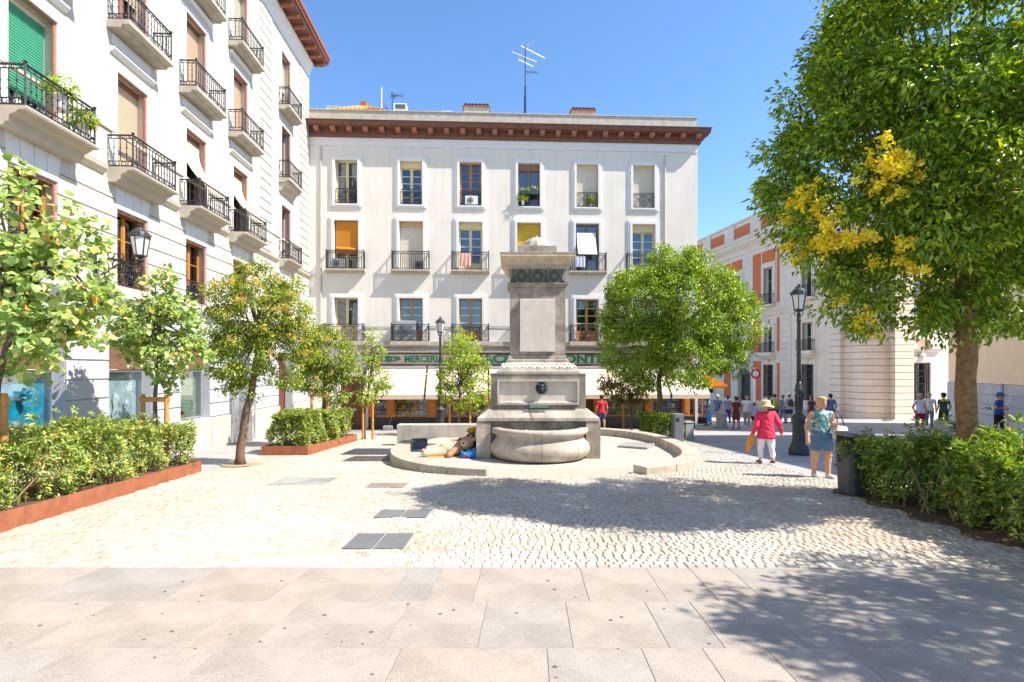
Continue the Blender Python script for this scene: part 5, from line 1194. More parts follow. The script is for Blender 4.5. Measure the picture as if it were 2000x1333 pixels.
# --- round tree behind the fountain
B7 = blob_px([(1262,600,1.55,0),(1345,585,1.75,-0.3),(1415,640,1.35,0.2),(1240,675,1.35,0),(1335,690,1.4,-0.6),(1300,525,0.9,0.2),(1400,580,1.0,0),(1425,700,0.8,0.3),(1215,620,0.9,0.3),(1345,510,0.55,0),(1205,560,0.55,0.3),(1260,735,0.5,0),(1450,600,0.6,0.4)], 20.2)
tb = Vector((5.6,20.2,gz(20.2))); tree('round_tree', 'round bushy green tree right of the fountain before the awning', tb, [tb, at(1288,800,20.2), at(1288,740,20.2), at(1300,690,20.2)], B7, 1400, 72, 0.105, 0.28, LF_PRIV, BARK, 0.13, 7, nl=30, lr=0.045, shell=0.3)
# --- flowering tree left of centre
B3 = blob_px([(498,600,0.92,0),(448,640,0.62,0.1),(552,625,0.68,0),(478,700,0.72,-0.1),(545,690,0.62,0.1),(452,738,0.36,0),(500,555,0.55,0.1),(585,660,0.46,0.2),(430,590,0.4,0),(560,560,0.36,0.2),(440,690,0.4,0.2),(490,765,0.26,0),(565,740,0.3,0)], 12.56)
tb = ground(468,908); fl3 = [(470,590,0.2),(540,610,0.2),(455,555,0.18),(580,665,0.22),(560,600,0.18),(520,645,0.16),(500,560,0.2),(600,690,0.16),(430,560,0.16),(485,530,0.16),(545,545,0.18),(595,640,0.2),(460,665,0.13),(530,690,0.14),(415,610,0.14),(570,580,0.16),(515,585,0.14),(450,620,0.13)]
tree('blossom_tree', 'leaning tree with yellow blossom between the two left planters', tb, [tb, at(476,830,12.56), at(490,770,12.56), at(503,700,12.56), at(505,650,12.56)], B3, 380, 52, 0.085, 0.20, LF_TREE3, BARK, 0.10, 9, nl=30, lr=0.035, flowers=[(x,y,s*0.8) for x,y,s in fl3], fmat=FLOWER_P, fsize=0.04, shell=0.24)
B4 = blob_px([(640,690,0.78,0),(668,722,0.5,0.1),(618,738,0.6,0),(652,762,0.5,0),(600,700,0.5,0.2),(675,690,0.35,0.2),(632,655,0.4,0)], 17.4)
tb = Vector((-6.15,17.4,gz(17.4))); tree('blossom_tree', 'smaller blossoming tree rising from the second clipped hedge', tb, [tb, at(632,800,17.4), at(636,740,17.4)], B4, 230, 44, 0.10, 0.21, LF_TREE3, BARK_Y, 0.08, 13, nl=16, lr=0.03, flowers=[(612,690,0.18),(640,665,0.16),(668,700,0.14),(620,740,0.15),(650,730,0.12),(600,670,0.16)], fsize=0.035, fmat=FLOWER_P)
# --- round-leaved young trees at left
B1 = blob_px([(55,420,0.5,0),(-20,500,0.65,0.2),(125,455,0.36,0),(95,560,0.66,-0.1),(20,640,0.6,0),(165,590,0.38,0),(150,470,0.30,0.1),(45,360,0.24,0),(-80,600,0.85,0.2),(110,650,0.42,-0.2),(170,640,0.28,0.1),(60,690,0.3,-0.1),(15,560,0.5,-0.2),(30,345,0.14,0)], 7.0)
tb = Vector((-6.95,7.05,gz(7.05))); tree('heart_leaf_tree', 'near tree with large round light green leaves at left edge', tb, [tb, at(-20,900,7.05), at(-5,740,7.05), at(25,640,7.0), at(45,520,7.0)], B1, 260, 18, 0.095, 0.19, LF_ROUND, BARK_Y, 0.055, 15, heart=True, nl=34, lr=0.028, droop=0.25, aspect=0.95, shell=0.35, near=300)
B2 = blob_px([(305,640,0.62,0),(345,610,0.42,0.1),(262,625,0.42,0),(308,570,0.36,0),(350,680,0.42,0),(285,700,0.42,0),(240,660,0.34,0.1),(330,735,0.28,0),(375,650,0.32,0.1),(310,540,0.2,0),(395,690,0.25,0.2)], 10.9)
tb = Vector((-7.3,10.9,gz(10.9))); tree('heart_leaf_tree', 'young round-leaved tree held by two wooden stakes in left hedge', tb, [tb, at(303,790,10.9), at(306,720,10.9), at(308,620,10.9)], B2, 260, 16, 0.088, 0.17, LF_ROUND, BARK_Y, 0.045, 17, heart=True, nl=30, lr=0.02, droop=0.25, aspect=0.95, shell=0.38)
# --- thin young trees before the shop
B5 = blob_px([(728,690,0.42,0),(733,735,0.5,0),(718,772,0.45,0),(745,760,0.35,0.1),(730,655,0.22,0),(708,740,0.3,0),(755,745,0.25,0)], 19.9)
tb = ground(710,858); tree('young_tree', 'thin airy young tree in front of shop door, left of awnings', tb, [tb, at(712,800,19.9), at(724,740,19.9), at(728,690,19.9)], B5, 120, 17, 0.115, 0.19, LF_YOUNG, BARK_Y, 0.065, 19, nl=24, lr=0.02, shell=0.4, aspect=0.55)
B6 = blob_px([(905,690,0.72,0),(890,735,0.75,0),(930,752,0.6,0.1),(868,765,0.4,0),(912,785,0.55,0),(900,660,0.35,0),(935,715,0.4,0),(945,775,0.3,0)], 21.6)
tb = Vector((-2.15,21.6,gz(21.6))); tree('young_tree', 'young green tree left of the fountain before the shop windows', tb, [tb, at(896,800,21.6), at(900,740,21.6)], B6, 210, 30, 0.115, 0.22, LF_YOUNG, BARK_Y, 0.06, 21, nl=20, lr=0.025, shell=0.3, aspect=0.55)
B8 = blob_px([(1225,755,0.62,0),(1195,765,0.5,0),(1252,768,0.5,0),(1225,790,0.4,0),(1235,735,0.4,0),(1180,750,0.3,0)], 21.8)
tb = Vector((4.9,21.8,gz(21.8))); tree('young_tree', 'small yellowish young tree under the round tree, right of fountain', tb, [tb, at(1233,810,21.8), at(1232,770,21.8)], B8, 140, 24, 0.115, 0.2, island('olive_leaf', [(0,(0.08,0.09,0.02)),(0.5,(0.20,0.20,0.04)),(1,(0.36,0.33,0.09))], 0.5, 0.3), BARK_Y, 0.05, 23, nl=16, lr=0.02, shell=0.35, aspect=0.55)
# ---------------------------------------------------------------- hedges and steel planters
CORT = plain('corten_steel',(0.33,0.115,0.055),0.75,0.1,var=0.25,scale=5,bump=0.15,bscale=80,streak=0.3,dark=(0.16,0.06,0.035))
SOIL = plain('soil',(0.10,0.065,0.04),0.95,var=0.4,scale=30,bump=0.8,bscale=50)
def hedge(name, label, x0, x1, y0, y1, h, n, size, mat, seed, skew=0.0, base=0.0, ragged=0.12, group='hedges', skirt=0.0):
    rng = np.random.default_rng(seed); loc = Vector(((x0+x1)/2, (y0+y1)/2, gz((y0+y1)/2))); E = empty(name, loc, 0, label=label, cat='hedge', group=group)
    lx_, ly_ = x1-x0, y1-y0
    wts = np.array([ly_*h, ly_*h*0.5, lx_*h, lx_*h*0.4, lx_*ly_*1.0, lx_*ly_*h*0.5]); f = rng.choice(6, n, p=wts/wts.sum())
    a, b = rng.random(n), rng.random(n)**0.62; P = np.zeros((n,3)); D = np.zeros((n,3)); sk = np.abs(rng.normal(size=n))*ragged
    # face toward +x or -x gets the larger share on the visible side
    vis = 1 if x1 < 0 else -1
    for k, (ax, sgn) in enumerate((('x',vis),('x',-vis),('y',-1),('y',1),('z',1),('in',0))):
        s = f == k
        if ax == 'x': P[s] = np.stack([np.where(sgn > 0, lx_/2-sk[s], -lx_/2+sk[s]), (a[s]-0.5)*ly_, b[s]*h], 1); D[s] = (sgn,0,0.45)
        elif ax == 'y': P[s] = np.stack([(a[s]-0.5)*lx_, np.full(s.sum(), sgn*ly_/2)-sgn*sk[s], b[s]*h], 1); D[s] = (0,sgn,0.45)
        elif ax == 'z': P[s] = np.stack([(a[s]-0.5)*lx_, (rng.random(s.sum())-0.5)*ly_, h-sk[s]*0.9], 1); D[s] = (0,0,1)
        else: P[s] = np.stack([(a[s]-0.5)*lx_, (rng.random(s.sum())-0.5)*ly_, b[s]*h], 1); D[s] = (0,0,1)
    sh_ = (f == 4) & (rng.random(n) < 0.16); P[sh_,2] += rng.random(sh_.sum())**1.6*ragged*1.3
    wob = 0.10*np.sin(P[:,1]*2.1+seed)+0.08*np.sin(P[:,1]*5.3+P[:,2]*3)+0.06*np.sin(P[:,1]*9.1+P[:,2]*7)
    P[:,0] += wob*0.8*np.sign(P[:,0]); P[:,2] *= 1+(0.10*np.sin(P[:,1]*1.7+seed*2)+0.05*np.sin(P[:,1]*6.1+P[:,0]*4))*(P[:,2] > h*0.5)*min(1,ragged*8)
    P[:,0] -= skirt*(1-np.clip(P[:,2]/h,0,1))**2*np.sign(P[:,0])
    P[:,0] += skew*P[:,1]; P[:,2] += base-0.049*P[:,1]
    D = unit(D+rng.normal(size=(n,3))*0.45)
    per = 8; idx = np.repeat(np.arange(n), per); m = len(idx); th = np.tile(np.arange(per)*2*PI/per, n)+np.repeat(rng.random(n)*6, per)
    A = unit(np.cross(D, rng.normal(size=(n,3)))); B_ = np.cross(D, A)
    R_ = A[idx]*np.cos(th)[:,None]+B_[idx]*np.sin(th)[:,None]
    dirs = R_*0.9+D[idx]*rng.uniform(0.1,0.8,m)[:,None]+rng.normal(size=(m,3))*0.15
    L = size*rng.uniform(0.6,1.25,m)
    V, Fc = leaf_arrays(P[idx]+R_*0.01-D[idx]*rng.uniform(0,0.05,m)[:,None], dirs, D[idx]+rng.normal(size=(m,3))*0.2, L, L*0.36, 0.18)
    link('foliage', np_mesh('foliage', V, Fc, mat), E)
    mb = MB()
    for i in range(int(ly_*lx_*9)):
        x = rng.uniform(-0.42,0.42)*lx_; y = rng.uniform(-0.48,0.48)*ly_; q = Vector((x+skew*y, y, base-0.049*y-0.05)); e_ = q+Vector((rng.normal()*0.18, rng.normal()*0.18, h*rng.uniform(0.6,0.98)))
        mb.tube([q, q.lerp(e_,0.5)+Vector((rng.normal()*0.05,rng.normal()*0.05,0)), e_], [0.014,0.010,0.004], 5)
    mb.obj('stems', plain('hedge_stem',(0.28,0.17,0.10),0.9,var=0.3,scale=20), E, kind='stuff'); return E
def planter(name, label, x0, x1, y0, y1, h, skew, nseg):
    yc = (y0+y1)/2; xc = (x0+x1)/2; E = empty(name, (xc,yc,gz(yc)), 0, label=label, cat='planter', group='rusty steel planters')
    def pt(x, y, z): return (x-xc+skew*(y-yc), y-yc, gz(y)-gz(yc)+z)
    def panel(a, b):
        t = 0.012; dx, dy = b[0]-a[0], b[1]-a[1]; L_ = math.hypot(dx,dy); nx, ny = -dy/L_*t, dx/L_*t
        P_ = [(a[0],a[1]),(b[0],b[1]),(b[0]+nx,b[1]+ny),(a[0]+nx,a[1]+ny)]
        v = [pt(x,y,-0.1) for x,y in P_]+[pt(x,y,h) for x,y in P_]
        MB().add(v, [(0,1,5,4),(1,2,6,5),(2,3,7,6),(3,0,4,7),(4,5,6,7)]).obj('steel_panel', CORT, E)
    for i in range(nseg):
        ya, yb = y0+(y1-y0)*i/nseg+0.002, y0+(y1-y0)*(i+1)/nseg-0.002; panel((x1,ya),(x1,yb)); panel((x0,yb),(x0,ya))
    panel((x0,y0),(x1,y0)); panel((x1,y1),(x0,y1))
    n = 24; mb = MB(); v = []
    for i in range(n+1):
        for k in range(5): y = y0+0.02+(y1-y0-0.04)*i/n; x = x0+0.02+(x1-x0-0.04)*k/4; v.append(pt(x,y,h-0.05+random.uniform(-0.015,0.02)))
    mb.add(v, [(i*5+k,i*5+k+1,i*5+k+6,i*5+k+5) for i in range(n) for k in range(4)]); mb.obj('soil', SOIL, E)
    return E
planter('steel_planter', 'long rusty steel planter with leafy hedge, left foreground', -7.67, -6.25, 3.6, 11.45, 0.23, -0.11, 5)
hedge('clipped_hedge', 'long loose leafy hedge in the rusty planter, left foreground', -7.60, -6.36, 3.7, 11.3, 0.96, 4700, 0.08, LF_HEDGE, 31, -0.11, 0.16, 0.17)
planter('steel_planter', 'short rusty steel planter in front of the left shops, farther back', -6.9, -5.62, 14.65, 19.3, 0.24, 0.0, 4)
hedge('clipped_hedge', 'square clipped hedge in the farther short planter', -6.78, -5.74, 14.85, 19.15, 0.95, 2900, 0.10, LF_HEDGE, 33, 0.0, 0.18, 0.06)
hedge('shrub_hedge', 'loose green shrub hedge growing round the large tree, right foreground', 5.42, 7.2, 3.9, 9.0, 0.98, 5600, 0.095, LF_DARK, 35, 0.05, 0.0, 0.26, skirt=0.2)
hedge('clipped_hedge', 'small dark hedge under the round tree beside the bin', 4.95, 6.15, 18.9, 20.6, 0.95, 1100, 0.11, LF_DARK, 37, 0, 0, 0.08)
sheet_soil = MB()
v = []; n = 30
for i in range(n+1):
    for k in range(6):
        y = 3.6+5.7*i/n; x = 5.36+2.1*k/5+0.05*(y-6.5)+ (0.12*math.sin(i*1.3) if k == 0 else 0); v.append((x,y,gz(y)+0.004+(random.uniform(0,0.03) if 0 < k else 0)))
sheet_soil.add(v, [(i*6+k,i*6+k+1,i*6+k+7,i*6+k+6) for i in range(n) for k in range(5)]).obj('soil_bed', SOIL, None, kind='structure')
# tree pit of the leaning tree
g = ground(468,908); pit = MB().lathe([(0.001,0.008),(0.30,0.006),(0.42,-0.004)], 28, (g.x,g.y,g.z+0.004), 1.1, 0.9)
pit.v = [(g.x+(x-g.x)*(1+0.18*math.sin(3*math.atan2(y-g.y,x-g.x))+0.1*math.sin(7*math.atan2(y-g.y,x-g.x))),y,z-0.049*(y-g.y)) for x,y,z in pit.v]; pit.obj('tree_pit', plain('ochre_soil',(0.33,0.25,0.16),0.95,var=0.25,scale=15,bump=0.5), None, kind='structure')
# fallen leaves
FALL = island('fallen_leaf', [(0,(0.30,0.16,0.05)),(0.5,(0.42,0.28,0.08)),(1,(0.25,0.26,0.06))], 0.8)
n = 700; C = np.zeros((n,3)); k = int(n*0.6)
C[:k,1] = RNG.uniform(4.2,9.3,k); C[:k,0] = 5.32+0.05*(C[:k,1]-6.5)-np.abs(RNG.normal(size=k))*0.16+0.1
C[k:,1] = RNG.uniform(5.2,18,n-k); C[k:,0] = RNG.uniform(-5.9,6.5,n-k)
keep = ~np.array([in_platform(x,y,0.1) for x,y,_ in C]); far = np.arange(n) >= k; keep &= ~(far & (RNG.random(n) < 0.55)); C = C[keep]; n = len(C)
C[:,2] = gz(C[:,1])+0.012; D = RNG.normal(size=(n,3)); D[:,2] *= 0.15; L = RNG.uniform(0.025,0.06,n)
V, Fc = leaf_arrays(C, D, RNG.normal(size=(n,3))*0.25+np.array([0,0,1]), L, L*0.5, 0.05); link('fallen_leaves', np_mesh('fallen_leaves', V, Fc, FALL), None, kind='stuff', label='dry fallen leaves scattered on the paving', cat='leaves')
# potted plants on the left building's first balcony
def pot_plant(loc, r, h, lab, seed):
    rng = np.random.default_rng(seed); E = empty('potted_plant', loc, 0, label=lab, cat='potted plant', group='potted plants on balconies')
    MB().lathe([(r*0.6,0),(r*0.75,h*0.5),(r*0.85,h),(r*0.95,h),(r*0.95,h*1.12),(r*0.7,h*1.1)], 14).obj('pot', plain('white_pot',(0.75,0.72,0.68),0.6,var=0.06), E, smooth=True)
    crown(E, [(0,0,h+r*1.5,r*1.6),(r,0,h+r*1.2,r*1.1),(-r,0,h+r*1.3,r*1.0)], 60, 12, 0.075, 0.10, LF_YOUNG, rng, name='foliage', aspect=0.5)
pot_plant(lb(BAYS[2]+0.15,-0.40,6.62), 0.14, 0.28, 'bushy plant in white pot on the rail near the green shutter', 1)
pot_plant(lb(BAYS[2]+0.72,-0.40,6.30), 0.12, 0.28, 'smaller plant at far end of the balcony with green shutter', 2)
pot_plant(cb(CU[3]-0.3,-0.07,tz+0.05), 0.10, 0.2, 'green plant behind top floor railing in middle of cream building', 4)
pot_plant(cb(CU[4]+0.2,0.08,tz+0.05), 0.10, 0.2, 'potted plant before the closed shutter, top floor above canvas blind', 6)
def flower_box(loc, lab):
    E = empty('flower_box', loc, CBA, label=lab, cat='flower box'); MB().cbox(-0.45,0.45,-0.09,0.09,0,0.18,0.01).obj('box', plain('green_box',(0.02,0.07,0.05),0.6), E)
    rng = np.random.default_rng(8); crown(E, [(-0.3,0,0.26,0.13),(0,0,0.25,0.12),(0.3,0,0.26,0.13)], 24, 9, 0.06, 0.08, LF_YOUNG, rng, name='foliage'); panicles(E, [((0.15,-0.03,0.3),0.1)], 0.03, rng)
flower_box(cb(CU[3],-0.14,tz+0.55), 'dark green flower box hung on middle top floor railing')
# ================================================================ STREET FURNITURE
def stakes(x, y, w, h, lab, ang=0.0, mat=None, one=False):
    E = empty('tree_stake', (x,y,gz(y)), ang, label=lab, cat='tree stake', group='wooden tree stakes'); mt = mat or plain('stake_wood',(0.50,0.24,0.07),0.75,var=0.3,scale=14,bump=0.3)
    for s in ((-1,1) if not one else (1,)): MB().lathe([(0.045,-0.1),(0.043,h-0.03),(0.03,h)], 10, (s*w/2,0,0)).obj('post', mt, E, smooth=False)
    if not one: MB().cbox(-w/2-0.06,w/2+0.06,-0.025,0.025,h-0.16,h-0.06,0.008).obj('rail', mt, E)
stakes(-7.28, 10.85, 0.48, 1.66, 'pair of wooden stakes with crossbar round the young left tree')
stakes(-6.95, 7.1, 0.36, 1.66, 'pair of wooden stakes at left edge holding the nearest tree')
stakes(-6.15, 17.0, 0.5, 1.75, 'pair of stakes in the short farther planter')
stakes(-5.35, 19.75, 0.36, 1.35, 'low stakes beside the airy young tree by the door')
stakes(-2.1, 21.5, 0.82, 1.45, 'stakes round the young tree left of the fountain')
stakes(4.9, 21.7, 0.72, 1.35, 'stakes round the yellowish young tree right of the fountain')
def lamp_post(x, y, lab, H=4.72, k=1.0):
    E = empty('street_lamp', (x,y,gz(y)), 0, label=lab, cat='street lamp', group='iron lantern posts'); s = 0.40*k
    prof = [(0.26,-0.1),(0.26,0.16),(0.24,0.19),(0.22,0.24),(0.20,0.27),(0.20,0.30),(0.175,0.34),(0.165,0.40),(0.16,0.95),(0.175,0.98),(0.18,1.04),(0.15,1.08),(0.10,1.12),(0.085,1.18),(0.10,1.24),(0.085,1.30),(0.078,1.7),(0.10,1.74),(0.11,1.80),(0.085,1.84),(0.095,1.90),(0.065,1.96),(0.06,2.02)]
    q = MB(); q.lathe(prof, 18); q.obj('base', LAMPI, E, smooth=True)
    top = H-1.78*s
    q = MB(); q.lathe([(0.06,2.0),(0.055,2.6),(0.045,top-0.35),(0.06,top-0.33),(0.062,top-0.28),(0.045,top-0.25),(0.05,top-0.14),(0.03,top-0.08)], 14)
    for i in range(8):
        a = i*PI/4; q.tube([(0.095*math.cos(a),0.095*math.sin(a),1.26),(0.095*math.cos(a),0.095*math.sin(a),1.68)], 0.012, 4)
    q.obj('shaft', LAMPI, E, smooth=True)
    q = MB()
    for i in range(4):
        a = i*PI/2+PI/4; c, sn = math.cos(a), math.sin(a)
        q.tube([(0.03*c,0.03*sn,top-0.2),(0.11*c,0.11*sn,top-0.12),(0.10*c,0.10*sn,top-0.02),(0.12*c,0.12*sn,top+0.03)], 0.012, 5)
    lantern(q, (0,0,top), s); q.obj('lantern', [LAMPI, LGL], E)
lamp_post(7.94, 14.74, 'tall iron street lamp between the two walking women at right')
lamp_post(-3.1, 23.0, 'iron street lamp behind the young tree, left of the fountain', H=5.05, k=0.95)
# litter bins
E = empty('litter_bin', (5.63,8.75,gz(8.75)), 0.1, label='dark tapered litter bin beside right hedge', cat='litter bin')
BIN = plain('bin_dark',(0.075,0.08,0.078),0.45,0.2,var=0.2,scale=6)
def sqr(w, d, r, n=5):
    pts = []
    for cx_, cy_, a0 in ((w/2-r,d/2-r,0),(-w/2+r,d/2-r,PI/2),(-w/2+r,-d/2+r,PI),(w/2-r,-d/2+r,1.5*PI)):
        for i in range(n): a = a0+PI/2*i/(n-1); pts.append((cx_+r*math.cos(a), cy_+r*math.sin(a)))
    return pts
def loft(mb, secs):
    n = len(secs[0][0]); v = []
    for pts, z in secs: v += [(x,y,z) for x,y in pts]
    f = [(j*n+i, j*n+(i+1)%n, (j+1)*n+(i+1)%n, (j+1)*n+i) for j in range(len(secs)-1) for i in range(n)]
    f += [tuple(range(n))[::-1], tuple(range((len(secs)-1)*n, len(secs)*n))]; return mb.add(v, f)
loft(MB(), [(sqr(0.36,0.36,0.08),0.0),(sqr(0.38,0.38,0.08),0.06),(sqr(0.44,0.42,0.07),0.86)]).obj('body', BIN, E, smooth=False)
loft(MB(), [(sqr(0.42,0.40,0.07),0.861),(sqr(0.42,0.40,0.07),0.97)]).obj('opening', plain('bin_black',(0.008,0.008,0.008),0.7), E)
loft(MB(), [(sqr(0.45,0.43,0.07),0.971),(sqr(0.45,0.43,0.07),1.0),(sqr(0.40,0.38,0.07),1.03)]).obj('lid', plain('bin_lid',(0.16,0.16,0.155),0.4,0.3), E)
E = empty('litter_bin', (5.78,18.6,gz(18.6)), 0.15, label='upright grey litter bin near the small dark hedge', cat='litter bin')
GBN = plain('bin_grey',(0.22,0.225,0.24),0.35,0.5,var=0.15)
loft(MB(), [(sqr(0.34,0.30,0.05),0.0),(sqr(0.35,0.31,0.05),0.95)]).obj('body', GBN, E); loft(MB(), [(sqr(0.36,0.32,0.05),0.951),(sqr(0.34,0.3,0.05),1.0)]).obj('lid', GBN, E); MB().box(-0.13,-0.01,-0.165,-0.15,0.74,0.86).obj('opening', plain('bin_black',(0.008,0.008,0.008),0.7), E)
BOL = granite('bollard_granite',(0.42,0.40,0.38),0.3,stain=0.25)
def bollard(x, y, w, h, lab, rnd=False):
    if rnd:
        q = MB(); q.lathe([(0.30,-0.05),(0.30,0.12),(0.25,0.16),(0.25,0.20),(0.24,0.62),(0.28,0.68),(0.28,0.76),(0.2,0.86),(0.05,0.9)], 8); E = empty('stone_bollard', (x,y,gz(y)), 0.3, label=lab, cat='bollard', group='granite bollards'); q.obj('shaft', BOL, E)
        MB().lathe([(0.33,-0.08),(0.33,0.06)], 8).obj('foot', BOL, E)
    else:
        E = empty('stone_bollard', (x,y,gz(y)), 0.1, label=lab, cat='bollard', group='granite bollards'); MB().cbox(-w/2,w/2,-w/2,w/2,-0.05,h,0.025).obj('shaft', BOL, E); MB().cbox(-w/2-0.02,w/2+0.02,-w/2-0.02,w/2+0.02,h+0.001,h+0.05,0.02).obj('cap', BOL, E)
bollard(6.55,19.8,0.30,0.62,'square granite block next to the grey bin')
bollard(10.35,26.3,0.5,0.8,'round topped stone bollard by the man in blue shirt', True)
bollard(20.0,24.3,0.85,0.42,'low square stone block left of the big trunk')
bollard(7.05,21.5,0.32,0.6,'square granite block behind the grey bin')
# round road sign
E = empty('road_sign', (15.05,33.0,gz(33)), 0.05, label='round white road sign with red rim on pale pole', cat='road sign')
MB().tube([(0,0,-0.1),(0,0,3.35)], 0.06, 8).obj('pole', plain('pole_white',(0.68,0.66,0.64),0.5), E)
def disc(r, t, y, m): 
    q = MB(); q.lathe([(r,-t/2),(r,t/2)], 28); q.v = [(a, y+c, b) for a,b,c in q.v]; return q
d = disc(0.30,0.02,-0.08,0); d.obj('rim', plain('sign_red',(0.55,0.01,0.02),0.4,var=0.03), E, (0,0,2.98)); disc(0.19,0.012,-0.096,0).obj('face', plain('sign_white',(0.75,0.76,0.80),0.4,var=0.02), E, (0,0,2.98))
# orange awning round the corner and stall under it
E = empty('orange_awning', cb(19.35, 1.0, 0), CBA, label='orange awning on the side street wall behind cream awning', cat='awning')
q = MB(); q.prism([(0,1.72),(1.6,1.72),(1.6,1.70),(0,1.70)], 0, 0.01)
q = MB(); q.add([(0,0,1.75),(0,2.2,1.75),(2.05,2.2,0.76),(2.05,0,0.76),(0,0,1.73),(0,2.2,1.73),(2.05,2.2,0.74),(2.05,0,0.74)], [(0,3,2,1),(4,5,6,7),(0,4,7,3)]); q.add([(0,0,1.74),(0,0,0.75),(2.04,0,0.75)], [(0,1,2)])
q.obj('canvas', plain('orange_canvas',(0.75,0.25,0.01),0.85,var=0.06), E); q = MB(); q.box(0,2.06,-0.01,2.2,0.64,0.74); q.obj('valance', plain('orange_valance',(0.40,0.13,0.01),0.85), E)
E = empty('news_rack', cb(19.75, 2.2, gz(27.5)), CBA, label='dark stand with pale papers under the orange awning', cat='stand')
MB().cbox(0,1.0,0,0.4,0,1.75,0.02).obj('cabinet', BLACKST, E)
for i in range(4):
    for k in range(4): MB().box(0.06+i*0.23,0.25+i*0.23,-0.02,-0.002,0.35+k*0.33,0.62+k*0.33).obj('paper', random.choice([dcol[1],dcol[4],METALG]), E)
# cleaner's broom and pole leaning on the shop wall
E = empty('broom', cb(cu(765), -1.0, gz(25)), CBA, label='broom with wooden handle leaning by the shop windows', cat='broom')
MB().tube([(0.35,0.85,1.35),(0.02,0.1,0.22)], 0.016, 6).obj('handle', plain('broom_wood',(0.5,0.25,0.08),0.7), E); MB().cbox(-0.22,0.22,-0.08,0.1,0.0,0.2,0.03).obj('bristles', plain('broom_head',(0.25,0.25,0.27),0.9), E)

# ================================================================ PEOPLE (one continuous surface each)
def surface_nets(Fv, org, h):
    s = Fv < 0; nx, ny, nz = Fv.shape
    c = np.zeros((nx-1,ny-1,nz-1), int)
    for i in (0,1):
        for j in (0,1):
            for k in (0,1): c += s[i:nx-1+i, j:ny-1+j, k:nz-1+k]
    act = (c > 0) & (c < 8); ids = -np.ones(act.shape, int); cells = np.argwhere(act); ids[act] = np.arange(len(cells))
    acc = np.zeros((len(cells),3)); cnt = np.zeros(len(cells)); I, J, K = cells.T
    cor = [(0,0,0),(1,0,0),(0,1,0),(1,1,0),(0,0,1),(1,0,1),(0,1,1),(1,1,1)]
    for a, b in ((0,1),(2,3),(4,5),(6,7),(0,2),(1,3),(4,6),(5,7),(0,4),(1,5),(2,6),(3,7)):
        ca, cb_ = cor[a], cor[b]; fa = Fv[I+ca[0],J+ca[1],K+ca[2]]; fb_ = Fv[I+cb_[0],J+cb_[1],K+cb_[2]]
        m = (fa < 0) != (fb_ < 0); t = fa[m]/(fa[m]-fb_[m])
        acc[m] += np.array(ca)+t[:,None]*(np.array(cb_)-np.array(ca)); cnt[m] += 1
    V = (cells+acc/cnt[:,None])*h+org; Q = []
    for ax in range(3):
        sl0 = [slice(None)]*3; sl1 = [slice(None)]*3; sl0[ax] = slice(0,-1); sl1[ax] = slice(1,None)
        a, b = s[tuple(sl0)], s[tuple(sl1)]; e = np.argwhere(a != b); o1, o2 = (ax+1)%3, (ax+2)%3
        e = e[(e[:,o1] > 0) & (e[:,o2] > 0) & (e[:,o1] < Fv.shape[o1]-1) & (e[:,o2] < Fv.shape[o2]-1)]
        if not len(e): continue
        def cid(d1, d2): q = e.copy(); q[:,o1] -= d1; q[:,o2] -= d2; return ids[q[:,0],q[:,1],q[:,2]]
        quad = np.stack([cid(1,1),cid(0,1),cid(0,0),cid(1,0)], 1); fl = ~s[e[:,0],e[:,1],e[:,2]]
        quad[fl] = quad[fl][:,::-1]; Q.append(quad)
    return V, np.concatenate(Q)
def prim_d(pr, P):
    kind = pr[0]
    if kind == 'cap':
        _, a, b, ra, rb, fl, tg = pr; a = np.array(a,float); b = np.array(b,float); S = np.array([1,1/fl,1]); p = (P-a)*S; d = (b-a)*S; t = np.clip((p@d)/max(d@d,1e-9),0,1)
        return np.linalg.norm(p-t[:,None]*d, axis=1)-(ra+(rb-ra)*t)
    if kind == 'ell':
        _, c, r, tg = pr; q = (P-np.array(c))/np.array(r); l = np.linalg.norm(q,axis=1); return (l-1)*min(r)
    if kind == 'cone':                                     # upright flared tube, flat ends
        _, z0, z1, r0, r1, c, fl, tg = pr; t = np.clip((P[:,2]-z0)/(z1-z0),0,1); r = r0+(r1-r0)*t
        dr = np.hypot(P[:,0]-c[0], (P[:,1]-c[1])/fl)-r; dz = np.maximum(z0-P[:,2], P[:,2]-z1)
        return np.maximum(dr, dz)
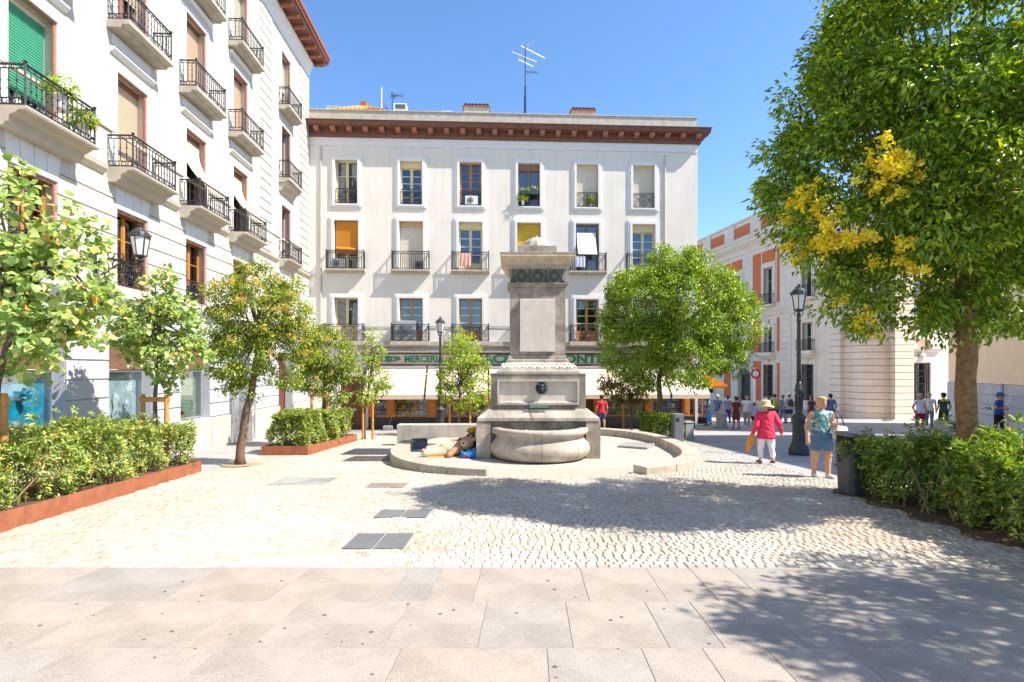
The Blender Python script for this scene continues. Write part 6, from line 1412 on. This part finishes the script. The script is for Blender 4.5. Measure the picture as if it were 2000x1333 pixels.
def sdf_mesh(prims, vox, k=0.012):
    lo, hi = np.full(3,9.), np.full(3,-9.)
    for pr in prims:
        if pr[0] == 'cap': pts = [np.array(pr[1])-max(pr[3],pr[4]), np.array(pr[1])+max(pr[3],pr[4]), np.array(pr[2])-max(pr[3],pr[4]), np.array(pr[2])+max(pr[3],pr[4])]
        elif pr[0] == 'ell': pts = [np.array(pr[1])-np.array(pr[2]), np.array(pr[1])+np.array(pr[2])]
        else: r = max(pr[3],pr[4]); pts = [np.array([pr[5][0]-r,pr[5][1]-r,pr[1]]), np.array([pr[5][0]+r,pr[5][1]+r,pr[2]])]
        for q in pts: lo = np.minimum(lo,q); hi = np.maximum(hi,q)
    lo -= vox*2; hi += vox*2; n = np.ceil((hi-lo)/vox).astype(int)+1
    G = np.stack(np.meshgrid(*[lo[i]+np.arange(n[i])*vox for i in range(3)], indexing='ij'), -1).reshape(-1,3)
    D = None
    for pr in prims:
        d = prim_d(pr, G)
        if D is None: D = d
        else: hh = np.clip(0.5+0.5*(D-d)/k,0,1); D = D*(1-hh)+d*hh-k*hh*(1-hh)
    V, Q = surface_nets(D.reshape(n), lo, vox)
    C = V[Q].mean(1); best = np.full(len(C),9.); tg = np.zeros(len(C),int)
    for pr in prims:
        d = prim_d(pr, C)-(0.035 if pr[0] == 'cone' else 0.0); m = d < best-1e-6; best[m] = d[m]; tg[m] = pr[-1]
    return V, Q, tg
def sdf_obj(name, prims, vox, mats, parent, k=0.012, extra=(), folds=0, loc=(0,0,0), rot=(0,0,0), **kw):
    Vs, Qs, Ts = [], [], []; off = 0
    for p, v, kk in ((prims, vox, k),)+tuple(extra):
        V, Q, t = sdf_mesh(p, v, kk); Vs.append(V); Qs.append(Q+off); Ts.append(t); off += len(V)
    V = np.concatenate(Vs); Q = np.concatenate(Qs); T = np.concatenate(Ts)
    if folds:
        Nn = np.zeros_like(V); fn = np.cross(V[Q[:,1]]-V[Q[:,0]], V[Q[:,2]]-V[Q[:,0]])
        for c_ in range(4): np.add.at(Nn, Q[:,c_], fn)
        Nn = unit(Nn); cl = np.zeros(len(V)); isc = np.isin(T, (0,1,2) if name != 'body' else (1,2)).astype(float)
        for c_ in range(4): np.maximum.at(cl, Q[:,c_], isc)
        x_, y_, z_ = V.T; w_ = 0.6*np.sin(x_*38+9*np.sin(z_*7)+y_*11)+0.5*np.sin(z_*26+6*np.sin(x_*9)+x_*14)+0.4*np.sin(x_*63-z_*21+y_*30)
        V = V+Nn*(w_*folds*cl)[:,None]
    me = np_mesh(name, V, Q, mats[0])
    for m in mats[1:]: me.materials.append(m)
    me.polygons.foreach_set('material_index', T.astype(np.int32)); me.polygons.foreach_set('use_smooth', np.ones(len(Q), bool)); me.update()
    return link(name, me, parent, loc, rot, **kw)
SKIN = plain('skin_light',(0.58,0.33,0.22),0.55,var=0.06,scale=10); SKIN2 = plain('skin_tan',(0.42,0.22,0.13),0.55,var=0.06,scale=10)
def cmat(name, c, rough=0.85, var=0.1, scale=8): return plain('cloth_'+name, c, rough, var=var, scale=scale, bump=0.15, bscale=25)
def hand_prims(w, dirv, side, H, tag=0):
    """palm and five unequal, bent fingers; w wrist, dirv unit direction of the hand"""
    d = Vector(dirv).normalized(); sx = Vector((0,1,0)) if abs(d.y) < 0.7 else Vector((1,0,0)); sx = (sx-d*sx.dot(d)).normalized(); nn = d.cross(sx)*side
    w = Vector(w); u = H*0.0055; pr = []
    palm = w+d*u*8; pr.append(('cap', tuple(w+d*u*1), tuple(palm), u*3.2, u*4.0, 1.0, tag))
    for i, (o, L) in enumerate(((-3.6,6.3),(-1.2,7.6),(1.2,7.2),(3.4,5.6))):
        a = palm+sx*u*o; b = a+d*u*L*0.5+nn*u*0.8; c = b+d*u*L*0.4+nn*u*2.2
        pr += [('cap',tuple(a),tuple(b),u*1.45,u*1.3,1.0,tag),('cap',tuple(b),tuple(c),u*1.3,u*1.0,1.0,tag)]
    a = w+d*u*3.2-sx*u*3; b = a-sx*u*2.6+d*u*3.2+nn*u*1.2; c = b+d*u*3+nn*u*1.0; pr += [('cap',tuple(a),tuple(b),u*1.8,u*1.5,1.0,tag),('cap',tuple(b),tuple(c),u*1.5,u*1.15,1.0,tag)]
    return pr
def person(label, px, py_feet, Y, H, face, top, bottom, shoe, hair, kind='pants', sleeve=0.45, arms=None, stride=0.06, vox=0.02, skin=SKIN, build=1.0, hem=None, hairlen=0.0, fine=False, lean=0.0, sit=False, bald=False, cap=None, x=None, toplen=0.5, coat=0):
    """face: heading in radians, 0 looks away from the camera (+Y)"""
    X = x if x is not None else (px-1000)/F*Y; loc = (X, Y, gz(Y)); E = empty('person', loc, face, label=label, cat='person')
    S = lambda *p: tuple(H*q for q in p); b = build; pr = []
    T_SK, T_TOP, T_BOT, T_SH, T_HR = range(5)
    ly = lean
    hipz, wz, shz = 0.525, 0.61, 0.80
    for s, st in ((-1, stride), (1, -stride)):
        lift = 0.025 if st < 0 and abs(stride) > 0.05 else 0
        hip = (s*0.052*b, 0, hipz); kn = (s*0.056*b, st*0.55+0.012, 0.285); an = (s*0.054*b, st*1.0-0.005, 0.05+lift)
        if sit: kn = (s*0.07, 0.2, 0.46); an = (s*0.07, 0.22, 0.22); hip = (s*0.06,0,0.48)
        tt = T_BOT if kind in ('pants','shorts') else T_SK; ts = T_BOT if kind in ('pants',) else T_SK; g = 1.14 if kind in ('pants','shorts') else 1.0
        mid = tuple((hip[i]*0.35+kn[i]*0.65) for i in range(3))
        if kind == 'shorts':
            pr.append(('cap',S(*hip),S(*mid),H*0.062*g*b,H*0.055*g*b,1.0,T_BOT)); pr.append(('cap',S(*mid),S(*kn),H*0.043*b,H*0.036*b,1.0,T_SK))
        else: pr.append(('cap',S(*hip),S(*kn),H*0.060*g*b,H*0.040*g*b,1.0,tt))
        calf = tuple(kn[i]*0.7+an[i]*0.3 for i in range(3)); calf = (calf[0], calf[1]-0.012, calf[2])
        if kind == 'pants':
            low = tuple(kn[i]*(hem or 0.1)+an[i]*(1-(hem or 0.1)) for i in range(3))
            pr.append(('cap',S(*kn),S(*low),H*0.042*b,H*0.034*b,1.0,T_BOT)); pr.append(('cap',S(*low),S(*an),H*0.024*b,H*0.021*b,1.0,T_SK))
        else: pr.append(('cap',S(*kn),S(*calf),H*0.035*b,H*0.037*b,1.0,T_SK)); pr.append(('cap',S(*calf),S(*an),H*0.036*b,H*0.021*b,1.0,T_SK))
        pr.append(('cap',S(an[0],an[1]-0.02,0.022+lift),S(an[0]*1.15,an[1]+0.085,0.016+lift*0.4),H*0.024,H*0.019,1.0,T_SH)); pr.append(('cap',S(*an),S(an[0],an[1],0.03+lift),H*0.021,H*0.022,1.0,T_SH))
    pr.append(('ell',S(0,0,0.545),S(0.098*b,0.074*b,0.065),T_BOT if kind != 'dress' else T_TOP))
    ch = (0, ly*0.6, 0.735); nk = (0, ly, 0.845)
    pr.append(('cap',S(0,0,wz),S(*ch),H*0.084*b,H*0.094*b,0.74,T_TOP)); pr.append(('cap',S(-0.085*b**0.5,ly*0.85,shz-0.018),S(0.085*b**0.5,ly*0.85,shz-0.012),H*0.043,H*0.043,0.95,T_TOP))
    if kind in ('pants','shorts','skirt'): pr.append(('cone',H*toplen,H*0.66,H*0.103*b,H*0.088*b,(0,0),0.78,T_TOP))
    if kind == 'skirt': pr.append(('cone',H*(hem or 0.37),H*0.58,H*0.118*b,H*0.096*b,(0,0),0.82,T_BOT))
    if kind == 'dress': pr.append(('cone',H*(hem or 0.25),H*0.62,H*0.125*b,H*0.082*b,(0,0),0.85,T_TOP))
    if coat: pr.append(('cone',H*coat,H*0.79,H*0.130*b,H*0.096*b,(0,ly*0.4),0.82,T_TOP))
    if kind == 'coat': pr.append(('cone',H*(hem or 0.42),H*0.79,H*0.126*b,H*0.094*b,(0,ly*0.4),0.80,T_TOP))
    hd = (0, ly*1.25+0.010, 0.928)
    pr.append(('cap',S(*nk),S(0,ly*1.15,0.875),H*0.031,H*0.028,1.0,T_SK))
    pr.append(('ell',S(*hd),S(0.049,0.060,0.070),T_SK)); pr.append(('ell',S(0,hd[1]+0.022,hd[2]-0.032),S(0.034,0.036,0.034),T_SK))
    pr.append(('cap',S(0,hd[1]+0.058,hd[2]+0.006),S(0,hd[1]+0.068,hd[2]-0.012),H*0.007,H*0.009,1.0,T_SK))
    for s in (-1,1): pr.append(('ell',S(s*0.050,hd[1]-0.002,hd[2]-0.004),S(0.008,0.013,0.018),T_SK))
    if not bald:
        pr.append(('ell',S(0,hd[1]-0.022,hd[2]+0.016),S(0.056,0.058,0.066),T_HR)); pr.append(('ell',S(0,hd[1]+0.012,hd[2]+0.046),S(0.050,0.050,0.034),T_HR))
        if hairlen: pr.append(('cap',S(0,hd[1]-0.035,hd[2]),S(0,hd[1]-0.04,hd[2]-hairlen),H*0.046,H*0.034,0.7,T_HR))
    A = arms or {}; extra = []
    for s, nm in ((-1,'l'),(1,'r')):
        sh = (s*0.120*b**0.5, ly*0.85, 0.792)
        el, wr = A.get(nm, ((s*0.150*b**0.5, -0.03-0.5*stride*s, 0.635),(s*0.150*b**0.5, 0.035-0.4*stride*s, 0.495)))
        el = tuple(el); wr = tuple(wr); slv = sleeve
        g = 1.3 if slv > 0.9 else 1.1
        m1 = tuple(sh[i]*(1-slv)+el[i]*slv for i in range(3)) if slv <= 0.9 else el
        if slv > 0.02: pr.append(('cap',S(*sh),S(*m1),H*0.035*g*b**0.5,H*0.033*g*b**0.5,1.0,T_TOP))
        if slv <= 0.9: pr.append(('cap',S(*m1),S(*el),H*0.029*b**0.5,H*0.025*b**0.5,1.0,T_SK))
        pr.append(('cap',S(*el),S(*wr),H*(0.031 if slv > 0.9 else 0.025)*b**0.5,H*(0.028 if slv > 0.9 else 0.017)*b**0.5,1.0,T_TOP if slv > 0.9 else T_SK))
        d = Vector(wr)-Vector(el)
        if fine: extra.append((hand_prims(S(*wr), d, s, H), 0.0055, 0.004))
        else:
            h2 = Vector(wr)+d.normalized()*0.06; pr.append(('cap',S(*wr),S(*h2),H*0.018,H*0.017,1.0,T_SK)); h3 = h2-d.normalized()*0.02+Vector((-s*0.018,0.012,0)); pr.append(('cap',S(*(Vector(wr)+d.normalized()*0.02)),S(*h3),H*0.009,H*0.008,1.0,T_SK))
    mats = [skin, top, bottom, shoe, hair]
    sdf_obj('body', pr, vox, mats, E, 0.012*H, tuple(extra), folds=0.006 if fine else 0.005)
    if cap:
        q = MB(); z = H*(hd[2]+0.022); yc = H*(hd[1]-0.004)
        q.lathe([(0.066*H,-0.01*H),(0.066*H,0.02*H),(0.060*H,0.045*H),(0.038*H,0.066*H),(0.005*H,0.072*H)], 14, (0,yc,z), 1, 1.12)
        q.add([(-0.045*H,yc+0.05*H,z+0.004),(0.045*H,yc+0.05*H,z+0.004),(0.035*H,yc+0.115*H,z-0.008),(-0.035*H,yc+0.115*H,z-0.008),(-0.045*H,yc+0.05*H,z+0.014),(0.045*H,yc+0.05*H,z+0.014),(0.035*H,yc+0.115*H,z),(-0.035*H,yc+0.115*H,z)],[(4,5,6,7),(3,2,1,0),(2,3,7,6),(0,4,7,3),(1,2,6,5)])
        q.obj('cap', cap, E, smooth=True)
    if fine or vox < 0.0125:
        q = MB()
        for s in (-1,1): q.sphere((s*0.020*H,(hd[1]+0.054)*H,(hd[2]+0.008)*H), 0.0055*H, 8, 6)
        q.obj('eyes', plain('eye_dark',(0.05,0.035,0.03),0.3), E, kind='stuff'); q = MB(); q.sphere((0,(hd[1]+0.054)*H,(hd[2]-0.036)*H), 0.012*H, 8, 6, (1,0.5,0.3)); q.obj('mouth', plain('lips',(0.45,0.13,0.10),0.5), E)
    return E
HB_ = plain('hair_blond',(0.52,0.33,0.13),0.6,var=0.25,scale=40); HDK = plain('hair_dark',(0.025,0.018,0.014),0.5,var=0.3,scale=40); HGR = plain('hair_grey',(0.35,0.33,0.31),0.6,var=0.2,scale=40); HBR = plain('hair_brown',(0.12,0.06,0.03),0.5,var=0.3,scale=40)
WHT = cmat('white',(0.72,0.71,0.72)); BLK = cmat('black',(0.018,0.018,0.02)); RED = cmat('red',(0.50,0.02,0.035)); NAVY = cmat('navy',(0.03,0.05,0.14)); DEN = cmat('denim',(0.10,0.19,0.30),var=0.2); BLUS = cmat('blue_shirt',(0.07,0.17,0.42)); KHA = cmat('khaki',(0.45,0.36,0.24)); SHOE = cmat('shoe_brown',(0.14,0.09,0.06)); SHW = cmat('shoe_white',(0.65,0.63,0.6))
# woman in coral jacket, walking away
JK = plain('coral_jacket',(0.66,0.035,0.085),0.8,var=0.12,scale=7,bump=0.6,bscale=9)
Y = 12.75; E1 = person('woman from behind in coral red jacket, white trousers and straw hat', 1497, 906, Y, 1.50, 0.05, JK, cmat('white_trousers',(0.76,0.72,0.76),var=0.04), SHOE, HGR, kind='pants', sleeve=1.0, stride=0.085, vox=0.0115, build=1.12, hem=0.28, fine=True, lean=0.03, toplen=0.44, coat=0.415,
    arms={'l': ((-0.175,-0.02,0.62),(-0.205,0.03,0.48)), 'r': ((0.180,-0.05,0.63),(0.235,-0.01,0.50))})
q = MB(); n = 28; z = 1.50*0.945
q.lathe([(0.085,0.10),(0.105,0.075),(0.11,0.0),(0.13,-0.02),(0.19,-0.055),(0.185,-0.06),(0.12,-0.03)], n, (0,0.045,z), 1, 1.1); q.v = [(a,b_,c+0.018*math.sin(3*math.atan2(b_-0.045,a)+1)*(math.hypot(a,b_-0.045) > 0.15)) for a,b_,c in q.v]; q.lathe([(0.001,0.115),(0.085,0.10)], n, (0,0.045,z), 1, 1.1, cap=False)
q.obj('straw_hat', plain('straw',(0.62,0.46,0.22),0.85,var=0.25,scale=30,bump=0.4), E1, smooth=True)
X1 = (1497-1000)/F*Y; q = MB(); g = gz(Y)
loft(q, [([(x*0.5,y*0.3) for x,y in sqr(0.12,0.06,0.025)],-0.40),(sqr(0.10,0.06,0.025),-0.32),(sqr(0.16,0.08,0.03),-0.14),(sqr(0.12,0.06,0.025),0.0),(sqr(0.06,0.03,0.012),0.08)]); q.obj('carrier_bag', plain('orange_bag',(0.75,0.22,0.01),0.5,var=0.1), None, (X1-0.34,Y+0.02,g+0.66), (0,0.28,0.1), smooth=True, label='orange carrier bag in the hand of the woman in coral jacket', cat='bag')
# woman in floral top and denim skirt, walking towards us
FLO = print_mat('floral_print', (0.10,0.36,0.34),(0.03,0.18,0.20),(0.52,0.55,0.48), 16)
Y = 10.66; E2 = person('blonde woman in turquoise floral top and denim skirt, walking closer', 1604, 932, Y, 1.60, PI+0.08, FLO, DEN, SHW, HB_, kind='skirt', sleeve=0.0, stride=0.045, vox=0.0115, build=1.16, hem=0.355, fine=True, hairlen=0.045, skin=plain('skin_sunny',(0.60,0.32,0.20),0.5,var=0.06), toplen=0.515,
    arms={'l': ((-0.178,-0.045,0.655),(-0.105,0.105,0.665)), 'r': ((0.178,-0.02,0.63),(0.195,0.03,0.49))})
X2 = (1604-1000)/F*Y; q = MB()
loft(q, [(sqr(0.32,0.10,0.045),-0.24),(sqr(0.36,0.14,0.05),-0.20),(sqr(0.34,0.13,0.05),-0.08),(sqr(0.26,0.06,0.025),0.02)]); Bg = q.obj('handbag', plain('cream_leather',(0.66,0.52,0.38),0.55,var=0.08,bump=0.1), None, (X2+0.30,Y-0.16,gz(Y)+1.02), (0,0.12,0.35), smooth=False, bevel=0.012, label='cream leather shoulder bag of the blonde woman', cat='handbag')
q = MB(); q.tube([(-0.10,0,0.02),(-0.12,0.02,0.2),(-0.11,0.08,0.34),(-0.10,0.14,0.30)], 0.012, 6); q.tube([(0.10,0,0.02),(0.0,0.02,0.2),(-0.09,0.08,0.33),(-0.10,0.14,0.30)], 0.012, 6); q.obj('strap', plain('navy_strap',(0.05,0.07,0.13),0.6), Bg)
# people farther off
VX = 0.021
person('woman in long sky blue dress at the shop corner', 1384, 831, 29.2, 1.58, 1.2, cmat('sky_dress',(0.10,0.42,0.68)), cmat('sky_dress',(0.10,0.42,0.68)), SHOE, HB_, kind='dress', hem=0.12, sleeve=0.9, vox=VX)
person('man in blue shirt and khaki trousers leaning at the stone bollard', 1402, 838, 27.4, 1.70, 1.9, BLUS, KHA, SHOE, HGR, kind='pants', vox=VX, bald=True, arms={'r': ((0.15,0.06,0.64),(0.12,0.2,0.56))})
person('woman in dark red dress with bag seen from behind', 1438, 845, 25.6, 1.58, 0.4, cmat('maroon',(0.13,0.02,0.018)), BLK, SHOE, HDK, kind='dress', hem=0.30, sleeve=0.5, vox=VX, skin=SKIN2)
person('woman in white top and patterned trousers near the arched door', 1459, 842, 27.0, 1.66, 2.6, WHT, cmat('sage',(0.38,0.42,0.33),var=0.4,scale=25), SHW, HBR, kind='pants', vox=VX)
person('child in pale lilac shirt beside the woman in white top', 1473, 842, 26.5, 1.28, 0.5, cmat('lilac',(0.45,0.47,0.68)), BLK, SHW, HBR, kind='shorts', vox=0.018)
person('person in slate grey top standing under the orange awning', 1421, 832, 31.5, 1.62, 0.2, cmat('slate',(0.25,0.28,0.35)), NAVY, SHOE, HDK, kind='pants', vox=VX)
person('brown haired person in maroon at the palace wall', 1501, 832, 32.6, 1.62, 0.1, cmat('plum',(0.16,0.05,0.06)), NAVY, SHOE, HBR, kind='pants', vox=VX, hairlen=0.09)
P1 = person('walker with green and yellow backpack, from behind', 1513, 833, 31.2, 1.72, -0.1, cmat('teal',(0.16,0.30,0.30)), BLK, BLK, HDK, kind='shorts', vox=VX)
person('walker in blue shirt between the two backpackers', 1529, 832, 32.0, 1.66, 0.0, cmat('steel_blue',(0.13,0.25,0.40)), DEN, SHOE, HBR, kind='pants', vox=VX)
P2 = person('walker in white cap with dark backpack, from behind', 1541, 834, 31.0, 1.76, 0.1, cmat('pale_pink',(0.60,0.52,0.60)), NAVY, BLK, HBR, kind='shorts', vox=VX, cap=WHT)
def backpack(px, Y, z, mat, lab, rz): 
    q = MB(); loft(q, [(sqr(0.26,0.13,0.05),0.0),(sqr(0.30,0.17,0.06),0.06),(sqr(0.30,0.16,0.06),0.30),(sqr(0.20,0.08,0.03),0.42)]); o = q.obj('backpack', mat, None, ((px-1000)/F*Y, Y-0.17, gz(Y)+z), (0,0,rz), label=lab, cat='backpack'); MB().cbox(-0.1,0.1,-0.115,-0.08,0.04,0.2,0.015).obj('pocket', mat, o)
backpack(1513, 31.0, 0.98, cmat('olive_bag',(0.42,0.36,0.05)), 'olive yellow backpack on the walker with shorts', -0.1); backpack(1541, 30.8, 1.0, cmat('dark_bag',(0.07,0.06,0.09)), 'dark backpack on the walker in white cap', 0.1)
person('man in blue shirt walking behind the blonde woman', 1622, 840, 28.0, 1.72, 0.2, cmat('cornflower',(0.13,0.19,0.40)), NAVY, SHOE, HDK, kind='pants', vox=VX, build=1.1)
person('dark haired woman in maroon half hidden behind the blonde woman', 1585, 838, 28.5, 1.62, 0.3, cmat('plum',(0.16,0.05,0.06)), BLK, SHOE, HBR, kind='pants', vox=VX, hairlen=0.12)
person('man in white and red shirt with dark red shorts at right', 1797, 844, 24.2, 1.72, PI+0.1, cmat('white_tee',(0.70,0.68,0.74)), cmat('dark_red',(0.28,0.015,0.035)), SHW, HGR, kind='shorts', vox=0.019, skin=SKIN2)
person('man in white shirt and jeans before the barred window', 1815, 834, 27.6, 1.76, PI-0.6, WHT, DEN, BLK, HGR, kind='pants', vox=VX)
PO = person('officer in dark green uniform with yellow shoulder band, walking away', 1843, 838, 25.2, 1.76, 0.1, cmat('uniform_green',(0.045,0.09,0.07)), BLK, BLK, HDK, kind='pants', vox=0.019)
sdf_obj('shoulder_band', [('cap',(-0.15,-0.02,1.385),(0.15,-0.02,1.385),0.084,0.084,1.0,0)], 0.02, [cmat('hi_vis',(0.45,0.62,0.02))], PO)
person('man in bright blue shirt and cap looking down at his phone', 1950, 850, 22.6, 1.74, PI+0.5, cmat('royal_blue',(0.015,0.09,0.55)), BLK, BLK, HBR, kind='pants', vox=0.018, cap=cmat('blue_cap',(0.02,0.13,0.42)), arms={'r': ((0.165,-0.01,0.63),(0.07,0.13,0.645)), 'l': ((-0.17,-0.02,0.635),(-0.18,0.05,0.5))}, lean=0.02)
person('man in red shirt and dark shorts at the shop entrance', 1175, 832, 25.0, 1.66, 0.3, RED, NAVY, BLK, HDK, kind='shorts', vox=VX, skin=SKIN2)
E = empty('kick_scooter', (20.95,22.5,gz(22.5)), 0.3, label='folded grey kick scooter beside man in bright blue shirt', cat='scooter')
MB().tube([(0,0,0.08),(0.02,0.02,1.05)], 0.022, 8).obj('stem', METALG, E); MB().tube([(-0.2,0.02,1.05),(0.24,0.02,1.05)], 0.016, 6).obj('handlebar', BLK, E); MB().cbox(-0.06,0.06,0.0,0.75,0.07,0.10,0.01).obj('deck', BLK, E)
for yy in (-0.05,0.78):
    q = MB(); q.lathe([(0.08,-0.02),(0.085,0),(0.08,0.02)], 14); q.v = [(c,yy+a,0.085+b_) for a,b_,c in q.v]; q.obj('wheel', BLK, E, smooth=True)
# ================================================================ PLUSH BEAR AND BELONGINGS BY THE FOUNTAIN
ZP = FZ; PL1 = plain('plush_tan',(0.50,0.29,0.17),0.95,var=0.15,scale=30,bump=0.8,bscale=120); PL2 = plain('plush_cream',(0.76,0.58,0.38),0.95,var=0.1,scale=30,bump=0.8,bscale=120); PLD = plain('plush_nose',(0.05,0.03,0.02),0.6)
E = empty('plush_bear', (-1.28,13.72,ZP), 0.0, label='large tan and cream plush bear lying beside the fountain base', cat='toy')
pr = [('ell',(-0.30,0.0,0.20),(0.30,0.21,0.20),1),('ell',(-0.22,0.02,0.22),(0.27,0.20,0.20),0),('cap',(-0.45,-0.08,0.13),(-0.92,-0.16,0.09),0.13,0.095,1.0,1),('cap',(-0.45,0.12,0.18),(-0.88,0.10,0.15),0.13,0.10,1.0,1),('cap',(-0.95,-0.17,0.12),(-0.97,-0.19,0.16),0.075,0.06,1.0,0),
      ('cap',(-0.12,-0.20,0.24),(-0.30,-0.30,0.08),0.085,0.075,1.0,0),('cap',(-0.10,0.2,0.28),(-0.1,0.32,0.14),0.08,0.07,1.0,0),('ell',(0.10,-0.02,0.32),(0.19,0.17,0.17),0),('ell',(0.06,-0.17,0.34),(0.085,0.08,0.075),1),('cap',(0.18,0.10,0.45),(0.22,0.12,0.49),0.055,0.05,1.0,0),('cap',(0.26,-0.07,0.42),(0.31,-0.08,0.44),0.055,0.05,1.0,0),('ell',(0.05,-0.245,0.36),(0.028,0.02,0.022),2)]
sdf_obj('body', pr, 0.016, [PL1, PL2, PLD], E, 0.03)
def bundle(name, lab, loc, prims, mats, cat, vox=0.014, rz=0): sdf_obj(name, prims, vox, mats, None, 0.02, folds=0.012, loc=loc, rot=(0,0,rz), label=lab, cat=cat)
bundle('green_cloth', 'crumpled green cloth behind the plush bear', (-1.62,14.25,ZP), [('ell',(0,0,0.07),(0.20,0.14,0.09),0),('ell',(0.22,0.1,0.12),(0.15,0.14,0.13),0),('ell',(0.12,-0.06,0.14),(0.10,0.09,0.08),0),('cap',(-0.1,0.02,0.1),(0.3,0.14,0.2),0.05,0.06,1,0)], [cmat('emerald',(0.0,0.22,0.12))], 'cloth')
bundle('dark_clothes', 'heap of dark striped clothes behind the bear', (-1.28,14.7,ZP), [('ell',(0,0,0.16),(0.38,0.24,0.19),0),('ell',(0.22,0.05,0.34),(0.22,0.18,0.15),0),('cap',(-0.3,-0.05,0.18),(0.25,-0.1,0.42),0.06,0.08,1,0)], [cmat('dark_stripes',(0.05,0.03,0.035),var=0.6,scale=30)], 'clothes')
bundle('orange_cushion', 'mustard orange cushion on top of the dark clothes', (-1.02,14.85,ZP+0.44), [('ell',(0,0,0.08),(0.24,0.17,0.11),0),('cap',(-0.1,0,0.05),(0.25,0.0,0.18),0.08,0.06,1,0)], [cmat('mustard',(0.55,0.27,0.02))], 'cushion')
bundle('white_bag', 'small white bag resting against the fountain above the bear', (-0.92,14.3,ZP+0.3), [('ell',(0,0,0.12),(0.09,0.12,0.14),0),('cap',(0,0,0.2),(0.02,0,0.28),0.05,0.03,1,0)], [cmat('bag_white',(0.6,0.58,0.56))], 'bag')
bundle('blue_bag', 'blue plastic bag with red print in front of the bear\'s head', (-1.08,13.40,ZP), [('cap',(-0.14,-0.02,0.07),(0.16,0.0,0.09),0.075,0.09,1,0),('cap',(-0.06,0.02,0.14),(0.14,0.02,0.19),0.06,0.05,1,0),('cap',(-0.15,0.0,0.1),(-0.19,0,0.17),0.04,0.015,1,0),('ell',(-0.06,-0.075,0.07),(0.055,0.025,0.045),1),('cap',(0.12,0,0.2),(0.16,0,0.26),0.03,0.012,1,0)], [cmat('bag_blue',(0.01,0.17,0.42)), cmat('bag_red',(0.45,0.015,0.03))], 'bag')
q = MB(); q.box(-0.62,0.42,-0.33,0.33,0.002,0.012); q.box(-0.6,0.4,-0.30,0.28,0.012,0.02); q.obj('cardboard_sheet', plain('cardboard',(0.55,0.36,0.18),0.9,var=0.1), None, (-1.55,13.72,ZP), (0,0,0.06), label='flattened cardboard under the plush bear', cat='cardboard')
E = empty('cardboard_box', (-2.62,15.1,ZP), 0.35, label='open grey cardboard box lying on the platform edge at left', cat='box')
q = MB(); q.box(-0.2,0.2,-0.15,0.15,0,0.012); q.box(-0.2,0.2,0.138,0.15,0.012,0.26); q.box(-0.2,-0.188,-0.15,0.138,0.012,0.26); q.box(0.188,0.2,-0.15,0.138,0.012,0.26); q.box(-0.188,0.188,-0.15,-0.138,0.012,0.2); q.obj('box', plain('grey_card',(0.16,0.16,0.17),0.85,var=0.15), E); q = MB(); q.add([(-0.2,-0.15,0.2),(-0.2,0.15,0.26),(-0.42,0.12,0.12),(-0.42,-0.15,0.1)],[(0,1,2,3)]); q.obj('flap', plain('cardboard',(0.55,0.36,0.18),0.9), E)
for k, (dx, dy, rz) in enumerate(((0.30,-0.12,0.4),(0.42,0.0,0.7))):
    q = MB(); q.sphere((0,0,0.035), 0.05, 10, 6, (0.9,2.3,0.8)); q.sphere((0,-0.06,0.07), 0.045, 8, 6, (0.9,1.1,1.0)); q.box(-0.045,0.045,-0.12,0.12,0,0.015); q.obj('shoe', plain('old_shoe',(0.05,0.04,0.035),0.7,var=0.2), None, (-2.62+dx,15.05+dy,ZP), (0,0,rz), smooth=True, label='old dark shoe %s' % ('nearer to the grey cardboard box','farther from the grey cardboard box'), cat='shoe') if False else q.obj('shoe', plain('old_shoe',(0.05,0.04,0.035),0.7,var=0.2), None, (-2.62+dx,15.05+dy,ZP), (0,0,rz), label='old dark shoe %s' % (('touching the grey cardboard box','farther right of the grey cardboard box')[k]), cat='shoe', group='old shoes')
